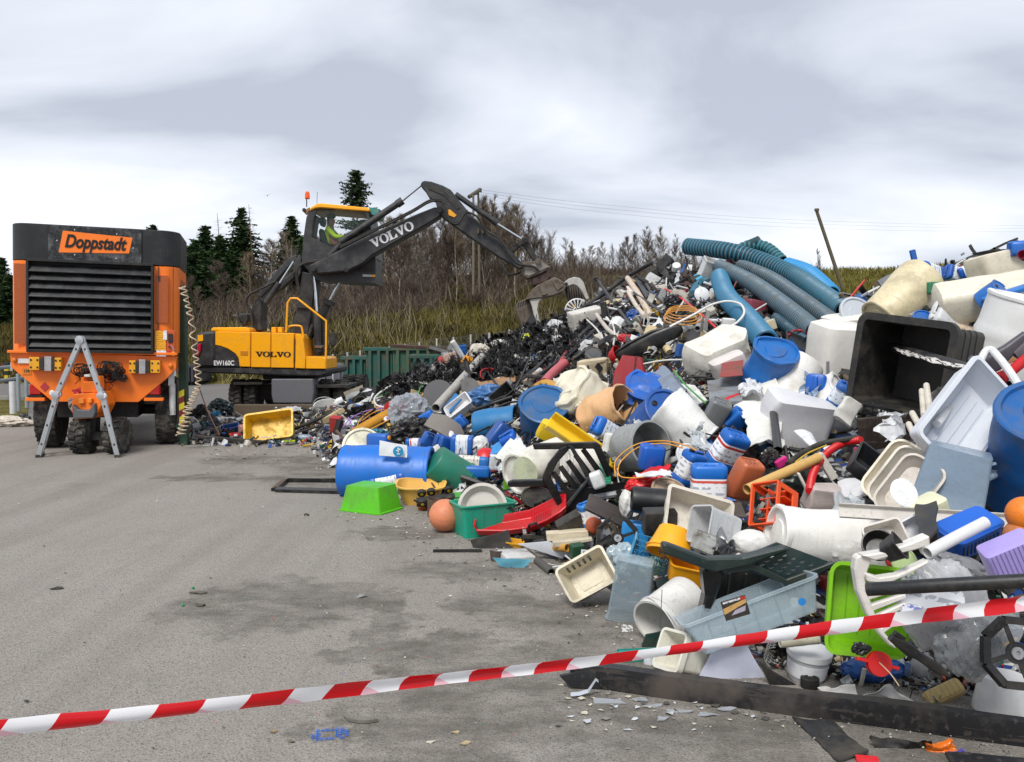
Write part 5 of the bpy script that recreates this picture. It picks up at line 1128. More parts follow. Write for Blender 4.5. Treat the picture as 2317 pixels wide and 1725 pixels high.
gthing('plastic_sheeting', 'clear and white plastic sheeting behind the yellow fish crate', 'plastic sheeting', blob(120, 46, 46, '#d3d6da', .15, 16, 2.6, clear=.25), 664, 966, 18)
gthing('plastic_bucket', 'white bucket with green netting inside, below the excavator steps', 'bucket', bucket(21, 26, 46, '#d5d5d0', True, 70), 740, 962, 24, (-4, 22, 0), dy=.3)
gthing('net_bundle', 'green net and black rag bundled in the white bucket', 'net', blob(36, 16, 30, '#2f8c73', .2, 21), 742, 932, 8, dy=.6, lift=.08)
sheet('black_rag', 'black rag hanging out of the white bucket', 'rag', [(735,920),(752,922),(748,962),(732,955)], pl('#121214'), Y=GY(962), crumple=.03, cf=9)
gthing('jerrycan', 'dark blue jerrycan lying left of the big blue drum', 'jerrycan', can(44, 54, 30, '#1b3680', None, '#16295e', dirt=.4), 763, 998, 15, (96, 12, 20))
gthing('plastic_bucket', 'small blue bucket with yellow rim lying open to the viewer', 'bucket', bucket(9, 14.5, 24, '#1b4690', False, rim=False), 756, 1024, 14, (12, 74, 0))
thing('yellow_ring', 'yellow rim ring lying on the small blue bucket', 'ring', [('ring', M().rev([(14, -1), (16, 0), (14, 1), (13.5, 0)], 30), pl('#d6b01f'))], 758, 1008, rot=(12, 76, 0), Y=GY(1024)-.02)
sheet('cardboard_sheet', 'dirty beige board panel leaning in front of the teal skips', 'board', [(777,888),(820,871),(834,922),(796,934)], pl('#a09786', .8, .6), Y=15.5, thick=.02, bend=.03)
poly('board_offcut', 'narrow grey board offcut standing beside the beige panel', 'board', [(864,862),(873,860),(896,905),(889,914)], pl('#8d867a', .8, .5), Y=15.4, thick=.03)
pipe('timber_beam', 'black plastic beam pointing from the yellow crate towards the skips', 'beam', [(664,972),(800,915)], 4, dkm, Y=14.0)
pipe('timber_beam', 'thin black beam lying under the longer black beam', 'beam', [(668,980),(790,946)], 2.6, dkm, Y=13.6)
poly('ground_plank', 'dark flat plank lying in front of the debris by the orange machine', 'plank', [(440,986),(598,999),(598,1008),(441,991)], pl('#2c2b2b', .7, .6), Y=GY(1004), thick=.12)
pipe('ribbed_hose', 'thick yellow ribbed hose lying on the left toe of the heap', 'hose', [(800,983),(840,960),(880,938),(905,928)], 13, pl('#c68f28', .5, .4), corr=4.6, off=-.25, n=18)
pipe('garden_hose', 'white hose looped above the clear refuse bag', 'hose', [(966,869),(920,864),(880,876),(850,898),(850,915),(870,922),(905,922)], 2.4, pl('#dedad0'), off=-.3)
pipe('purple_hose', 'thin purple hose looped beside the yellow ribbed hose', 'hose', [(880,922),(830,930),(790,950),(768,985),(778,992),(800,980),(788,945)], 1.3, pl('#9a6cc0'), off=-.25)
pipe('purple_hose', 'thin purple hose looping past the beige board', 'hose', [(862,915),(866,938),(885,950)], 1.3, pl('#9a6cc0'), off=-.3)
pipe('orange_hose', 'thin orange hose arching over the yellow ribbed hose', 'hose', [(900,915),(850,925),(815,950),(805,985),(812,985),(900,940)], 1.3, pl('#e0941c'), off=-.3)
pipe('orange_hose', 'thin orange hose running right under the white hose loop', 'hose', [(820,952),(850,932),(900,918),(950,898),(970,880)], 1.1, pl('#e0941c'), off=-.3)
pipe('green_pole', 'long thin green pole rising to the right over the debris', 'pole', [(742,938),(820,910),(905,880)], 1.5, pl('#2f8a3a'), Y=14.5)
pipe('green_hose', 'bright green hose bent into an arch left of the grey disc', 'hose', [(945,895),(955,872),(975,861),(985,870)], 1.4, pl('#3aa33a'), off=-.3)
for i, (x, y, ln, c, lb) in enumerate(((662,992,30,'#7d8a92','grey plastic bottle lying right of the yellow fish crate'),(694,993,34,'#9fb0c4','pale blue bottle lying among the debris left of the blue jerrycan'),(722,985,26,'#8f8f7c','clear bottle lying behind the pale blue one'))):
    gthing('plastic_bottle', lb, 'bottle', [('body', M().rev([(.1,-ln/2),(7,-ln/2),(8,-ln*.4),(8,ln*.15),(6,ln*.3),(2.6,ln*.38),(2.6,ln/2),(.1,ln/2)], 18), pl(c, .15, .2, clear=.3)), ('cap', M().rev([(3,ln*.46),(3,ln*.54),(.1,ln*.54)], 12), pl('#c9c9c9'))], x, y+8, 8, (80+i*14, 0, 10))
gthing('seed_tray', 'small pale blue tray on the ground behind the little blue bucket', 'tray', tub(32, 20, 7, '#7fa8bd', .9, 2, 1, 1), 723, 1004, 4)
poly('neon_strip', 'neon yellow strip lying on the dark ground', 'strip', [(602,997),(690,996),(692,999),(604,1001)], pl('#b8d42a'), Y=GY(1001), thick=.05, bev=0)
gthing('jerrycan', 'small dirty cream jerrycan behind the left end of the big blue drum', 'jerrycan', can(32, 28, 20, '#c9c4ae', None, '#bbbbbb', dirt=.5), 801, 1020, 14, (5, 5, 0), dy=1.0)
thing('cloth_bundle', 'teal cloth bundle gathered behind the big blue drum', 'cloth', blob(80, 30, 40, '#125e7c', .14, 31, 3), 846, 986, -.15)
thing('refuse_sack', 'black film sack spread below the clear refuse bag', 'sack', blob(110, 54, 60, '#1b1b1d', .17, 33, 2.8, rough=.35), 930, 975, -.1, (-12, 0, 0))
thing('refuse_sack', 'clear plastic bag stuffed with packaging on the left slope', 'sack', blob(92, 88, 70, '#aab0b8', .14, 35, 2.6, clear=.4, rough=.12), 928, 934, -.3)
thing('foam_block', 'pale foam block seen inside the clear plastic bag', 'foam block', rbox(16, 12, 26, '#d3d6da', 2), 924, 940, -.1, (-15, 10, 0))
# frame on the ground
fr = empty('picture_frame', G(700, 1105), 'black rectangular frame lying flat on the asphalt beside the big blue drum', 'frame')
c4 = [G(652, 1092), G(790, 1093), G(800, 1117), G(628, 1112)]; o = fr.location
for a, b in zip(c4, c4[1:]+c4[:1]):
    d = (b-a).normalized(); mk('frame_side', M().add(*(lambda n_: ([a-o-n_*.0+Vector((0,0,.005)), b-o+Vector((0,0,.005)), b-o+n_*.07+Vector((0,0,.005)), a-o+n_*.07+Vector((0,0,.005)), a-o+Vector((0,0,.05)), b-o+Vector((0,0,.05)), b-o+n_*.07+Vector((0,0,.035)), a-o+n_*.07+Vector((0,0,.035))], [(0,3,2,1),(4,5,6,7),(0,1,5,4),(1,2,6,5),(2,3,7,6),(3,0,4,7)]))(Vector((0,0,1)).cross(d))), pl('#131417', .3, .3), fr, smooth=0)
# ================= front row
bd = thing('plastic_drum', 'big bright blue drum lying on its side at the near toe of the heap', 'drum', drum(60, 206, '#1260c8', ribs=0, dirt=.3, bung=False), 875, 1069, rot=(91, 4, 0), Y=GY(1131)+.3)
lc = P(890, 1018, GY(1131)+.02)
pp = empty('paper_sheet', lc, 'white paper sheet with blue safety symbol stuck on the big blue drum', 'paper')
sheet('paper', '', '', [(858,998),(921,1008),(921,1036),(858,1031)], pl('#e4e6ea', .5, .1), Y=GY(1131)+.0, thick=.002, bend=-.03, crumple=.006, parent=pp)
mk('round_symbol', M().rev([(12*.0045, -.002), (12*.0045, .002), (.001, .002)], 24, Matrix.Rotation(R(90), 4, 'X')), pl('#1f78b8', .5, 0, bump=0), pp, P(901, 1022, GY(1131)-.035)-lc)
mk('figure_mark', M().box((0, 0, .015), (.012, .003, .05)).box((-.012, 0, .01), (.02, .003, .012)).box((.012, 0, .022), (.024, .003, .012)).box((.002, 0, -.025), (.03, .003, .012)), pl('#e8ecef'), pp, P(901, 1022, GY(1131)-.042)-lc)
thing('jerrycan', 'blue jerrycan lying flat on top of the big blue drum', 'jerrycan', can(50, 54, 26, BLUE, None, '#e0951c'), 858, 1006, .2, (90, 20, 0), Y=GY(1131)+.75)
thing('drum_cover', 'white and yellow lid pressed behind the big blue drum', 'lid', disc(46, 10, '#e3dfc4'), 820, 1012, rot=(20, 60, 0), Y=GY(1131)+.8)
gthing('storage_crate', 'lime green crate lying upside down at the very front left of the heap', 'crate', tub(112, 84, 58, '#55b812', .82, 6, 2.5, 4, dirt=.35), 840, 1164, 29, (180, 0, 28), dy=.22)
gthing('jerrycan', 'blue jerrycan with white label lying behind the lime green crate', 'jerrycan', can(50, 96, 60, '#1d4fae', 'plain', '#c9ccd0'), 884, 1152, 36, (78, 4, 12), dy=.62)
gthing('wash_tub', 'pale mint tub leaning against the big blue drum', 'tub', tub(84, 66, 36, '#a9c9ab', .85, 18, 2, 3, dirt=.25), 935, 1128, 28, (8, 62, 0), dy=.6)
gthing('wash_basin', 'soft yellow basin lying behind the upturned toy truck', 'basin', tub(106, 80, 44, '#ecb95a', .72, 24, 2, 5, dirt=.3), 952, 1162, 24, (2, 6, 0), dy=.5)
# toy truck, upside down
tp = []
chs = M().box((0, 0, 0), (96, 22, 8)).box((0, -2, 8), (80, 12, 6)).box((-20, -12, 4), (18, 3, 12)).box((18, -12, 4), (18, 3, 12)); tp.append(('chassis', chs, dk, .5))
tp.append(('cab', M().box((42, 0, -8), (26, 24, 20)), pl('#d9c414', .35), 2)); tp.append(('dump_bed', M().box((-16, 0, -10), (60, 26, 14)), pl('#b5611c', .45), 2)); tp.append(('green_trim', M().box((42, -2, 3), (28, 25, 5)), pl('#2f9a2c'), 1))
for x in (-34, -12, 28):
    for y in (-15, 15):
        tp.append(('wheel', M().rev([(3, -4.5), (9, -4.5), (10, -3), (10, 3), (9, 4.5), (3, 4.5)], 18, Matrix.Translation((x, y, 12)) @ Matrix.Rotation(R(90), 4, 'X')), pl('#141416', .6)))
        tp.append(('hub', M().rev([(4, -5.2), (4, 5.2), (.1, 5.2)], 12, Matrix.Translation((x, y, 12)) @ Matrix.Rotation(R(90), 4, 'X')), pl('#d8b417')))
gthing('toy_truck', 'upturned toy dump truck with black wheels and yellow cab', 'toy truck', tp, 990, 1164, 24, (-3, 38, 6), dy=.2)
gthing('plastic_bottle', 'small white bottle with red cap behind the toy truck', 'bottle', [('body', M().rev([(.1,-13),(9,-13),(10,-10),(10,3),(7,9),(3,12),(3,14),(.1,14)], 20), pl('#c9cdd2', .3)), ('cap', M().rev([(5,12),(5.4,18),(.1,18)], 14), pl('#c01a26'))], 1027, 1134, 13, (150, 40, 0), dy=.7)
gthing('buoy_ball', 'dirty salmon pink float ball on the asphalt', 'ball', ballp(37, '#d4825c', .35), 1007, 1213, 37, (8, 4, 0), dy=.17)
gthing('broken_pot', 'brown broken pot piece hidden behind the salmon ball', 'pot', bucket(14, 20, 40, '#5a4638', False, rim=False), 984, 1188, 20, (10, 0, 0), dy=.35)
gthing('storage_crate', 'teal green recycling crate standing right of the salmon ball', 'crate', tub(132, 84, 74, '#15997c', .86, 8, 3, 4, dirt=.32, ribs=4), 1093, 1229, 37, (0, 0, 24), dy=.34)
thing('stacking_basket', 'white round basket with slotted rim leaning behind the teal crate', 'basket', [('body', M().rev([(.1,-8),(38,-8),(41,-6),(50,8),(57,9),(57,12),(50,12),(38,-4),(.1,-4)], 44), pl('#cfc9c0', .4, .2)), ('slots', (lambda m: [m.box((0, 0, 0), (5.4, 4, 8), Matrix.Rotation(2*math.pi*i/26, 4, 'Z') @ Matrix.Translation((0, 46, 3)) @ Matrix.Rotation(R(-40), 4, 'X')) for i in range(26)] and m)(M()), pl('#8b8d86', .6))], 1092, 1150, rot=(0, 78, 0), Y=GY(1210)+.1)
gthing('wash_bowl', 'dark green round dish behind the white slotted basket', 'dish', [('body', M().rev([(.1,-9),(34,-9),(44,7),(50,9),(50,11),(43,10),(33,-6),(.1,-6)], 40), pl('#2e6650', .4, .25))], 1108, 1112, 14, (4, 28, 0), dy=1.1, lift=.12)
thing('plastic_bucket', 'dark green bucket tipped mouth down to the right behind the blue drum', 'bucket', bucket(40, 47, 96, '#14705a', False, dirt=.3), 1018, 1070, -.15, (128, -14, 0))
gthing('storage_crate', 'lime green crate standing behind the white slotted basket', 'crate', tub(84, 60, 66, '#76bf12', .88, 8, 2, 4, dirt=.2), 1180, 1172, 34, (180, 0, 10), dy=.75)
gthing('wooden_box', 'brown slatted box on a black tray beside the red sledge', 'box', [('body', M().box((0, 0, 0), (58, 40, 26)), pl('#6e4f47', .6), 1.5), ('strap', M().box((0, 0, .3), (16, 40.6, 26)), pl('#3c3431', .6), 1), ('base', M().box((0, 0, -26), (66, 46, 28)), dk, 2)], 1212, 1176, 40, (0, 14, 14), dy=.5)
thing('pot_cover', 'round black lid behind the brown box', 'lid', disc(38, 5, '#1d1a18'), 1216, 1126, .1, (5, 30, 0))
# red sledge
sl_ = []
prof = [(-104, 2, 24), (-100, -10, 26), (-40, -14, 32), (20, -10, 35), (62, 6, 37), (95, 22, 34), (106, 28, 26)]
bd_ = M(); rg = []
for x, z, hw in prof: rg.append([(x, -hw*1.0, z+16), (x, -hw*.8, z), (x, hw*.8, z), (x, hw*1.0, z+16), (x, hw*.92, z+17), (x, hw*.74, z+3), (x, -hw*.74, z+3), (x, -hw*.92, z+17)])
bd_.loft(rg); sl_.append(('body', bd_, pl('#c20f1e', .32, .32), 1))
sl_.append(('rim', M().tube([(x, s*hw*1.0, z+17) for s in (-1,) for x, z, hw in prof]+[(x, hw*1.0, z+17) for x, z, hw in reversed(prof)]+[(prof[0][0], -prof[0][2], prof[0][1]+17)], 2.6, 8), pl('#c20f1e', .32, .15)))
for i in range(8): sl_.append(('seat_rib', M().box((28+i*5.5, 0, 3.5+i*1.7), (2, 44, 1.5)), pl('#a80d1a', .4)))
for s, x in ((-1, 30), (1, -30)): sl_.append(('brake_handle', M().tube([(x-14, s*36, 4), (x-8, s*38, 16), (x+6, s*38, 20), (x+12, s*37, 10)], 2.6, 8), pl('#101012')))
sl_.append(('sticker', M().box((8, -35.5, 0), (8, 1.5, 16)), pl('#e5e5e5')))
gthing('snow_sledge', 'bright red plastic sledge with black brake handles resting in the debris', 'sledge', sl_, 1180, 1236, 38, (-9, 20, -6), dy=.25)
sheet('pipe_shell', 'broken dark grey pipe shell lying in front of the teal crate', 'pipe piece', [(1066,1222),(1150,1200),(1160,1236),(1075,1246)], pl('#3b3a3b', .7, .4), Y=GY(1240), thick=.012, bend=.12, crumple=.02)
pipe('plastic_rod', 'black square rod lying on the asphalt', 'rod', [(980,1247),(1090,1246)], 4.4, dk, Y=GY(1252)+.03, n=4)
sheet('curved_shell', 'curved brown black shell lying by the paper stack', 'shell', [(1108,1245),(1136,1248),(1134,1272),(1110,1268)], pl('#4b3f3a', .6, .5), Y=GY(1270), bend=.25, thick=.01)
gthing('paper_stack', 'dirty white slab of packaging lying on blue film', 'packaging', rbox(72, 70, 16, '#c9c8c6', 3, dirt=.45, dent=2, seed=4), 1168, 1278, 10, (4, 0, 20))
sheet('blue_film', 'pale blue film under the white packaging slab', 'film', [(1115,1262),(1200,1268),(1180,1292),(1128,1282)], pl('#6d93b8', .4, .2), Y=GY(1285), crumple=.015, thick=.004)
pipe('plastic_tube', 'short dark pipe pointing toward the viewer beside the white packaging slab', 'pipe', [(1192,1250),(1248,1296)], 9.5, pl('#4a4744', .6, .6), Y=None, hollow=.18, n=16, off=-.05)
gthing('food_tub', 'clear lid with yellow tub beside the pipe shell', 'tub', tub(40, 26, 12, '#d9a021', .9, 5, 1, 2), 1164, 1246, 8, (8, 10, 0))
sheet('corrugated_sheet', 'white corrugated plastic panel lying across the near debris', 'panel', [(1172,1232),(1240,1226),(1330,1262),(1290,1270)], pl('#c3c6cc', .4, .25), Y=GY(1268)-.0, thick=.02, bend=.02)
pipe('yellow_tube', 'short yellow brown tube lying under the white beam', 'tube', [(1212,1236),(1284,1240)], 9, pl('#c9963e'), hollow=.14, off=-.1, n=16)
poly('white_beam', 'cream white plastic beam lying right of the red sledge', 'beam', [(1236,1208),(1330,1201),(1332,1210),(1334,1220),(1238,1226)], pl('#d2c6ab', .5, .4), thick=.1, off=-.15)
poly('white_beam', 'short white trim piece below the cream beam', 'beam', [(1250,1228),(1340,1218),(1342,1225),(1256,1240)], pl('#c9bfa8', .5, .4), thick=.06, off=-.12)
thing('plastic_block', 'dark green block beside the striped white bag', 'block', rbox(30, 24, 26, '#244a32', 2), 1305, 1244, -.05, (0, 10, 20))
pipe('white_strip', 'thin white strip lying on the asphalt by the dark pipe', 'strip', [(1250,1284),(1330,1272)], 2.2, pl('#c9c9c6'), Y=GY(1284))
pipe('white_strip', 'second thin white strip crossing the first at the heap edge', 'strip', [(1240,1276),(1300,1290)], 1.6, pl('#bdbdb8'), Y=GY(1284))
for i, (x, y, r_) in enumerate(((1300,1288,10),(1318,1292,-8),(1330,1284,4))):
    gthing('orange_shard', ['orange shard nearest the dark pipe', 'flat orange shard lying in the middle of the three', 'orange shard closest to the pet carrier'][i], 'shard', shard(34-i*6, 12, 3, '#c85a28', i), x, y, 3, (r_, 10, 20*i), group='orange shards on the asphalt')
gthing('white_bag', 'white plastic sack printed with small black squares', 'sack', blob(70, 84, 50, '#c9ccd1', .12, 44, 2, rough=.25), 1344, 1290, 38, (14, 0, 0), dy=.45)
e = empty('printed_card', P(1331, 1264, GY(1290)-.02), 'white card printed with six black symbol squares', 'card', rot=(0, R(6), 0)); k = GY(1290)/F
mk('card', M().box((0, 0, 0), (36*k, .006, 38*k)), pl('#d9dadc'), e)
for i in range(2):
    for j in range(3):
        sq = mk('black_square', M().box(((-9+i*13)*k, -.006, (11-j*11)*k), (9*k, .004, 9*k)), dk, e)
        mk('symbol', M().rev([(2.4*k, 0), (2.4*k, .002), (.001, .002)], 6+i+j, Matrix.Translation(((-9+i*13)*k, -.009, (11-j*11)*k)) @ Matrix.Rotation(R(90), 4, 'X')), pl('#d9dadc'), e)
# octagon reel
def reel(r, c='#121315', hub='#9b9da0', w=10):
    ps = []; n = 8
    for i in range(n):
        a0, a1 = 2*math.pi*(i+.5)/n, 2*math.pi*(i+1.5)/n
        ps.append(('rim_segment', M().tube([(r*math.cos(a0), r*math.sin(a0), 0), (r*math.cos(a1), r*math.sin(a1), 0)], w*.4, 4), pl(c, .35, .3)))
        if i % 2 == 0: ps.append(('spoke', M().loft([[(r*.28*math.cos(a0-.28), r*.28*math.sin(a0-.28), -1.5), (r*.28*math.cos(a0+.28), r*.28*math.sin(a0+.28), -1.5), (r*.28*math.cos(a0+.28), r*.28*math.sin(a0+.28), 1.5), (r*.28*math.cos(a0-.28), r*.28*math.sin(a0-.28), 1.5)], [(r*.97*math.cos(a0-.07), r*.97*math.sin(a0-.07), -1.5), (r*.97*math.cos(a0+.07), r*.97*math.sin(a0+.07), -1.5), (r*.97*math.cos(a0+.07), r*.97*math.sin(a0+.07), 1.5), (r*.97*math.cos(a0-.07), r*.97*math.sin(a0-.07), 1.5)]]), pl(c, .35, .3)))
    ps.append(('hub_plate', M().rev([(r*.12, -2), (r*.32, -2), (r*.32, 2), (r*.12, 2)], 24), pl(c, .35, .3)))
    ps.append(('hub', M().rev([(r*.07, -6), (r*.18, -6), (r*.18, 7), (r*.07, 7), (r*.07, 3)], 20), pl(hub, .4, .2)))
    return ps
thing('plastic_reel', 'black octagonal reel with grey hub at the heap toe', 'reel', reel(47, w=17), 1397, 1218, -.62, (4, 78, 0))
thing('film_sack', 'crumpled clear film bag below the black octagonal reel', 'sack', blob(72, 76, 50, '#b7c7cf', .1, 48, 2.3, clear=.3, rough=.15), 1406, 1266, -.5)
# blue wire basket
wb = M().add([], []); wb = lattice(92, 62, 8, 5, 1.6); wb.join(lattice(92, 62, 8, 5, 1.6), Matrix.Translation((0, 34, 0))); wb.join(lattice(34, 62, 3, 5, 1.6), Matrix.Translation((-46, 17, 0)) @ Matrix.Rotation(R(90), 4, 'Z')); wb.join(lattice(34, 62, 3, 5, 1.6), Matrix.Translation((46, 17, 0)) @ Matrix.Rotation(R(90), 4, 'Z'))
thing('wire_basket', 'light blue square-mesh basket lying on its side', 'basket', [('mesh', wb, pl('#3f79b4', .4, .2)), ('end_plate', M().box((-50, 17, 0), (4, 40, 66)), pl('#5a8fc6', .4, .2), 1)]+[('hoop', M().tube([(x+11*math.cos(a*.4), -3, 11*math.sin(a*.4)) for a in range(17)], 1, 5), pl('#2a2f36')) for x in (-18, 26)], 1478, 1262, -.5, (14, 14, -8))
# pet carrier
pc = tub(116, 84, 62, '#cfc6af', .78, 9, 3, 4, dirt=.35)
pc += [('slot', M().box((-34+i*14, 36-0.0, 4), (5, 6, 26), Matrix.Identity(4)), pl('#141414')) for i in range(5)]
pc += [('door_plate', M().loft([rr(56, 34, 5, -29), rr(56, 34, 5, -26)]), pl('#cfc6af', .4, .3))]
gthing('pet_carrier', 'dirty beige half pet carrier with vent slots lying open on the asphalt', 'pet carrier', pc, 1332, 1402, 62, (-30, 58, 0), dy=.3)
# clear tank
gthing('storage_box', 'clear plastic box standing behind the white bucket', 'box', tub(96, 70, 140, '#a9bcc6', .85, 8, 2, 3, clear=.8, rough=.12), 1430, 1458, 70, (186, -6, 14), dy=.42)
gthing('printed_leaflet', 'small white leaflet lying under the clear box', 'leaflet', [('leaflet', M().box((0, 0, 0), (26, 22, 1)), printed('#c9c8c4', '#333333', 60, .7))], 1419, 1444, 4, (8, 30, 0))
gthing('plastic_bucket', 'large white bucket lying with its mouth toward the viewer', 'bucket', bucket(52, 60, 128, '#dcdad4', True, 20, dirt=.25, hc='#d4d4d2'), 1520, 1470, 70, (-116, 40, 0), dy=.14)
pipe('metal_wire', 'thin upright wire in front of the large white bucket', 'wire', [(1498,1334),(1494,1422)], .9, pl('#777a7c', .3, 0, .8), Y=GY(1500))
sheet('folded_sheet', 'dark green angled panel lying under the large white bucket', 'panel', [(1462,1438),(1520,1424),(1526,1448),(1452,1466)], pl('#15302b', .4, .3), Y=GY(1465), thick=.02, bend=.05)
sheet('folded_sheet', 'dark green folded panel leaning behind the clear box', 'panel', [(1470,1316),(1530,1296),(1560,1300),(1500,1340)], pl('#3f5650', .4, .3), thick=.015, off=-.1)
gthing('plant_pot', 'cream square plant pot tipped over in front of the long clear box', 'pot', tub(84, 84, 84, '#d9d6c8', .72, 10, 3, 5, dirt=.25, lip=14), 1545, 1536, 42, (-62, 22, 20), dy=.07)
gthing('plastic_cover', 'teal rectangular lid lying on the asphalt behind the tape', 'lid', rbox(98, 56, 6, '#17877b', 8, dirt=.3), 1447, 1508, 6, (0, 4, 6))
gthing('bottle_neck', 'translucent white bottle neck standing by the long black channel', 'bottle', [('body', M().rev([(.1,-12),(14,-12),(9,2),(7,4),(7,14),(.1,14)], 18), pl('#c9cdd2', .3, .1, clear=.2))], 1466, 1522, 12, (-16, 4, 0))
# long clear box with label
LBX = tub(318, 96, 78, '#b4c6d0', .86, 10, 2.4, 6, clear=.68, rough=.12, dirt=.18, ribs=5, lip=6)
lb_ = thing('storage_box', 'long clear storage box with a product sticker lying tilted across the front', 'box', LBX, 1696, 1386, rot=(-20, -6, 6), Y=GY(1500)-.15)
e = empty('product_sticker', P(1664, 1376, GY(1500)-.46), 'rectangular picture sticker reading EASY BEDROLLER on the long clear box', 'sticker', rot=(0, R(-17), 0)); k = (GY(1500)-.46)/F
mk('sticker_base', M().box((0, 0, 0), (58*k, .003, 46*k)), pl('#2b2724', .5), e)
mk('wood_picture', M().add([(-28*k, -.003, -8*k), (28*k, -.003, 6*k), (28*k, -.003, 15*k), (-28*k, -.003, 6*k)], [(0, 1, 2, 3)]), pl('#c39a5c', .6), e); mk('box_picture', M().add([(-14*k, -.004, -14*k), (20*k, -.004, -12*k), (24*k, -.004, 0), (-2*k, -.004, -4*k)], [(0, 1, 2, 3)]), pl('#a9a2b4', .6), e)
tm = text_mesh('EASY BEDROLLER', 5.4*k, .0004, 0, .001); tm.transform(Matrix.Translation((-4*k, -.004, 18.5*k))); mk('lettering', tm, pl('#eeeeee', .5, 0, bump=0), e, smooth=0)
mk('red_corner', M().box((22*k, -.004, 18.5*k), (12*k, .002, 6*k)), pl('#c02020'), e)
thing('round_sticker', 'round blue dot sticker on the long clear box', 'sticker', [('dot', M().rev([(9, -.4), (9, .4), (.1, .4)], 24), pl('#1d6fc4', .4))], 1815, 1362, rot=(-20, 84, 0), Y=GY(1500)-.52)
# ================= middle of the heap
T = thing
T('refuse_sack', 'white plastic sack with red cap lying right of the labelled blue jerrycan', 'sack', blob(46, 50, 34, '#d2d2d0', .05, 60, 1.6), 1084, 1010, -.1)
T('red_stopper', 'big red round cap resting on the white sack', 'cap', [('cap', M().rev([(20, -6), (18, 4), (10, 9), (.1, 10)], 24), pl('#c4141f', .35, .1))], 1098, 1027, -.35, (0, 30, 0))
T('jerrycan', 'blue jerrycan with wide white label standing in the row behind the big drum', 'jerrycan', can(46, 54, 34, BLUE, 'plain', '#1c4fa8', ink='#2b86c8'), 1048, 1008, -.2, (92, 8, 4))
T('jerrycan', 'blue jerrycan with yellow cap beside the grey curved shell', 'jerrycan', can(42, 54, 34, '#17479c', None, '#e0a81c'), 1006, 1007, -.15, (-68, 40, 10))
T('jerrycan', 'blue jerrycan half hidden behind the one with the yellow cap', 'jerrycan', can(44, 50, 30, '#1a4ea8', None), 972, 1004, .05, (30, 10, 20))
T('jerrycan', 'small blue jerrycan with red and white label lying behind the big drum', 'jerrycan', can(24, 42, 24, '#1a55b0', '#c02030'), 940, 1004, -.1, (88, 6, 0))
T('jerrycan', 'dull violet blue jerrycan leaning right above the big drum', 'jerrycan', can(44, 74, 34, '#22479a', None, dirt=.45), 1126, 990, -.15, (38, -10, 20))
T('jerrycan', 'bright blue jerrycan with paper label leaning against the cut blue barrel', 'jerrycan', can(40, 70, 34, '#1450b8', 'plain'), 1162, 1006, -.25, (-38, 18, -14))
sheet('torn_paper', 'torn white paper label hanging off a leaning blue jerrycan', 'paper', [(1148,1012),(1176,990),(1196,1022),(1164,1036)], pl('#d8d9da', .5, .2), off=-.45, thick=.003, crumple=.01)
sheet('blue_film', 'light blue film sheet hanging below the leaning blue jerrycan', 'film', [(1112,1010),(1150,990),(1158,1010),(1112,1030)], pl('#1c78c8', .3, .1), off=-.35, crumple=.02)
T('plastic_tub', 'dirty white tub lying left of the brown rimmed white drum', 'tub', tub(54, 44, 56, '#dad9d4', .9, 8, 2, 3, dirt=.3), 1158, 1030, -.25, (218, 10, 10))
T('corner_sack', 'white angular plastic sheet folded behind the right end of the big drum', 'plastic sheet', rbox(30, 12, 40, '#d8d8cc', 2, dent=3, seed=2), 988, 1030, -.1, (-34, 0, 20))
T('jerrycan', 'blue and white jerrycan lying flat under the white sack', 'jerrycan', can(34, 96, 30, '#2a62b4', 'plain', labc='#d5ccc0'), 1064, 1048, -.15, (93, 6, 0))
T('jerrycan', 'blue jerrycan lying flat left of the dirty white tub', 'jerrycan', can(28, 70, 28, '#1a5ab4', None), 1076, 1068, -.1, (92, 0, 0))
T('milk_carton', 'small white carton standing beside the dirty white tub', 'carton', rbox(22, 18, 32, '#d4d6da', 1), 1119, 1046, -.25, (6, 6, 10))
T('plastic_bottle', 'dark brown bottle by the white carton', 'bottle', [('body', M().rev([(.1,-13),(6,-13),(7,-8),(7,4),(4,9),(3,13),(.1,13)], 14), pl('#2b211c', .3))], 1130, 1052, -.3, (4, 0, 0))
T('plastic_drum', 'open blue barrel lying on its side with dark mouth to the right', 'drum', drum(35, 100, '#2566a8', True, ribs=0, dirt=.45), 1124, 958, -.05, (80, 16, 0))
T('plastic_drum', 'blue barrel with creased flat bottom facing the viewer', 'drum', drum(57, 108, '#1d4f8f', ribs=1, dirt=.4, bung=False, dent=4, seed=3), 1236, 950, -.25, (-6, 40, 0))
T('plastic_drum', 'crushed cream drum with printed marks and caved in side', 'drum', drum(56, 118, '#ddd6c0', ribs=0, dirt=.22, bung=False, dent=14, seed=8), 1330, 905, -.2, (-52, 18, 0))
T('plastic_drum', 'cut open peach coloured drum half below the crushed cream drum', 'drum', drum(46, 110, '#d9ab7a', True, ribs=0, dirt=.25, dent=7, seed=5), 1374, 930, -.32, (58, 40, 0))
sheet('printed_patch', 'faint grey printed text patch on the crushed cream drum', 'label', [(1302,876),(1334,870),(1328,915),(1302,922)], printed('#ddd6c0', '#7d7a86', 40, .8), off=-.62, thick=.002, bend=.04)
T('plastic_drum', 'blue barrel squashed into a heart shape', 'drum', drum(52, 64, '#1b52b4', ribs=1, dirt=.3, bung=False, dent=13, seed=21), 1460, 896, -.05, (8, 34, 0))
T('plastic_drum', 'blue barrel with round lid and black bung hole', 'drum', drum(52, 120, '#17479c', ribs=1, dirt=.35), 1484, 955, -.05, (28, 52, 0))
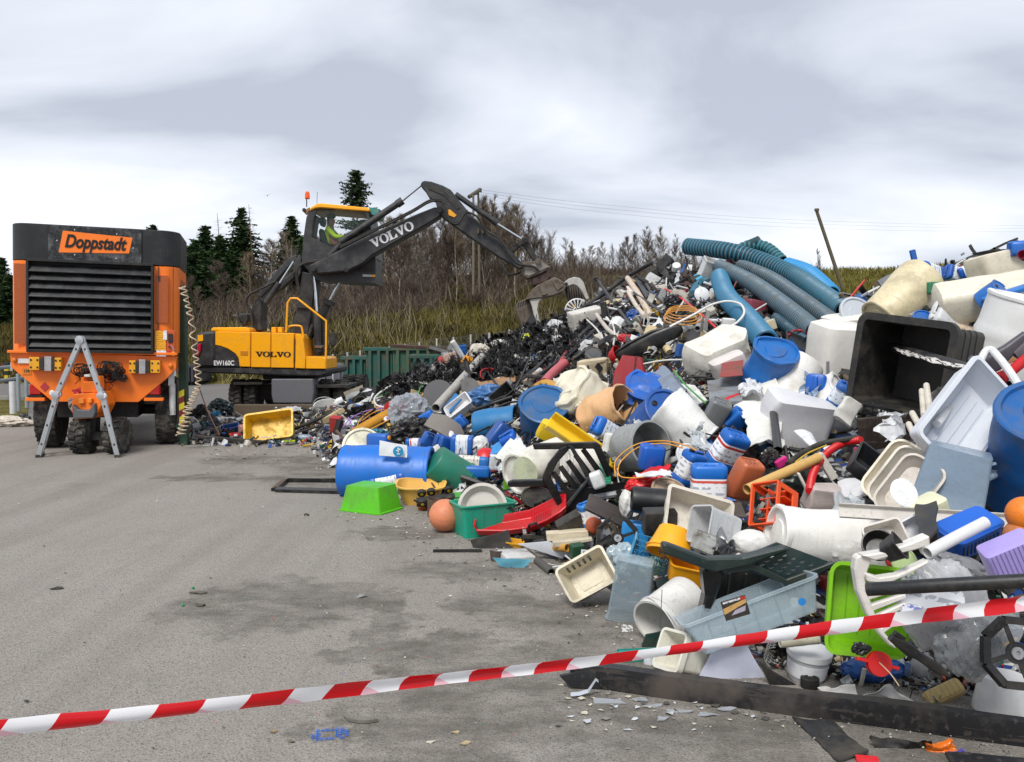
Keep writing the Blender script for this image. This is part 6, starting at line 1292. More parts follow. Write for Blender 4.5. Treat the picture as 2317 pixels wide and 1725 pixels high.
T('plastic_drum', 'white round drum torn open at its lower right end', 'drum', drum(58, 124, '#dfdfdb', ribs=0, dirt=.22, bung=False, taper=.78, dent=5, seed=14), 1548, 962, -.3, (132, 18, 0))
T('jerrycan', 'grey jerrycan showing the embossed ribs of its base', 'jerrycan', can(48, 74, 32, '#6f7274', None, '#505254', dirt=.4), 1620, 937, -.3, (200, -32, 0))
T('plastic_trough', 'long bright yellow plastic trough slanting down to the right', 'trough', [('body', M().loft([[(-118,-22,16),(-118,-18,-14),(-118,18,-14),(-118,22,16),(-118,17,16),(-118,14,-10),(-118,-14,-10),(-118,-17,16)],[(118,-20,14),(118,-16,-12),(118,16,-12),(118,20,14),(118,15,14),(118,12,-8),(118,-12,-8),(118,-15,14)]]), pl('#e3bd1d', .4, .15), 2)], 1340, 1018, -.3, (34, 58, 0))
T('storage_bin', 'folded yellow bin end with white crest sticker', 'bin', rbox(92, 26, 50, '#e5bf22', 10, dirt=.12, dent=3, seed=3), 1262, 984, -.38, (22, 30, 0))
T('crest_sticker', 'white round crest sticker on the yellow bin', 'sticker', [('disc', M().rev([(12, -.5), (12, .5), (.1, .5)], 24), pl('#dcdcd8', .4, .1)), ('crest', M().rev([(5, -.6), (7, .9), (.1, .9)], 6), pl('#5a5a55', .5))], 1275, 977, -.62, (20, 70, 0))
T('jerrycan', 'blue and clear can with paper label wedged above the yellow trough', 'jerrycan', can(44, 84, 34, '#1d5cc0', 'plain', labc='#c9d0d8'), 1374, 976, -.45, (-58, 20, 18))
T('white_bottle', 'small white bottle piece below the blue and clear can', 'bottle', rbox(42, 30, 52, '#d9d9d2', 9, dent=2, seed=6), 1386, 1008, -.48, (14, 0, 10))
T('plastic_drum', 'grey open drum holding a blue jerrycan', 'drum', drum(54, 90, '#8e9190', True, ribs=0, dirt=.5), 1446, 1012, -.35, (66, 58, 0))
T('jerrycan', 'blue jerrycan tucked inside the grey open drum', 'jerrycan', can(56, 60, 40, '#1450b8', None, '#1c4fa8'), 1474, 1036, -.58, (186, -10, -6))
T('plastic_drum', 'dirty white drum lying with its brown rimmed end toward the viewer', 'drum', drum(46, 150, '#dedbd2', ribs=1, dirt=.3, bung=False), 1222, 1052, -.3, (-104, 42, 0))
T('plastic_disc', 'pale green white disc inside the dirty rim of the white drum', 'disc', disc(36, 3, '#c9cfae', False, dirt=.35), 1189, 1068, -.62, (-104, 48, 0))
T('plastic_drum', 'second dirty white drum lying behind the black chair frame', 'drum', drum(42, 90, '#dcd8cf', ribs=0, dirt=.35, bung=False, dent=3, seed=2), 1322, 1052, -.2, (-84, 14, 0))
T('white_bottle', 'short white bottle poking out behind the black chair frame', 'bottle', rbox(40, 28, 30, '#d5d8d6', 9), 1352, 1086, -.45, (68, 10, 0))
sheet('green_net', 'green plastic net scrap behind the black chair frame', 'net', [(1356,1050),(1378,1060),(1384,1092),(1362,1096)], pl('#1f8c66', .5), off=-.2, crumple=.01, hole=lambda j, i: j % 2 and i % 2, nx=15, ny=15)
# black plastic chair frame in front
bc = empty('garden_chair', P(1300, 1080, D(1300, 1080)-.6), 'upturned glossy black plastic chair lying across the white drums', 'chair'); YC = bc.location.y; ck = pl('#0f1012', .28, .15)
poly('arm_frame', '', '', [(1205,1005),(1348,1001),(1358,1006),(1390,1082),(1386,1092),(1376,1086),(1344,1016),(1208,1018)], ck, Y=YC, thick=.07, parent=bc, bev=.008)
poly('arm_frame', '', '', [(1148,1092),(1160,1088),(1232,1086),(1250,1092),(1240,1102),(1150,1103)], ck, Y=YC-.02, thick=.07, parent=bc, bev=.008)
poly('leg', '', '', [(1226,1082),(1240,1050),(1268,1015),(1282,1010),(1288,1018),(1262,1046),(1246,1080),(1282,1150),(1268,1156)], ck, Y=YC-.05, thick=.05, parent=bc, bev=.006)
for i in range(5):
    x = 1246+i*17; y = 1072-i*13; poly('slat', '', '', [(x,y),(x+10,y-6),(x+52,y+50),(x+44,y+62)], ck, Y=YC-.03+i*.02, thick=.025, parent=bc, bev=.004)
poly('back_edge', '', '', [(1286,1008),(1298,1012),(1334,1072),(1326,1082)], pl('#1d1f22', .3), Y=YC-.06, thick=.06, parent=bc, bev=.006)
poly('back_edge', '', '', [(1334,1072),(1340,1080),(1284,1150),(1278,1144),(1326,1088)], pl('#33363a', .3), Y=YC-.1, thick=.05, parent=bc, bev=.006)
sheet('seat_shell', '', '', [(1262,1112),(1450,1084),(1448,1150),(1268,1168)], ck, Y=YC-.02, thick=.02, bend=.06, parent=bc)
T('cloth_bundle', 'red and white plastic bag crumpled in the middle of the front slope', 'bag', blob(92, 46, 50, '#cf1a1e', .11, 71), 1460, 1092, -.5, (-14, 0, 0))
sheet('white_film', 'white patch of film over the red bag', 'film', [(1440,1070),(1512,1066),(1522,1084),(1448,1082)], pl('#d9d9dc', .4), off=-.75, crumple=.03)
sheet('red_film', 'flat red film sheet behind the red bag', 'film', [(1462,1062),(1520,1056),(1520,1076),(1450,1076)], pl('#cf1a1e', .4), off=-.42, crumple=.03)
T('bucket_base_piece', 'dirty brown and white round bucket bottom in front of the red bag', 'bucket bottom', disc(42, 10, '#b59e85', dirt=.8), 1514, 1112, -.4, (10, 34, 0))
for i, (pts, lb) in enumerate((([(1392,1078),(1395,1040),(1440,1006),(1500,998),(1550,1008),(1575,1020)], 'thin orange cable arching highest over the grey open drum'), ([(1398,1078),(1404,1046),(1446,1012),(1500,1004),(1545,1014)], 'thin orange cable running just under the higher orange arc'), ([(1396,1060),(1404,1078),(1430,1082),(1455,1080)], 'short orange cable loop beside the red bag'))):
    pipe('orange_cable', lb, 'cable', pts, 1.5, pl('#e39a24'), off=-.85)
T('jerrycan', 'blue jerrycan with deep hand hole left of the two labelled ones', 'jerrycan', can(52, 86, 44, '#1553b4', 'plain', '#111111', labc='#dddddd'), 1560, 1058, -.5, (22, 12, 30))
T('plastic_disc', 'round white disc with dark marks behind the jerrycan with deep hand hole', 'disc', disc(34, 6, '#d9dadb'), 1560, 1034, -.35, (30, 50, 0))
T('jerrycan', 'blue jerrycan with red striped label tilted toward the viewer', 'jerrycan', can(66, 96, 46, '#1558ba', '#c42a20', '#1c4fa8'), 1645, 1020, -.5, (208, -22, -24))
T('jerrycan', 'upright blue jerrycan with large white and red label', 'jerrycan', can(80, 94, 50, '#1760c4', '#cf4f42', '#1c4fa8', bottom=True, band=(.3, .82)), 1603, 1097, -.62, (180, -4, 4))
T('jerrycan', 'terracotta orange jerrycan beside the upright labelled blue one', 'jerrycan', can(62, 98, 46, '#b5603c', None, '#8e4b30', dirt=.35), 1682, 1086, -.5, (200, -20, -22))
T('jerrycan', 'blue jerrycan below the grey one near the folded blue barrel', 'jerrycan', can(44, 50, 34, '#1656b4', None), 1668, 948, -.1, (40, 24, 20))
T('plastic_tray', 'black and dark red tray edge left of the large white bags', 'tray', tub(80, 40, 10, '#2a1820', .9, 6, 2, 2), 1678, 1004, -.1, (48, 30, 0))
# right of the terracotta can: pole, tube, red hose, tyre strip
pipe('cardboard_tube', 'thick tan cardboard tube pointing down to the left', 'tube', [(1690,1108),(1852,1036)], 11.5, pl('#c9a25e', .6, .25), hollow=.1, n=24, off=-.75)
pipe('ribbed_hose', 'bright red ribbed hose curving down across the middle right', 'hose', [(1949,996),(1905,1004),(1866,1030),(1840,1072),(1832,1112)], 9, pl('#c4161c', .4, .15), corr=5, n=14, off=-.6)
pipe('edge_strip', 'black tyre-like strip with yellow marks over the tan tube', 'strip', [(1782,1052),(1810,1030),(1860,1005),(1945,990)], 7, pl('#26251f', .6, .4), off=-.62)
pipe('yellow_string', 'yellow cord along the black strip', 'cord', [(1800,1046),(1830,1025),(1870,1008)], 1.8, pl('#c9a81c'), off=-.8)
pipe('upright_pipe', 'short black pipe standing upright in front of white bags', 'pipe', [(1749,922),(1760,1020)], 9.5, pl('#141416', .3, .2), hollow=.12, n=18, off=-.45)
T('refuse_sack', 'large translucent white container stuffed with bags', 'container', rbox(150, 90, 118, '#d9d9dc', 22, dirt=.12, dent=13, seed=31, clear=.12), 1800, 950, -.15, (14, 20, 10))
T('white_drum', 'big round white drum behind the translucent white container', 'drum', drum(66, 120, '#e2e1dd', ribs=0, dirt=.2, bung=False, dent=7, seed=33), 1856, 930, .05, (60, 24, 0))
sheet('white_sheet', 'large wrinkled white plastic sheet left of the upright black pipe', 'plastic sheet', [(1668,930),(1760,905),(1770,1030),(1700,1010)], pl('#dcdbd4', .4, .15), off=-.2, crumple=.05, cf=4, bend=.1)
T('white_drum', 'white drum lying below the folded blue barrel', 'drum', drum(42, 110, '#dcd9d0', ribs=0, dirt=.2, bung=False), 1715, 915, .0, (70, 10, 0))
T('dark_pouch', 'black crumpled pouch at the foot of the upright black pipe', 'pouch', blob(40, 44, 30, '#1f1d22', .14, 39, rough=.2), 1742, 1036, -.6, (20, 0, 0))
T('pink_tray', 'hot pink tray corner beside the black pouch', 'tray', rbox(30, 14, 18, '#cf1f7f', 4), 1768, 1046, -.55, (-30, 10, 0))
sheet('white_strip', 'curled white plastic strips in front of the translucent container', 'strip', [(1796,975),(1836,980),(1852,1008),(1838,1014)], pl('#dddddf'), off=-.6, bend=.15, thick=.01)
poly('white_bar', 'white double bar leaning across the dark gap', 'bar', [(1846,1030),(1862,1024),(1898,1080),(1882,1090)], pl('#cdc8bd', .5, .3), off=-.5, thick=.05)
poly('white_bar', 'thin white bar pointing down to the torn box', 'bar', [(1804,1072),(1810,1070),(1831,1110),(1825,1112)], pl('#d9d5cb', .5, .3), off=-.55, thick=.03)
poly('dark_board', 'large dark brown board standing in front of the black bin', 'board', [(1940,948),(2072,934),(2058,1000),(1952,1028)], pl('#22140f', .55, .5), off=-.35, thick=.03)
T('storage_bin', 'open dark grey crate with divided inside', 'crate', tub(92, 64, 46, '#2a2d33', .85, 5, 3, 3, dirt=.3), 1966, 1058, -.5, (30, 52, -10))
poly('red_plate', 'red plastic plate behind the dark grey crate', 'plate', [(1920,1070),(1936,1012),(1958,1018),(1944,1060)], pl('#b8171f', .4), off=-.38, thick=.02)
sheet('grey_sheet', 'grey flat sheet between dark board and white trays', 'sheet', [(1975,1020),(2070,1000),(2080,1040),(2010,1050)], pl('#3c3e42', .4, .3), off=-.4, thick=.02)
# orange crate
oc = tub(104, 72, 84, '#e2511c', .94, 3, 4, 2, dirt=.12); oc[0] = ('floor', M().box((0, 0, -40), (100, 68, 4)), pl('#e2511c', .4, .15))
om_ = pl('#e2511c', .4, .15)
def wall_open(w, h, m4, bar=12):
    m = M(); m.box((0, 0, h/2-bar/2), (w, 4, bar)); m.box((0, 0, -h/2+bar*.9), (w, 4, bar*1.8)); m.box((-w/2+bar/2, 0, 0), (bar, 3.8, h-.4)); m.box((w/2-bar/2, 0, 0), (bar, 3.8, h-.4)); return m.xf(m4)
oc += [('side_wall', wall_open(100, 82, Matrix.Translation((0, -34, 0))), om_, .6), ('side_wall', wall_open(100, 82, Matrix.Translation((0, 34, 0))), om_, .6), ('side_wall', wall_open(68, 82, Matrix.Translation((-50, 0, 0)) @ Matrix.Rotation(R(90), 4, 'Z')), om_, .6), ('side_wall', wall_open(68, 82, Matrix.Translation((50, 0, 0)) @ Matrix.Rotation(R(90), 4, 'Z')), om_, .6)]
oc += [('divider', M().box((x, 0, -14), (2, 64, 46)), om_) for x in (-24, 0, 24)]+[('divider', M().box((0, y, -14), (96, 2, 45)), om_) for y in (-11, 11)]
T('bottle_crate', 'bright orange bottle crate tipped on its corner', 'crate', oc, 1750, 1152, -.6, (-58, 30, 34))
T('torn_carton', 'torn grey white carton under the tip of the red hose', 'carton', rbox(84, 50, 56, '#b9ada8', 4, dirt=.35, dent=7, seed=17), 1862, 1128, -.4, (8, 16, 14))
sheet('folded_sheet', 'white folded panel right of the torn carton', 'sheet', [(1895,1090),(1935,1082),(1985,1110),(1900,1140)], pl('#cfcfd0', .5, .2), off=-.5, thick=.015, bend=.08)
T('dark_green_sack', 'dark green black sack under the orange crate', 'sack', blob(130, 70, 60, '#14231f', .12, 52), 1790, 1090, -.2)
# the big white tank
T('water_tank', 'very large white tank lying on its side in the lower right slope', 'tank', drum(70, 290, '#e2e0da', ribs=0, dirt=.16, bung=False, taper=.86, dent=6, seed=41), 1888, 1222, -.35, (-82, 6, 0))
T('white_bag', 'white rounded bag end left of the very large white tank', 'bag', blob(90, 60, 60, '#dddcd8', .03, 54, 1.3), 1698, 1228, -.5)
T('white_bag', 'translucent film draped over the lower edge of the large tank', 'film', blob(80, 56, 30, '#cfcdc8', .05, 57, 1.5, clear=.3), 1920, 1250, -.9)
sheet('grey_flap', 'grey flap behind the cream tray beside the orange crate', 'flap', [(1624,1140),(1676,1136),(1690,1170),(1640,1168)], pl('#4f4a44', .5, .3), off=-.3, thick=.01)
T('white_tray', 'open cream white box lying tilted in front of the labelled jerrycans', 'box', tub(150, 96, 60, '#d3cdc0', .86, 6, 3, 6, dirt=.3), 1572, 1172, -.45, (24, 58, 8))
T('storage_box', 'frosted clear bin lying inside the cream white box', 'bin', tub(80, 70, 96, '#c9ccce', .9, 10, 2, 3, clear=.25, rough=.3), 1618, 1196, -.72, (-68, 24, 20))
T('dirty_cover', 'paint splashed grey cover lying right of the yellow pot', 'cover', rbox(58, 8, 46, '#a5a6a3', 10, dirt=.85), 1593, 1228, -1.0, (22, -18, 0))
T('plant_pot', 'bright yellow plastic pot lying under the cream white box', 'pot', bucket(36, 52, 62, '#eba512', False, dirt=.15), 1520, 1226, -.7, (200, 24, 0))
T('yellow_tub', 'yellow tub glimpsed behind the light blue basket', 'tub', tub(90, 50, 46, '#e8a012', .9, 10, 2, 3, dirt=.15), 1556, 1292, -.3, (12, 20, 0))
T('paper_packet', 'green and white packets lying in the light blue basket', 'packet', blob(60, 44, 24, '#a9c4a4', .13, 61), 1478, 1282, -.28)
# black tube and boxes
T('waste_container', 'black rolled sheet tube lying in front of the upright labelled jerrycan', 'tube', drum(30, 168, '#141518', ribs=0, dirt=.12, bung=False), 1512, 1138, -.5, (95, 4, 0))
T('white_bag', 'dirty white bag end stuffed into the black rolled tube', 'bag', blob(34, 66, 50, '#d0cec8', .05, 63, 1.6), 1418, 1140, -.5)
T('black_box', 'black box with ridges under the black rolled tube', 'box', rbox(74, 40, 56, '#1d1e21', 3), 1492, 1180, -.55, (0, 12, 4))
T('grey_plate', 'grey brown hinged plate lying left of the white bag end', 'plate', rbox(108, 8, 44, '#3d3532', 3, dirt=.4), 1376, 1158, -.4, (26, -40, 0))
T('jerrycan', 'blue jerrycan with white label under the grey brown plate', 'jerrycan', can(44, 60, 30, '#1e68c0', 'plain'), 1332, 1162, -.3, (-16, 8, 20))
T('jerrycan', 'blue container behind the black octagonal reel', 'jerrycan', can(64, 84, 40, '#1970c0', None, dirt=.2), 1436, 1222, -.08, (186, 0, 10))
T('black_box', 'black ribbed piece between the red sledge and the blue jerrycan', 'box', rbox(64, 30, 36, '#1c1b1a', 3, dirt=.5), 1292, 1184, -.25, (-30, 20, 0))
T('orange_ball', 'orange brown round piece behind the octagonal reel', 'ball', ballp(20, '#b5532c'), 1344, 1190, -.12)
# dark green chair
gc = empty('garden_chair', P(1690, 1300, D(1690, 1300)-.75), 'dark green plastic garden chair lying on its back in front of the large tank', 'chair'); YG = gc.location.y; gk = pl('#1c2b29', .35, .2); gk2 = pl('#26373a', .35, .2)
poly('armrest', '', '', [(1498,1232),(1508,1230),(1600,1264),(1680,1262),(1776,1238),(1790,1246),(1700,1278),(1650,1288),(1618,1296),(1560,1276),(1500,1252)], gk, Y=YG-.12, thick=.07, parent=gc, bev=.01)
poly('leg', '', '', [(1590,1290),(1622,1282),(1640,1300),(1612,1380),(1590,1436),(1578,1430),(1596,1350)], ck, Y=YG-.05, thick=.1, parent=gc, bev=.01)
sheet('seat', '', '', [(1636,1278),(1758,1228),(1888,1276),(1770,1318)], gk2, Y=YG-.05, thick=.015, bend=.02, nx=28, ny=20, hole=lambda j, i: 4 < j < 24 and 3 < i < 17 and j % 4 < 2 and (i+(j//4)) % 3 == 0, parent=gc)
sheet('back_shell', '', '', [(1622,1296),(1790,1290),(1760,1420),(1600,1420)], ck, Y=YG+.05, thick=.015, bend=-.12, parent=gc)
for i in range(3): poly('back_rib', '', '', [(1650+i*38,1300),(1654+i*38,1300),(1644+i*34,1390),(1640+i*34,1390)], gk, Y=YG+.02, thick=.02, parent=gc, bev=0)
poly('seat_edge', '', '', [(1630,1290),(1700,1272),(1780,1312),(1888,1272),(1892,1280),(1800,1326),(1780,1324),(1700,1290),(1640,1300)], gk, Y=YG-.09, thick=.03, parent=gc, bev=.004)
# ================= upper middle: pipes, tubes, coils
T('white_cabinet', 'white box cabinet tilted near the ridge beside the grapple', 'cabinet', rbox(74, 40, 48, '#cfcbc2', 3), 1326, 724, -.3, (-10, 14, 16))
def chairback(nm, lb, px, py, r0, r1, roll, off, Y=None, c='#dcdcda'):
    ps = []
    for i in range(6): a = R(-50+i*20); ps.append(('slat', M().add([(r0*math.sin(a-.05), 0, r0*math.cos(a-.05)), (r0*math.sin(a+.05), 0, r0*math.cos(a+.05)), (r1*math.sin(a+.08), -2, r1*math.cos(a+.08)), (r1*math.sin(a-.08), -2, r1*math.cos(a-.08)), (r0*math.sin(a-.05), 2, r0*math.cos(a-.05)), (r0*math.sin(a+.05), 2, r0*math.cos(a+.05)), (r1*math.sin(a+.08), 0, r1*math.cos(a+.08)), (r1*math.sin(a-.08), 0, r1*math.cos(a-.08))], [(0,1,2,3),(7,6,5,4),(0,4,5,1),(1,5,6,2),(2,6,7,3),(3,7,4,0)]), pl(c)))
    ps.append(('top_rail', M().tube([(r1*math.sin(R(a)), 0, r1*math.cos(R(a))) for a in range(-60, 61, 10)], max(1.6, r1*.06), 8), pl(c))); ps.append(('hub', M().tube([(r0*math.sin(R(a)), 0, r0*math.cos(R(a))) for a in range(-60, 61, 10)], max(1.2, r1*.05), 8), pl(c)))
    T(nm, lb, 'broken chair', ps, px, py, off, (roll, 0, 0), Y=Y)
chairback('broken_chair', 'white fan shaped chair back on the ridge beside the grapple jaw', 1306, 704, 8, 27, -26, -.3)
chairback('broken_chair', 'white fan shaped chair back lying below the white cabinet', 1290, 742, 6, 24, 40, -.35)
PP = lambda lb, pts, r, c, off=-.3, hollow=0, cat='pipe', nm='black_pipe', n=10, **k: pipe(nm, lb, cat, pts, r, pl(c, .4, .3), off=off, hollow=hollow, n=n, **k)
PP('long thick black pipe rising to the right above the ridge', [(1322,694),(1368,664),(1420,626),(1477,594)], 4.6, '#1d1e20', -.2)
PP('black pole with knobbed end leaning left over the ridge', [(1352,634),(1390,688),(1430,738)], 3.6, '#1b1c1e', -.45)
T('pole_end', 'black knob on the end of the leaning black pole', 'knob', [('knob', M().rev([(.1, -6), (5, -6), (6, -2), (5, 4), (.1, 6)], 12), pl('#1b1c1e'))], 1350, 631, -.45, (-35, 0, 0))
for i, (a, b, r_, lb) in enumerate((((1282,792),(1384,693),5,'thick black pipe slanting over the netting'), ((1286,802),(1398,700),3.6,'black pipe just right of the thick slanting one'), ((1262,830),(1378,716),3,'thin black pipe left of the thick slanting one'), ((1300,812),(1390,742),4,'dark pipe furthest right of the slanting bunch'), ((1180,868),(1276,772),3,'long thin black pipe low on the netting'), ((1160,878),(1262,786),2.4,'thinnest black pipe low on the netting'), ((1188,874),(1296,792),4.5,'thick charcoal pipe right of the thin pipes on the netting'))):
    PP(lb, [a, b], r_, '#1f2023', -.35)
PP('white bent pipe curving below the slanting black pipes', [(1326,722),(1350,745),(1366,770),(1376,780)], 2, '#dcdad4', -.5, nm='white_pipe')
PP('short white arched pipe beside the bent white one', [(1366,722),(1384,730),(1391,755),(1388,780)], 2, '#d9d6cf', -.5, nm='white_pipe')
PP('peeling white pipe behind the black boat shaped bumper', [(1350,712),(1375,745),(1406,768)], 5, '#c9bdb4', -.35, nm='white_pipe')
PP('pale pink pipe leaning right on the ridge', [(1420,630),(1448,672),(1472,716)], 7, '#cdb9a4', -.35, nm='plastic_pipe')
PP('shorter cream pipe left of the pale pink one', [(1421,660),(1438,690),(1458,716)], 5, '#cfc3b0', -.4, nm='plastic_pipe')
PP('white stub of pipe left of the cream pipe', [(1420,652),(1430,664)], 5, '#d9d6cf', -.4, nm='plastic_pipe')
PP('charcoal flat bar right of the pale pink pipe', [(1440,632),(1468,676)], 6, '#2c2e31', -.25, nm='flat_bar', cat='bar')
PP('dark bar behind the charcoal flat bar', [(1452,630),(1478,668)], 4, '#3b3d40', -.2, nm='flat_bar', cat='bar')
PP('dark grey frame bar crossing the middle of the upper heap', [(1434,662),(1494,704),(1500,710)], 3, '#2e3032', -.5, nm='frame_bar', cat='bar')
PP('second dark grey frame bar just above the net ball', [(1462,660),(1510,690)], 3, '#2e3032', -.45, nm='frame_bar', cat='bar')
PP('bright red tube slanting down through the upper heap', [(1489,647),(1530,668),(1560,690),(1594,718),(1620,742)], 2.4, '#cf1722', -.6, nm='red_tube', cat='tube')
PP('large white hose loop standing out of the upper heap', [(1515,740),(1570,712),(1610,690),(1645,682),(1674,688),(1684,705),(1676,722),(1655,738),(1615,752)], 2.6, '#dcdbd6', -1.15, nm='white_hose', cat='hose')
for i in range(4):
    a0 = i*1.3; pts = [(1545+math.cos(a0+t*.7)*(34+i*3), 704+i*5+math.sin(a0+t*.7)*(12+i*1.5)) for t in range(10)]
    PP(['outermost orange cord coil on the upper heap', 'second orange cord coil inside the outermost', 'third orange cord coil, hanging lower', 'lowest orange cord coil near the steel pipe'][i], pts, 1.5, '#c9892c', -.65-.05*i, nm='cord_coil', cat='cord')
PP('short hollow steel pipe under the orange cord', [(1578,744),(1586,722)], 7, '#8f9194', -.6, .2, nm='steel_pipe', n=16)
PP('thin white bar crossing left of the net ball', [(1530,708),(1548,680)], 2, '#d5d2c9', -.6, nm='white_bar', cat='bar')
poly('grey_batten', 'grey upright slat right of the steel pipe', 'slat', [(1590,748),(1600,750),(1608,704),(1600,702)], pl('#8d8d8b', .5), off=-.62, thick=.03)
T('net_bundle', 'black plastic net ball on the upper heap', 'net', blob(44, 36, 34, '#1c1c1f', .09, 81, 3.5), 1525, 684, -.4)
T('oval_cover', 'white oval lid standing on the ridge', 'lid', [('lid', M().rev([(14, -2), (17, 0), (14, 2), (.1, 2.5)], 26), pl(WHITE))], 1588, 666, -.35, (10, 78, 0))
T('white_crate', 'white crate standing on the ridge in front of the large blue hoses', 'crate', tub(34, 30, 54, '#c9ccca', .9, 2, 1.5, 2, dirt=.3), 1601, 614, -.3, (22, 24, 10))
sheet('cyan_film', 'torn cyan film scrap beside the white ridge crate', 'film', [(1570,625),(1584,617),(1590,630),(1576,635)], pl('#2aa6cc'), off=-.3, crumple=.01)
sheet('torn_film', 'torn grey white film rag sticking up on the ridge', 'film', [(1530,622),(1540,610),(1536,650),(1526,652)], pl('#b9bcc0'), off=-.1, crumple=.03)
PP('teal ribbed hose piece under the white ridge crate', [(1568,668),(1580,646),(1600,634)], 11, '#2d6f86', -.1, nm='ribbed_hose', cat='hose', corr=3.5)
T('black_bumper', 'long black boat shaped bumper lying across the upper middle', 'bumper', [('body', M().loft([rr(4, 4, 2, -88), rr(26, 22, 9, -70), rr(40, 30, 12, -30), rr(44, 32, 12, 20), rr(36, 26, 10, 64), rr(12, 10, 4, 84)]), pl('#131416', .35, .25)), ('lip', M().loft([rr(3, 4, 1, -86, cx=-12), rr(4, 26, 2, -40, cx=-20), rr(4, 28, 2, 20, cx=-22), rr(3, 8, 1, 80, cx=-10)]), pl('#26272a', .35))], 1466, 778, -.45, (64, 10, 0))
sheet('flat_sheet', 'flat dark panel behind the black boat shaped bumper', 'sheet', [(1500,742),(1640,740),(1620,772),(1520,770)], pl('#1c1d20', .4, .3), off=-.3, thick=.02)
T('plastic_bag', 'blue bag wedged by the black pole end', 'bag', blob(32, 34, 24, '#16408c', .1, 83), 1432, 716, -.3)
T('cloth_bundle', 'red cloth with blue bits under the black pole end', 'cloth', blob(40, 20, 20, '#b9182a', .12, 84), 1416, 766, -.5)
T('red_bowl', 'red bowl half hidden behind the black boat shaped bumper', 'bowl', bucket(14, 22, 20, '#b5141e', False, rim=False), 1392, 806, -.45, (60, 30, 0))
T('ribbed_disc', 'dark grey ribbed disc under the slanting pipes', 'disc', disc(19, 4, '#4b4c4e'), 1343, 800, -.45, (10, 50, 0))
T('cable_spool', 'black cable spool lying in front of the beige shell', 'spool', [('flange', M().rev([(5, -22), (18, -22), (18, -19), (5, -19)], 26), dk), ('core', M().rev([(8, -22), (8, 22)], 16), dk), ('flange', M().rev([(5, 19), (18, 19), (18, 22), (5, 22)], 26), dk)], 1316, 844, -.35, (78, 20, 0))
T('beige_shell', 'beige torn plastic shell behind the cable spool', 'shell', rbox(70, 30, 44, '#c9b99a', 12, dent=6, seed=9, dirt=.3), 1340, 834, -.2, (-6, 10, 0))
T('tool_case', 'dark red tool case standing upright in the upper middle', 'case', [('body', M().loft([rr(74, 34, 6, -40), rr(72, 34, 6, 0), rr(44, 30, 6, 40)]), pl('#9a2630', .45, .3)), ('seam', M().box((10, -16.5, 0), (3, 2, 78)), pl('#2c2622')), ('latch', M().box((18, -17, -18), (18, 3, 14)), dk, 1)], 1427, 846, -.25, (6, 0, -16))
PP('pink plastic pipe with torn end left of the cable spool', [(1232,866),(1254,842),(1278,822)], 11, '#b5565c', -.35, .15, nm='plastic_pipe', n=16)
PP('thin red tapered tube above the pink pipe', [(1262,828),(1280,800),(1294,776)], 4, '#b83a44', -.4, nm='red_tube', cat='tube')
pipe('ribbed_hose', 'short thick yellow ribbed hose behind the blue creased barrel', 'hose', [(1212,884),(1232,872),(1258,880),(1274,905)], 14, pl('#c7963a', .45, .25), corr=4, n=18, off=-.25)
T('square_tank', 'large crushed white tank with dirty seams in the upper middle', 'tank', rbox(128, 100, 108, '#dcd8cc', 20, dirt=.3, dent=15, seed=47, freq=1.9), 1632, 808, -.25, (-20, 20, 16))
T('red_stopper', 'red screw cap on the corner of the crushed white tank', 'cap', [('cap', M().rev([(11, -5), (12, 5), (.1, 6)], 14), pl('#b5201c'))], 1556, 800, -.65, (24, 70, 0))
T('blue_box', 'blue box edge behind the red screw cap', 'box', rbox(26, 16, 30, '#16408c', 2), 1543, 794, -.35, (10, 0, 20))
T('paint_canister', 'white canister with red spilled paint beside the folded blue barrel', 'canister', rbox(78, 46, 56, '#d4cbc6', 12, dirt=.2, dent=4, seed=4), 1650, 832, -.5, (-24, 14, 0))
sheet('paint_spill', 'dried dark red paint flaking on the white canister', 'paint', [(1636,806),(1680,800),(1680,850),(1628,854)], pl('#8e3a34', .6, .7), off=-.78, crumple=.012, thick=.004)
sheet('weathered_board', 'grey weathered board standing left of the folded blue barrel', 'board', [(1600,862),(1676,852),(1680,908),(1606,912)], pl('#80858c', .7, .6), off=-.42, thick=.03)
sheet('grey_fabric', 'grey blue striped fabric behind the heart shaped barrel', 'fabric', [(1470,844),(1500,826),(1560,886),(1530,910)], pl('#7a8698', .6, .4), off=-.35, crumple=.03, cf=8)
sheet('white_sheet', 'white flat sheet right of the heart shaped barrel', 'sheet', [(1540,868),(1572,872),(1600,905),(1578,914)], pl('#dcdcd6'), off=-.4, thick=.01)
PP('bright green twig like cord below the large crushed tank', [(1524,838),(1550,870),(1596,912)], 2, '#3f9a3a', -.6, nm='green_string', cat='cord')
PP('white strip running left of the crushed tank', [(1455,824),(1500,816),(1560,814)], 2, '#d9d7cf', -.5, nm='white_strip', cat='strip')
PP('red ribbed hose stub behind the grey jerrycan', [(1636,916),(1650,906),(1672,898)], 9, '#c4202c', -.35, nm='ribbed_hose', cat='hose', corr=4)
T('plastic_drum', 'tall folded blue barrel standing with its crushed lid up', 'drum', drum(50, 160, '#155ab0', ribs=1, dirt=.3, bung=False, dent=9, seed=12, freq=.8), 1732, 856, -.4, (9, 34, 0))
T('plastic_drum', 'blue bucket rim behind the tall folded barrel', 'drum', bucket(24, 30, 40, '#14448c', False), 1800, 800, .1, (40, 20, 0))
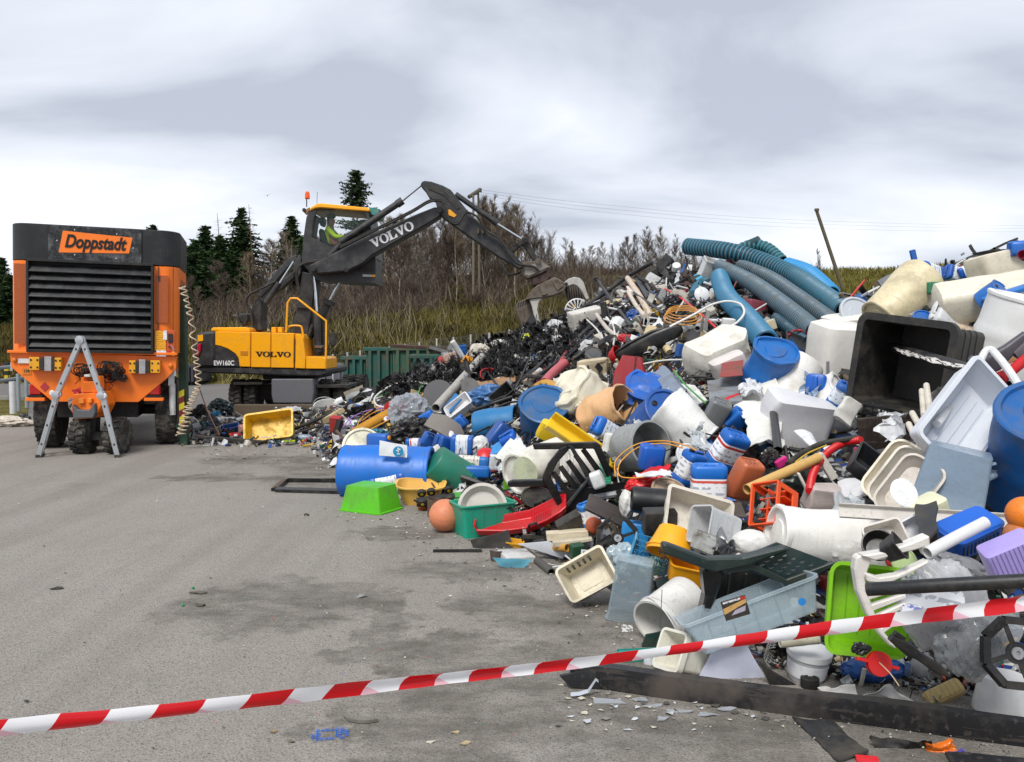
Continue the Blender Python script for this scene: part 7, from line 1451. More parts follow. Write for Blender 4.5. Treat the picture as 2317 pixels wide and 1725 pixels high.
# grey disc, pipe, basket on the left slope
T('grey_disc', 'dark grey broken disc leaning on the left slope', 'disc', disc(35, 5, '#4e4e50', False, dirt=.3), 993, 894, -.3, (12, 74, 0))
T('grey_disc', 'second dark grey disc behind the long grey pipe', 'disc', disc(28, 5, '#434345', False), 1058, 882, -.15, (-12, 70, 0))
PP('long dirty grey pipe leaning on the netting', [(986,924),(1040,864),(1090,808)], 9.5, '#a9a49c', -.5, .15, nm='grey_pipe', n=18)
T('white_basket', 'white rectangular basket lying tilted below the grey pipe', 'basket', tub(62, 40, 22, '#d3d3d3', .85, 5, 2, 2), 1040, 922, -.3, (-38, 40, 0))
T('plastic_cover', 'long blue lid leaning beside the white basket', 'cover', rbox(52, 30, 5, '#1d63b0', 3), 1022, 916, -.35, (-50, 40, 0))
T('curved_shell', 'curved grey fender shaped shell on the left slope', 'shell', [('body', M().loft([[(-50, -20, -4), (-50, 20, -4), (-50, 20, 0), (-50, -20, 0)], [(-20, -26, 12), (-20, 26, 12), (-20, 26, 16), (-20, -26, 16)], [(18, -24, 14), (18, 24, 14), (18, 24, 18), (18, -24, 18)], [(54, -12, -6), (54, 12, -6), (54, 12, -2), (54, -12, -2)]]), pl('#77716b', .5, .3))], 1010, 976, -.4, (34, 46, 0))
T('blue_container', 'blue container piece under the curved grey shell', 'container', can(30, 50, 26, '#1a56b4', None), 1034, 962, -.2, (50, 10, 0))
T('blue_container', 'small blue handle piece left of the curved grey shell', 'container', can(22, 36, 18, '#1a5cc4', None), 966, 944, -.35, (60, 10, 0))
T('mixed_bag', 'transparent bag of blue clothes in the middle left', 'bag', blob(92, 52, 50, '#4b63a4', .12, 91, 2.4), 1100, 896, -.25, (-6, 0, 0))
T('vented_crate', 'black crate with perforated side in the middle left', 'crate', tub(54, 34, 30, '#1d1f22', .9, 2, 1.5, 2), 1140, 898, -.4, (-40, 40, 0))
sheet('tan_film', 'tan plastic film draped over the middle left slope', 'film', [(1080,868),(1160,850),(1175,862),(1100,885)], pl('#9a7550', .5, .4), off=-.2, crumple=.04)
PP('black hose arching above the blue creased barrel', [(1110,910),(1150,895),(1200,893),(1230,905)], 2.6, '#151618', -.45, nm='black_hose', cat='hose')
PP('second black hose arching lower above the open blue barrel', [(1120,925),(1150,912),(1190,908),(1215,912)], 2.6, '#151618', -.45, nm='black_hose', cat='hose')
PP('black tube crossing between the bag of clothes and open blue barrel', [(1064,932),(1110,915),(1160,898)], 4, '#1b1c1e', -.4)
PP('thin black rod leaning left over the netting', [(1086,818),(1118,862),(1145,892)], 2, '#232427', -.5)
PP('thin black rod leaning right over the netting', [(1202,798),(1190,830),(1162,888)], 2, '#232427', -.5)
PP('black hoop lying on the netting', [(1118,842),(1140,832),(1160,840),(1160,850)], 3, '#1b1c1e', -.4, nm='black_hoop', cat='hoop')
T('blue_bin', 'small blue bin standing at the left top of the netting', 'bin', tub(22, 16, 28, '#1a58b4', .85, 2, 1, 1), 1045, 796, -.4, (-8, 8, 10))
T('cream_bottle', 'cream bottle lying at the left top of the netting', 'bottle', rbox(22, 18, 44, '#d4cdbd', 7), 1068, 802, -.45, (30, 0, 0))
T('plastic_bag', 'dirty white crumpled bag on the netting ridge', 'bag', blob(46, 34, 30, '#c4bcae', .12, 95), 1086, 795, -.4, (20, 0, 0))
T('orange_bottle', 'black and orange bottle below the blue bin', 'bottle', can(20, 40, 14, '#d08a12', None, '#111111'), 1052, 822, -.45, (40, 10, 0))
T('white_bag', 'white bags on top of the netting crest', 'bag', blob(40, 18, 24, '#cfccc6', .12, 97), 1130, 777, -.3)
T('yellow_bag', 'yellow and green rag below the left grapple jaw', 'rag', blob(18, 30, 14, '#c4c828', .15, 98), 1190, 770, -.35, (20, 0, 0))
T('flat_sheet', 'pale pink panel at the upper left of the netting', 'sheet', rbox(30, 6, 26, '#c9aa98', 1), 1020, 812, -.3, (-20, 10, 0))
sheet('white_strip', 'thin white strip above the netting tail', 'strip', [(938,836),(975,842),(976,847),(940,842)], pl('#cfcfcc'), off=-.2)
PP('grey brown board end beside the pink pipe', [(1186,868),(1224,838)], 6, '#9a8674', -.3, nm='board_end', cat='board')

scraps(170, (1370, 1640), (.78, .97), (12, 32), (-.3, .0), 31, {'#d5d6d6': 10, '#b9b4a8': 6, '#c8b48a': 3, '#151618': 5, '#8c8f92': 3})
scraps(120, (1120, 1400), (.55, .85), (12, 30), (-.25, .0), 33, {'#151618': 8, '#26282b': 6, '#6b5a48': 3, '#b9b4a8': 3, '#d5d6d6': 3})
# ================= big ribbed hoses on the ridge
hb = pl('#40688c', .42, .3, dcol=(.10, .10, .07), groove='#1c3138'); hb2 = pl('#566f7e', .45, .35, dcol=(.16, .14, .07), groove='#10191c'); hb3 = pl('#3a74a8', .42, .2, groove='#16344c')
HH = lambda lb, pts, r, m_, off, corr=10: pipe('ribbed_hose', lb, 'hose', pts, r, m_, off=off, hollow=.08, corr=corr, seg=16, n=28, group='large blue ribbed hoses')
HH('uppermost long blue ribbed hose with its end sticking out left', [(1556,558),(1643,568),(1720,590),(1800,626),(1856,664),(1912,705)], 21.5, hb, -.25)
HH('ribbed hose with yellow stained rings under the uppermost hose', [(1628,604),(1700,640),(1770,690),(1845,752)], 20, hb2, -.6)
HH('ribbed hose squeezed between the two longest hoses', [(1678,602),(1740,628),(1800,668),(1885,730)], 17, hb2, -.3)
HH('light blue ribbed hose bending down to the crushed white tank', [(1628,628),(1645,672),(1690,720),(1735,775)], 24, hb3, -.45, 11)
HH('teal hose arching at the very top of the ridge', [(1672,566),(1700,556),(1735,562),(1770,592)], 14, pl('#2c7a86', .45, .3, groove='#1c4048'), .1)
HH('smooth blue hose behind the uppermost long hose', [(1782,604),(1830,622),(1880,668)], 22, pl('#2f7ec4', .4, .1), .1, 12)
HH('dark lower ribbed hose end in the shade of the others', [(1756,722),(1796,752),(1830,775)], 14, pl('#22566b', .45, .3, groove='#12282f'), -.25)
PP('red stick rising behind the ridge on the grass side', [(1922,676),(1957,634)], 2.4, '#c01a1a', .0, nm='red_stick', cat='stick')
PP('square aluminium tube behind the ridge', [(1946,674),(1964,664)], 4, '#9ea2a6', .0, nm='aluminium_tube', cat='tube', hollow=.3)
T('maroon_sheet', 'dark pink box under the hoses', 'box', rbox(50, 30, 40, '#8a3f4c', 2), 1708, 700, -.1, (10, 0, 20))
T('white_piece', 'cream broken block under the hoses', 'block', rbox(34, 20, 24, '#c4b698', 5, dent=2), 1738, 738, -.35, (-20, 0, 0))
PP('thin white pointed strip below the hoses', [(1700,708),(1734,688)], 2, '#cfd0ce', -.45, nm='white_strip', cat='strip')
T('white_container', 'small white container beside the bending light blue hose', 'container', rbox(28, 20, 26, '#d9d9d5', 3), 1648, 734, -.7, (4, 10, 0))
T('black_tray', 'black tray with red rim above the folded blue barrel', 'tray', tub(58, 46, 8, '#26282b', .9, 3, 1.5, 2), 1806, 776, -.3, (24, 40, 0))
PP('dark red curved rim over the black tray', [(1782,760),(1800,748),(1824,752),(1834,764)], 3, '#8a1a24', -.55, nm='curved_strip', cat='rim')
# ================= right top
T('drum_cover', 'grey white round drum lid left of the cream tapered drum', 'lid', disc(46, 8, '#b9bfc6', dirt=.15), 1942, 712, -.25, (24, 56, 0))
T('plastic_drum', 'cream stained tapered drum lying near the ridge', 'drum', drum(62, 150, '#d3c6a2', ribs=0, dirt=.35, bung=False, taper=.72, dent=3, seed=6), 2040, 680, -.25, (-126, 14, 0))
T('plastic_drum', 'grey drum behind the cream tapered drum', 'drum', drum(30, 50, '#6f7378', ribs=0), 2024, 650, .1, (60, 20, 0))
T('jerrycan', 'blue jerrycan with hand hole and white label on the ridge', 'jerrycan', can(40, 76, 34, '#1450b4', 'plain', '#14408c', bottom=False), 2102, 618, -.35, (-78, 30, 20))
T('jerrycan', 'blue jerrycan with white stripe, second on the ridge', 'jerrycan', can(34, 46, 26, '#1450b4', 'plain'), 2158, 620, -.2, (-72, 10, 10))
T('jerrycan', 'blue and white jerrycan, third and smallest on the ridge', 'jerrycan', can(26, 40, 22, '#1450b4', 'plain'), 2190, 614, -.1, (68, 10, 0))
T('green_box', 'green container under the ridge jerrycans', 'container', rbox(58, 30, 26, '#1f7a58', 3), 2124, 652, -.1)
T('square_tank', 'large cream square tank lying on the right ridge', 'tank', rbox(84, 96, 200, '#ddd6c2', 22, dirt=.28, dent=6, seed=23, top=.95), 2226, 674, -.35, (80, 14, 22))
T('square_tank', 'cream dented tank on the topmost right corner', 'tank', rbox(130, 80, 70, '#ddd5bf', 14, dirt=.25, dent=9, seed=27), 2262, 606, -.1, (-10, 0, 10))
poly('black_plate', 'thin dark plate lying on the topmost right corner', 'plate', [(2246,565),(2290,563),(2330,572),(2330,580),(2280,574)], pl('#2e2f31'), off=-.3, thick=.4)
T('jerrycan', 'blue jerrycan cut by the right edge of the picture at the very top', 'jerrycan', can(34, 60, 34, '#1a5cc0', None), 2316, 562, -.5, (86, 10, 0))
T('red_cup', 'dark red cup mouth at the top right edge', 'cup', bucket(8, 11, 20, '#8e1030', False, rim=False), 2316, 580, -.7, (-60, 40, 0))
T('blue_sheet', 'bright blue flat lid at the right edge under the cream tanks', 'cover', rbox(130, 30, 10, '#1c66c4', 4), 2290, 660, -.6, (-18, 10, 0))
T('plastic_drum', 'blue barrel end between the cream tank and the large white drum', 'drum', drum(34, 50, '#1a5ab4', ribs=0), 2250, 676, -.5, (40, 40, 0))
T('plastic_drum', 'large smooth white drum at the right edge', 'drum', drum(84, 180, '#dcdcda', ribs=1, dirt=.1, bung=False), 2298, 762, -.45, (12, 14, 0))
T('jerrycan', 'white jerrycan lying above the black bin', 'jerrycan', can(52, 84, 40, '#dfe0e0', None, '#d9d9d9'), 2148, 716, -.35, (-68, 10, 0))
T('drum_cover', 'blue lid rim showing over the black bin', 'lid', disc(28, 6, '#1a5cbc'), 2092, 724, -.35, (10, 50, 0))
T('foam_sheet', 'cream wrinkled foil behind the black bin', 'foil', blob(110, 60, 50, '#cdb9a0', .08, 103, 2), 2176, 764, .2)
T('square_tank', 'square white tank left of the black bin', 'tank', rbox(126, 100, 142, '#dfdcd4', 24, dirt=.14, dent=4, seed=51), 1896, 800, -.4, (4, 12, 14))
T('square_tank', 'second white tank behind the square white tank', 'tank', rbox(100, 80, 70, '#dedbd2', 16, dirt=.14, dent=4, seed=52), 1918, 748, .1, (-4, 10, 10))
T('plastic_drum', 'white drum with round dirty end leaning below the square tank', 'drum', drum(48, 120, '#dcd9d2', ribs=0, dirt=.25, bung=False), 1790, 866, -.3, (-142, 14, 0))
T('jerrycan', 'blue can with bright yellow cap below the square white tank', 'jerrycan', can(60, 78, 44, '#1450b4', None, '#e8b814'), 1850, 878, -.55, (-76, 60, 10))
T('jerrycan', 'blue handled jerrycan against the left side of the black bin', 'jerrycan', can(50, 66, 38, '#1758b8', 'plain', labc='#d9e0e8'), 1906, 896, -.55, (24, 30, -16))
T('white_bag', 'white folded plastic between the handled jerrycan and the black bin', 'plastic sheet', rbox(46, 24, 60, '#d8d6d0', 8, dent=6, seed=3), 1918, 930, -.65, (28, 0, 0))
# the black bin
bn = tub(206, 196, 165, '#232323', .95, 14, 8, 12, dirt=.4, dent=2, seed=5, lip=14, rough=.5)
for i in range(4): bn.append(('side_rib', M().loft([rr(208-i*2, 198-i*2, 14, 44-i*28), rr(208-i*2, 198-i*2, 14, 52-i*28)], False, False), pl('#2c2c2c', .5, .3)))
T('waste_bin', 'large open black bin lying with its mouth toward the viewer', 'bin', bn, 2078, 830, -.7, (8, 88, 0, -54))
PP('black pipe with peeling white paint sticking out of the black bin', [(1982,778),(2090,806),(2200,838)], 11.5, '#1a1b1d', -1.25, .12, nm='worn_pipe', n=22)
sheet('peeling_paint', 'peeling white paint along the top of the worn black pipe', 'paint', [(2020,786),(2190,828),(2188,838),(2050,806)], pl('#cfcbc6', .5, .5), off=-1.37, thick=.003, crumple=.01, hole=lambda j, i: noise.noise(Vector((j*.6, i*.5, 2))) > .12, nx=34, ny=8)
T('slatted_grate', 'black slatted frame under the black bin', 'frame', [('bars', M().box((0, 0, 0), (90, 8, 5)).box((0, 0, 18), (90, 8, 5)), dk)]+[('slat', M().box((-40+i*20, 0, 9), (3, 6, 20)), dk) for i in range(5)], 1990, 940, -.6, (10, 20, 0))
for i, (a, b, r_) in enumerate((((2090,940),(2085,884),6), ((2104,930),(2096,872),7), ((2056,960),(2068,985),7), ((2064,935),(2078,960),7))):
    PP(['cream wooden stick left in the mouth of the bin', 'thicker white stick right of the cream one', 'white spoon end below the bin', 'white spoon end above the other spoon'][i], [a, b], r_, '#d2cabb', -1.25, nm='white_stick', cat='stick')
T('vacuum_cleaner', 'grey purple vacuum cleaner head at the right edge', 'vacuum cleaner', [('body', M().loft([rr(30, 20, 8, -60), rr(46, 28, 10, -30), rr(30, 22, 8, 10), rr(26, 18, 7, 60)]), pl('#4a474f', .4, .3)), ('nozzle', M().loft([rr(60, 18, 6, -6, cx=-10), rr(64, 20, 6, 6, cx=-10)], mat=Matrix.Translation((0, 0, -60))), pl('#5a565c')), ('foam_grip', M().loft([rr(26, 24, 8, 14, cx=16), rr(28, 26, 8, 70, cx=16)]), pl('#6b6470', .95, .8, scale=14))], 2272, 800, -1.0, (48, 10, 0))
pipe('ribbed_hose', 'red ribbed hose at the right edge above the broken white box', 'hose', [(2262,860),(2290,838),(2330,806)], 12, pl('#c81a20', .4, .15), corr=5, n=16, off=-1.0)
pipe('ribbed_hose', 'short red hose end behind the broken white box', 'hose', [(2258,852),(2276,846)], 10, pl('#c81a20', .4, .15), corr=5, n=14, off=-.7)
T('refuse_sack', 'grey black crumpled sack behind the broken white box', 'sack', blob(190, 130, 70, '#2b2c30', .1, 107, 2.2, rough=.45), 2180, 920, -.45, (-22, 0, 0))
sheet('timber_piece', 'brown timber edge at the right side', 'board', [(2240,820),(2330,780),(2330,800),(2250,838)], pl('#8a5a38', .7), off=-.7)
# broken white box
T('storage_box', 'broken white translucent storage box tipped toward the viewer', 'box', tub(138, 256, 62, '#d8dce2', .86, 12, 3, 7, dirt=.1, clear=.08, floor=5, ribc='#bcc3cd', lip=8), 2172, 946, -1.15, (47, 68, 0))
PP('white broken handle bar rising from the broken white box', [(2120,960),(2200,850),(2234,792),(2262,812),(2304,872),(2312,900)], 9, '#dcdcdc', -1.25, nm='broken_hoop', cat='handle')
T('storage_box', 'blue grey translucent box standing under the broken white box', 'box', tub(150, 110, 130, '#8a9db0', .85, 10, 3, 4, clear=.2, rough=.2), 2156, 1078, -.7, (190, -6, 26))
T('plastic_drum', 'huge blue barrel with ribbed lid at the right edge', 'drum', drum(112, 270, '#15509c', ribs=1, dirt=.5, taper=.96, bung=False), 2358, 1030, -.6, (-16, 34, 0))
# stacked trays
for i, (dx, dy) in enumerate(((0, 0), (14, 14), (28, 32))):
    T('seat_shell', ['outermost cream moulded chair shell of the stack', 'middle cream moulded chair shell of the stack', 'innermost greyish chair shell of the stack'][i], 'chair shell', tub(150, 96, 30, ['#d9cfba', '#c9c2b4', '#b5aca2'][i], .8, 26, 3, 4, dirt=.25), 2030+dx, 1075+dy, -.62-.08*i, (-42, 50, 10), group='stack of cream chair shells')
T('oval_cover', 'white oval lid under the chair shells', 'lid', [('lid', M().rev([(30, -2), (34, 0), (30, 2), (.1, 1)], 30), pl(WHITE))], 2046, 1115, -1.0, (20, 60, 0))
# long white gutter
gt_ = [(-200, -17, 0), (-200, -15, -14), (-200, 15, -14), (-200, 17, 0), (-200, 14, 0), (-200, 12, -11), (-200, -12, -11), (-200, -14, 0)]
T('gutter_profile', 'long white gutter profile crossing the lower right', 'gutter', [('profile', M().loft([gt_, [(200, y, z) for x, y, z in gt_]]), pl('#c9c4bc', .45, .3), 1)], 2100, 1166, -.95, (3.6, 62, 0))
T('cream_box', 'pale cream angular container behind the bent black sheet', 'container', rbox(120, 60, 66, '#d3d3b4', 12, dirt=.15, dent=3, seed=4), 2084, 1170, -.7, (-22, 14, 10))
T('plastic_tray', 'open white square tray left of the bent black sheet', 'tray', tub(86, 66, 40, '#cfc9c2', .88, 10, 3, 3), 2000, 1218, -1.15, (-16, 60, 0))
T('plastic_tray', 'small white tray edge right of the open square tray', 'tray', tub(60, 50, 34, '#cfd0d2', .88, 10, 3, 3), 2072, 1196, -1.1, (-30, 60, 0))
T('black_pot', 'black round pot inside the open white tray', 'pot', bucket(28, 36, 34, '#141516', False), 1988, 1238, -1.35, (-30, 50, 0))
T('black_pot', 'black square pot leaning on the round black pot', 'pot', tub(52, 46, 40, '#1c1d1f', .8, 8, 3, 3), 2020, 1242, -1.5, (48, 30, 0))
sheet('bent_sheet', 'bent black rubber sheet standing beside the blue basket', 'sheet', [(2068,1140),(2114,1136),(2124,1202),(2080,1228)], pl('#26272a', .5, .35), off=-1.3, thick=.012, bend=-.1, crumple=.02)
bb = tub(126, 80, 54, '#1a4cb0', .92, 16, 3, 4, dirt=.12)
bb += [('slot', M().box((-48+i*10, -38.5, -4), (4, 4, 30)), pl('#0a1636')) for i in range(10)]+[('lid_plate', M().loft([rr(128, 84, 16, 27), rr(120, 76, 14, 33)]), pl('#1d55c4', .35, .1))]
T('laundry_basket', 'bright blue slotted basket with lid at the lower right', 'basket', bb, 2192, 1208, -1.0, (-14, 24, 12))
pipe('gutter_pipe', 'white half pipe pointing up to the right over the blue basket', 'pipe', [(2098,1252),(2160,1218),(2230,1182)], 14, pl('#cfd0cf', .35, .15), hollow=.15, n=20, off=-1.55)
T('buoy_ball', 'orange ball at the right edge beside the blue barrel', 'ball', ballp(40, '#e27a14', .3), 2318, 1164, -1.2)
T('buoy_ball', 'dull orange ball just below the brighter one', 'ball', ballp(34, '#b56c38', .4), 2306, 1212, -1.05)
T('purple_case', 'lilac ribbed plastic case at the right edge', 'case', rbox(110, 60, 90, '#a394d4', 10, dirt=.1)+[('rib_line', M().box((-44+i*10, -30.4, 0), (1.6, 1.4, 84)), pl('#7d70b0')) for i in range(9)], 2286, 1262, -1.3, (-30, 12, -10))
T('plastic_disc', 'pale green and white lid behind the white chair', 'lid', disc(34, 5, '#b4c890', dirt=.15), 2046, 1272, -1.0, (30, 64, 0))
T('red_ball', 'red and white ball fragment behind the white chair', 'ball', ballp(22, '#cf2a20'), 2026, 1268, -.95)
# lime tub
T('storage_tub', 'bright lime green tub standing open toward the viewer', 'tub', tub(180, 196, 60, '#7fbf14', .84, 22, 4, 6, dirt=.3, floor=5, ribc='#6fae14'), 1954, 1376, -.75, (6, 84, 0))
# white chair
wc = empty('garden_chair', P(2040, 1310, D(2040, 1310)-1.2), 'broken white plastic garden chair lying over the lime green tub', 'chair'); YW = wc.location.y; wk = pl('#dad7d0', .38, .2)
poly('side_frame', '', '', [(1938,1262),(1950,1256),(1975,1264),(1965,1290),(1958,1310),(1966,1350),(1992,1420),(2016,1450),(2030,1470),(2014,1462),(1990,1436),(1962,1390),(1942,1340),(1934,1290)], wk, Y=YW, thick=.05, parent=wc, bev=.006)
poly('armrest', '', '', [(1950,1258),(2000,1250),(2060,1230),(2104,1212),(2106,1240),(2098,1262),(2090,1240),(2040,1254),(1980,1270)], wk, Y=YW-.02, thick=.06, parent=wc, bev=.006)
poly('lower_arm', '', '', [(1960,1298),(1990,1308),(2030,1302),(2078,1280),(2104,1268),(2100,1278),(2060,1300),(2010,1322),(1964,1318)], wk, Y=YW-.02, thick=.05, parent=wc, bev=.006)
for i, (y0, y1) in enumerate(((1345, 1330), (1370, 1352), (1396, 1372), (1425, 1395))): poly('slat', '', '', [(1962+i*9,y0),(2050,y1-8),(2052,y1+2),(1966+i*9,y0+14)], wk, Y=YW+.01, thick=.03, parent=wc, bev=.004)
T('foil_sack', 'silver grey printed foil sack bulging at the lower right', 'sack', blob(210, 224, 110, '#c9cccf', .06, 113, 1.5, rough=.16, an=(3.2, 1, .7), clear=.3), 2136, 1376, -.72, (-30, 0, 0))
T('refuse_sack', 'grey film hood over the silver foil sack', 'sack', blob(150, 70, 80, '#85888d', .08, 115, 1.5, rough=.25, an=(1, 1, 2.4), clear=.2), 2170, 1290, -.9, (20, 0, 0))
sheet('printed_wrap', 'clear printed wrapping with small text on the silver foil sack', 'wrapping', [(2044,1318),(2180,1340),(2190,1390),(2040,1400)], printed('#c4c6c9', '#5d626b', 34, .6), off=-.93, thick=.003, crumple=.02, bend=.02)
sheet('blue_leaflet', 'small blue and yellow leaflet under the wrapping', 'leaflet', [(2042,1366),(2086,1372),(2080,1392),(2040,1386)], printed('#c9ccd6', '#33429a', 60, .8), off=-.98, thick=.003)
PP('thick black pipe lying across the lower right', [(1962,1334),(2100,1326),(2330,1314)], 16, '#1b1c1e', -1.45, .14, n=24)
T('refuse_sack', 'clear crumpled film hanging below the silver foil sack', 'sack', blob(150, 130, 60, '#8e9498', .1, 117, 1.7, clear=.5, rough=.12, an=(2.2, 1, 1)), 2190, 1470, -.6)
T('plastic_reel', 'big black wheel shaped reel with grey hub at the lower right', 'reel', reel(78, '#121315', '#8b8d90', w=30), 2300, 1478, -.62, (6, 76, 0))
T('film_wrap', 'white and clear film wrapped left of the big black reel', 'film', blob(70, 150, 40, '#b5b3b0', .06, 119, 1.5, clear=.55, rough=.15, an=(2.4, 1, 1)), 2226, 1480, -.5, (28, 0, 0))
T('plastic_moulding', 'black moulded handle piece slanting down left of the film', 'handle', [('body', M().loft([rr(10, 12, 4, -90), rr(24, 18, 6, -60), rr(20, 16, 5, 0), rr(30, 18, 6, 30), rr(16, 14, 5, 86)]), pl('#1c1d1f', .4, .25)), ('hook', M().box((14, 0, 70), (10, 12, 30)), pl('#1c1d1f', .4), 1), ('hook', M().box((-14, 0, -64), (10, 12, 36)), pl('#1c1d1f', .4), 1)], 2078, 1484, -.75, (-56, 8, 0))
T('cable_reel', 'bright red small reel with handles in the lower right', 'reel', [('disc', M().rev([(7, -8), (28, -8), (28, -4), (14, -4), (14, 4), (28, 4), (28, 8), (7, 8)], 28), pl('#cc1414', .4, .15)), ('handle', M().box((-38, 0, 0), (30, 8, 14)), pl('#cc1414', .4, .15), 1), ('handle', M().box((36, 0, -4), (24, 8, 18)), pl('#cc1414', .4, .15), 1)], 1988, 1502, -.5, (14, 74, 0))
PP('thin cord hanging from the small red reel', [(1990,1500),(2014,1524),(2034,1552)], 1.3, '#c9b08c', -.75, nm='thin_string', cat='cord')
gthing('plastic_bottle', 'translucent round bottle lying right of the blue and white bag', 'bottle', [('body', M().rev([(.1,-34),(14,-34),(16,-22),(12,-20),(30,-6),(32,16),(22,30),(.1,34)], 28), pl('#a9aaac', .2, .15, clear=.3)), ('cap', M().rev([(13,-40),(13,-32),(.1,-32)], 16), pl('#c9c9c9'))], 2080, 1576, 26, (84, 10, 0), dy=.2)
gthing('plastic_bag', 'crumpled blue and white shopping bag behind the long black channel', 'bag', blob(150, 56, 70, '#2a4c9c', .07, 121, 1.8, an=(2.2, 1, 1)), 1972, 1596, 26, dy=.28)
sheet('white_film', 'white torn half of the blue and white bag', 'film', [(1850,1566),(1930,1540),(1944,1576),(1880,1582)], pl('#c9c8c6', .5, .3), Y=GY(1586)-.04, crumple=.03, cf=7)
sheet('white_film', 'white lower flap of the blue shopping bag', 'film', [(1945,1562),(2020,1556),(2060,1586),(2046,1598)], pl('#c9c8c6', .5, .3), Y=GY(1592)-.07, crumple=.03, cf=7)
gthing('cleaning_brush', 'beige brush head with ribs behind the long black channel', 'brush', [('body', M().loft([rr(96, 40, 10, -6), rr(90, 36, 10, 8), rr(70, 24, 8, 14)]), pl('#b8a06a', .45, .25))]+[('rib', M().box((-36+i*12, 0, 13), (3, 30, 5)), pl('#c4ac74')) for i in range(7)], 2134, 1606, 16, (-26, 40, 0), dy=.1)
gthing('plastic_strip', 'flat orange plastic strip above the beige brush', 'strip', rbox(82, 18, 8, '#dd5c14', 3), 2164, 1568, 9, (14, 20, 0), dy=.1)
gthing('plastic_bucket', 'white bucket standing upside down in the lower right corner', 'bucket', bucket(50, 64, 82, '#d9d9d7', False, rim=False, dirt=.2), 2268, 1634, 40, (180, 0, 0), dy=.12)
gthing('food_tub', 'clear round tub with lid behind the long black channel', 'tub', [('body', M().rev([(.1,-34),(38,-34),(40,-30),(48,26),(.1,26)], 34), pl('#c4c6c8', .2, .1, clear=.3)), ('lid', M().rev([(50,24),(51,38),(46,36),(.1,34)], 34), pl('#cfd0d2', .3, .1)), ('paper_label', M().rev([(43.2,-20),(46.6,14)], 34, None, False, False), printed('#d9d9dc', '#999999', 20, .2))], 1826, 1556, 34, (5, 6, 0), dy=.1)
gthing('plastic_plug', 'black ribbed round cap in front of the clear tub', 'cap', [('cap', M().rev([(20,-11),(21,-8),(21,10),(18,12),(.1,12)], 26), dk)]+[('knob', M().rev([(4,12),(4,14),(.1,14)], 10, Matrix.Translation((10*math.cos(i), 10*math.sin(i), 0))), dk) for i in range(5)], 1832, 1566, 13, dy=.05)
nb = M()
for i in range(9): a = R(-80+i*20); nb.tube([(30*math.cos(a), y, 30*math.sin(a)) for y in (-20, 20)], 1.1, 5)
for y in (-20, -10, 0, 10, 20): nb.tube([(30*math.cos(R(a)), y, 30*math.sin(R(a))) for a in range(-90, 91, 15)], 1.1, 5)
gthing('net_basket', 'small white net basket lying left of the clear tub', 'basket', [('net', nb, pl('#cfcfca'))], 1762, 1534, 30, (-14, 10, 150), dy=.14)
sheet('paper_funnel', 'pale lilac white funnel shaped sheet behind the tape', 'sheet', [(1630,1446),(1690,1460),(1745,1556),(1580,1532)], pl('#c4c8da', .5, .1), Y=GY(1552)+.1, thick=.004, bend=.1, crumple=.01)
sheet('rubber_sheet', 'wavy black rubber sheet lying behind the net basket', 'rubber sheet', [(1690,1448),(1800,1460),(1960,1500),(1940,1530)], pl('#1a1a1c', .5, .3), Y=GY(1552)+.35, thick=.01, bend=.05, crumple=.05, cf=3)
sheet('rubber_sheet', 'black rubber ring piece beside the pale funnel sheet', 'rubber sheet', [(1716,1496),(1750,1520),(1830,1566),(1745,1556)], pl('#1e1e20', .5, .3), Y=GY(1560)+.05, thick=.01, bend=.06)
gthing('white_pot', 'small white pipe elbow behind the rubber sheet', 'pipe piece', [('body', M().rev([(16,-10),(16,10),(12,10),(12,-10)], 24), pl('#c9cbbd'))], 1920, 1508, 14, (70, 30, 0), dy=.2)
T('black_block', 'crumpled black tape block inside the lime green tub', 'block', blob(44, 30, 30, '#111112', .13, 131), 1948, 1468, -.85)
T('textured_roll', 'cream textured roll under the long clear box', 'roll', drum(14, 90, '#b8b3a0', ribs=0, dirt=.4), 1808, 1448, -.4, (84, 0, 0))
# the long black channel
def channel(nm, lb, p0, p1, hh, Yoff=0, mat=None):
    a = G(*p0); b = G(*p1); d = (b-a); ln = d.length; ang = math.atan2(d.y, d.x)
    pr = [(0, 0), (.075, 0), (.075, .008), (.02, .012), (.016, hh*.3), (.026, hh*.62), (.016, hh-.015), (.06, hh-.01), (.06, hh), (0, hh), (-.004, hh*.6)]
    n_ = 24; rg = []
    for i in range(n_+1):
        x = ln*i/n_; s = math.sin(i*.9)*.003; rg.append([(x, y+s-.0, z+.004*math.sin(i*.5)) for y, z in pr])
    m = M().loft(rg); o = mk(nm, m, mat, None, a, (0, 0, ang), smooth=30); reg(o, lb, 'channel'); return o
chm2 = pl('#1d1d1f', .42, .55, dcol=(.10, .08, .065), scale=3, bump=.5)
channel('plastic_channel', 'long black plastic channel lying along the foot of the heap', (1290, 1552), (2500, 1716), .105, mat=chm2)
sheet('channel_lip', 'torn black lip at the left tip of the long channel', 'strip', [(1266,1530),(1330,1518),(1440,1562),(1290,1556)], pl('#222325', .45, .3), Y=GY(1560), thick=.02, bend=.02)
channel('plastic_channel', 'second black channel at the lower right corner', (2150, 1760), (2600, 1790), .07, mat=chm2)
sheet('rubber_sheet', 'dark rubber sheet sliding out under the long channel', 'rubber sheet', [(1790,1622),(1890,1640),(1966,1706),(1900,1724)], pl('#2b2b2d', .55, .45), Y=None, thick=.01, crumple=.015, bend=.01, off=-.02)
gthing('red_scrap', 'bright red triangular scrap at the bottom edge', 'scrap', rbox(54, 18, 5, '#c4202a', 2, dent=2), 1962, 1722, 3, (6, 30, 0), dy=0)
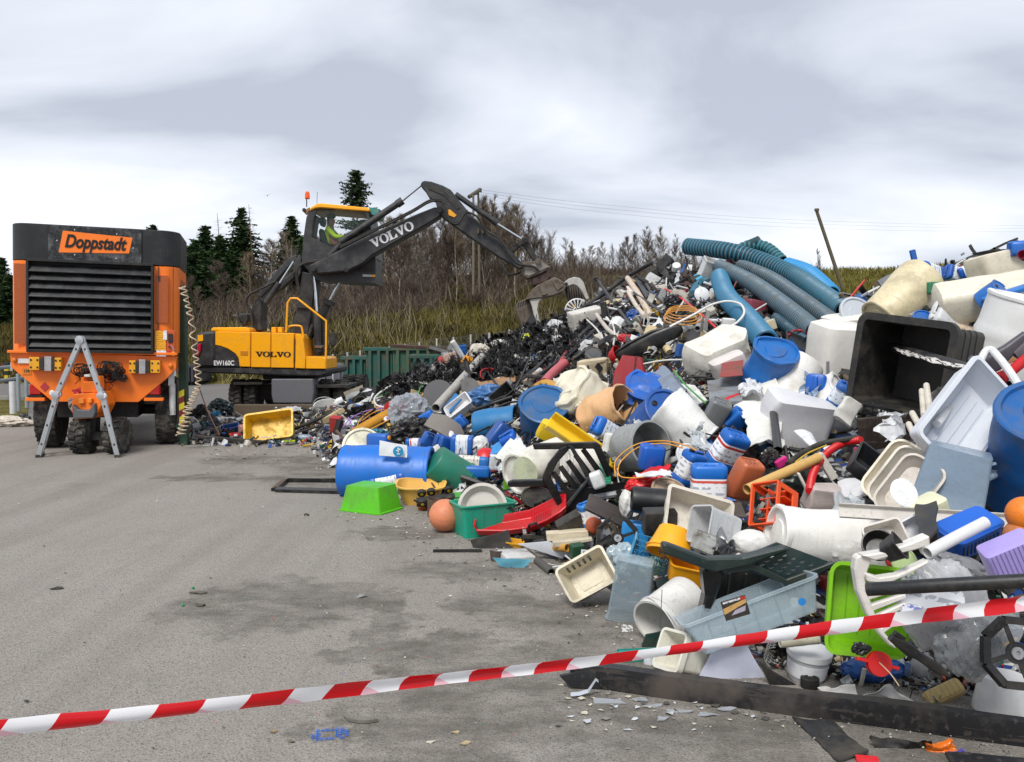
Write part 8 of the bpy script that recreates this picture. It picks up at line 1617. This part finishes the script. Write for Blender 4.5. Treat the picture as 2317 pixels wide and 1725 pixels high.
sheet('snack_bag', 'orange snack bag at the bottom edge', 'bag', [(2100,1680),(2160,1676),(2172,1712),(2104,1720)], pl('#d66a12', .2, .15), Y=GY(1716)+.05, crumple=.022, cf=16, thick=.02, nx=26, ny=20)
sheet('snack_bag', 'small purple bag beside the orange one', 'bag', [(2142,1702),(2178,1698),(2186,1722),(2146,1726)], pl('#5b3a9c', .25, .15), Y=GY(1724), crumple=.015, cf=20, thick=.015, nx=20, ny=16)
sheet('black_film', 'black film scraps under the end of the long channel', 'film', [(1960,1668),(2110,1672),(2120,1706),(1990,1700)], pl('#141416', .35, .3), Y=GY(1690), crumple=.03, cf=9, thick=.003)
sheet('black_film', 'crumpled black film lying behind the middle of the long channel', 'film', [(1660,1480),(1900,1510),(1900,1560),(1700,1545)], pl('#18191b', .4, .35), Y=None, off=.2, crumple=.05, cf=7, thick=.003, nx=30, ny=20)
sheet('black_film', 'crumpled charcoal film lying below the silver foil sack', 'film', [(1900,1510),(2230,1530),(2240,1590),(1920,1575)], pl('#202124', .4, .35), Y=None, off=.2, crumple=.05, cf=7, thick=.003, nx=34, ny=20)
sheet('clear_film', 'big clear crumpled film right of the silver foil sack', 'film', [(2170,1380),(2300,1370),(2310,1500),(2180,1520)], pl('#9ea4a8', .12, .15, clear=.5), off=-.5, crumple=.06, cf=6, thick=.003, nx=30, ny=24)
gthing('clear_strip', 'curled clear plastic strip on the asphalt below the channel', 'strip', [('strip', M().loft([[(x, -6+3*math.sin(x*.05), z), (x, 6+3*math.sin(x*.05), z+2), (x, 6, z+3), (x, -6, z+1.2)] for x, z in ((-50, 0), (-30, 2), (-10, 8), (0, 22), (8, 34), (14, 30))]), pl('#b9bec6', .2, .1, clear=.2))], 1340, 1602, 4, (0, 0, 0))
sheet('clear_strip', 'flat clear shard beside the curled strip', 'strip', [(1342,1580),(1400,1584),(1418,1592),(1344,1592)], pl('#b9bec6', .2, .1, clear=.2), Y=GY(1592), thick=.004)
for i, (x, y, w_, r_) in enumerate(((1480,1600,60,10),(1540,1612,90,-6),(1500,1628,40,30),(1600,1620,70,4),(1450,1586,50,-12),(1640,1608,60,8))):
    gthing('clear_shard', ['short clear shard under the middle of the channel', 'longest clear shard on the asphalt', 'small tilted clear shard nearest the bottom', 'clear shard right of the longest one', 'clear shard touching the channel', 'rightmost clear shard under the channel'][i], 'shard', shard(w_, 18, 2.5, '#a9adb2', i+20, .25), x, y, 2, (r_*.2, 0, r_), dy=0, group='clear shards under the channel')
gthing('yellow_scrap', 'yellow shredded scrap under the channel', 'scrap', blob(64, 9, 16, '#c9a41c', .15, 147), 1622, 1602, 4)
# ground bits
cr = [(math.cos(a)*44, math.sin(a)*30) for a in [R(200+i*12) for i in range(11)]]
gthing('curved_piece', 'curved grey rubber piece lying on the asphalt below the tape', 'rubber piece', [('body', M().loft([[(x, y, 0), (x*1.12, y*1.3, 0), (x*1.14, y*1.32, 7), (x*1.02, y*1.02, 7)] for x, y in cr]), pl('#77756f', .8, .5))], 826, 1650, 2, (0, 0, -8))
netm = M(); rr2 = random.Random(8)
for i in range(9):
    for j in range(5):
        if math.hypot(i-3.5, (j-2)*1.6) > 4.4 or rr2.random() < .15 or (i < 5 and i > 1 and 0 < j < 4): continue
        x = i*11-40; y = j*11-20
        for dx, dy in ((11, 0), (0, 11), (6, 8)): netm.tube([(x, y, 1), (x+dx*rr2.uniform(.8, 1.1), y+dy, 1+rr2.random()*3)], .8, 4)
gthing('net_scrap', 'torn blue plastic net scrap on the asphalt near the bottom', 'net', [('net', netm, pl('#2f5cc4', .4, .1))], 745, 1698, 1, (0, 0, 10))
for i, (x, y, lb, c, w_) in enumerate(((414,1372,'tiny bright green bottle scrap left of the stain','#179a5a',14),(436,1334,'smaller green scrap above the other green one','#179a5a',9),(693,1168,'small black lump on the asphalt','#141414',14),(618,1678-20,'crumpled straw coloured scrap near the tape','#8d7d5c',26),(1050,1685,'pale fibrous scrap near the bottom','#b5a37e',34),(1030,1660,'thin pale fibre scrap above the other one','#b5a37e',20),(455,1372,'dark twig like scrap beside the stain','#4b463c',30),(660,1680,'grey brown leaf scrap near the blue net','#6e675a',24),(820,1352,'flat grey flake on the dark spot','#9fa0a0',32),(130,1334,'thin dark stick on the left asphalt','#47433b',34),(450,1344-0,'flat dark flake left of the big stain','#5a564d',44),(60,1590,'small dark pebble scrap at the left below','#3b3a36',16),(975,1722-40,'whitish splinter near the bottom','#c9c4b4',22))):
    gthing('ground_scrap', lb, 'scrap', shard(w_, w_*.45, 2.5, c, i+40), x, y, 2, (0, 0, (i*37) % 50-25), dy=0)
gthing('fleece_heap', 'pale fleece like rag heap at the left edge', 'rag', blob(110, 26, 50, '#c4bcae', .13, 151), 20, 966, 9)
gthing('refuse_sack', 'small black bag left of the left wheel', 'sack', blob(26, 26, 20, '#17181a', .14, 152), 55, 962, 12)
scraps(650, (1560, 2330), (.0, .14), (7, 22), (.0, .3), 12, FAM)
FL = [(1150,1060,40,'film scrap between green bucket and white drum'),(1260,880,36,'film scrap above the creased blue barrel'),(1390,1030,44,'film scrap beside the grey open drum'),(1500,900,40,'film scrap right of the heart shaped barrel'),(1590,990,46,'film scrap below the grey jerrycan'),(1700,880,40,'film scrap against the tall folded barrel'),
      (1760,1130,50,'film scrap right of the orange crate'),(1840,880,44,'film scrap under the square white tank'),(1930,1150,50,'film scrap over the white gutter'),(2010,960,50,'film scrap below the black bin'),(1650,1240,56,'film scrap by the cream white box'),(2230,1080,60,'film scrap beside the huge blue barrel'),(1450,960,36,'film scrap above the grey open drum'),(1340,990,34,'film scrap above the yellow trough')]
for i, (x, y, w_, lb) in enumerate(FL):
    a = i*1.9; ca, sa = math.cos(a), math.sin(a); qd = [(x+ca*u*w_-sa*v*w_*.7, y+sa*u*w_+ca*v*w_*.7) for u, v in ((-.6, -.5), (.6, -.4), (.5, .5), (-.5, .6))]
    sheet('film_scrap', 'crumpled '+['clear','milky white','grey','pale blue'][i % 4]+' '+lb, 'film', qd, pl(['#c6ccd0','#d6d8da','#77797c','#9fb4cc'][i % 4], .18, .2, clear=[.5,.15,.2,.3][i % 4]), off=-.3-.25*(x > 1500)-.3*(y > 1150), crumple=.09*w_/50, cf=9, thick=.002, nx=22, ny=18, seed=i+200)
# ================= barrier tape
tp_pts = [(-260, 1690, 2.05), (0, 1648, 2.2), (300, 1616, 2.32), (600, 1583, 2.46), (900, 1548, 2.66), (1300, 1502, 2.95), (1700, 1446, 3.08), (2000, 1405, 3.12), (2317, 1366, 3.16), (2700, 1312, 3.2)]
w3 = spline([P(x, y, Y) for x, y, Y in tp_pts], 24); o = w3[0]; tm_ = M(); uvs = []; s_ = 0; n_ = len(w3)
for i, p in enumerate(w3):
    if i: s_ += (p-w3[i-1]).length
    t = (w3[min(i+1, n_-1)]-w3[max(i-1, 0)]).normalized(); side = t.cross(Vector((0, 0, 1))).normalized(); up = side.cross(t)
    a = R(8+14*math.sin(s_*1.3)+6*math.sin(s_*3.1)); u = up*math.cos(a)+side*math.sin(a)
    hw = (.0245+.003*math.sin(s_*2.2)+.0015*math.sin(s_*7.1))
    for q, off in ((-1, 0), (-.35, .002), (.35, .002), (1, 0)): tm_.v.append(p-o+u*hw*q+side*off*9*math.sin(s_*2.9)+u*.0009*math.sin(s_*31+q*2)); uvs.append((s_, q*hw))
for i in range(n_-1):
    for j in range(3): a = i*4+j; tm_.f.append((a, a+4, a+5, a+1))
m, nt, bs = base_mat('barrier_tape'); uv = N(nt, 'ShaderNodeUVMap'); sp = N(nt, 'ShaderNodeSeparateXYZ'); L(nt, uv.outputs[0], sp.inputs[0])
fr_ = math_(nt, 'FRACT', math_(nt, 'DIVIDE', math_(nt, 'ADD', sp.outputs[0], math_(nt, 'MULTIPLY', sp.outputs[1], -.62)), .25))
st_ = math_(nt, 'GREATER_THAN', fr_, .5)
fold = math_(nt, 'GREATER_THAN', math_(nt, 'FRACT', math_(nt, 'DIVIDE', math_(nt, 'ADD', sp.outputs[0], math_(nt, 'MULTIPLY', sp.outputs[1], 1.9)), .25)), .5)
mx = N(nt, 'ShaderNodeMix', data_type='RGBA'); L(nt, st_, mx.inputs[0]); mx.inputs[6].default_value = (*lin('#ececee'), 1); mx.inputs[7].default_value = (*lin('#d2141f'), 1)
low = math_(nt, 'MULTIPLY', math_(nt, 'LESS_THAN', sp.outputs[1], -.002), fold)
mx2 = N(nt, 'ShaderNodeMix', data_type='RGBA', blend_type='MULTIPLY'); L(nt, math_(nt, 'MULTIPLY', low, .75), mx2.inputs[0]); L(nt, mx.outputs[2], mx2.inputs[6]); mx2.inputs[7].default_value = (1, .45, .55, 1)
L(nt, mx2.outputs[2], bs.inputs[0]); bs.inputs['Roughness'].default_value = .22
tsl = N(nt, 'ShaderNodeBsdfTranslucent'); L(nt, mx2.outputs[2], tsl.inputs[0]); ms = N(nt, 'ShaderNodeMixShader'); ms.inputs[0].default_value = .3; L(nt, bs.outputs[0], ms.inputs[1]); L(nt, tsl.outputs[0], ms.inputs[2]); L(nt, ms.outputs[0], nt.nodes['Material Output'].inputs[0])
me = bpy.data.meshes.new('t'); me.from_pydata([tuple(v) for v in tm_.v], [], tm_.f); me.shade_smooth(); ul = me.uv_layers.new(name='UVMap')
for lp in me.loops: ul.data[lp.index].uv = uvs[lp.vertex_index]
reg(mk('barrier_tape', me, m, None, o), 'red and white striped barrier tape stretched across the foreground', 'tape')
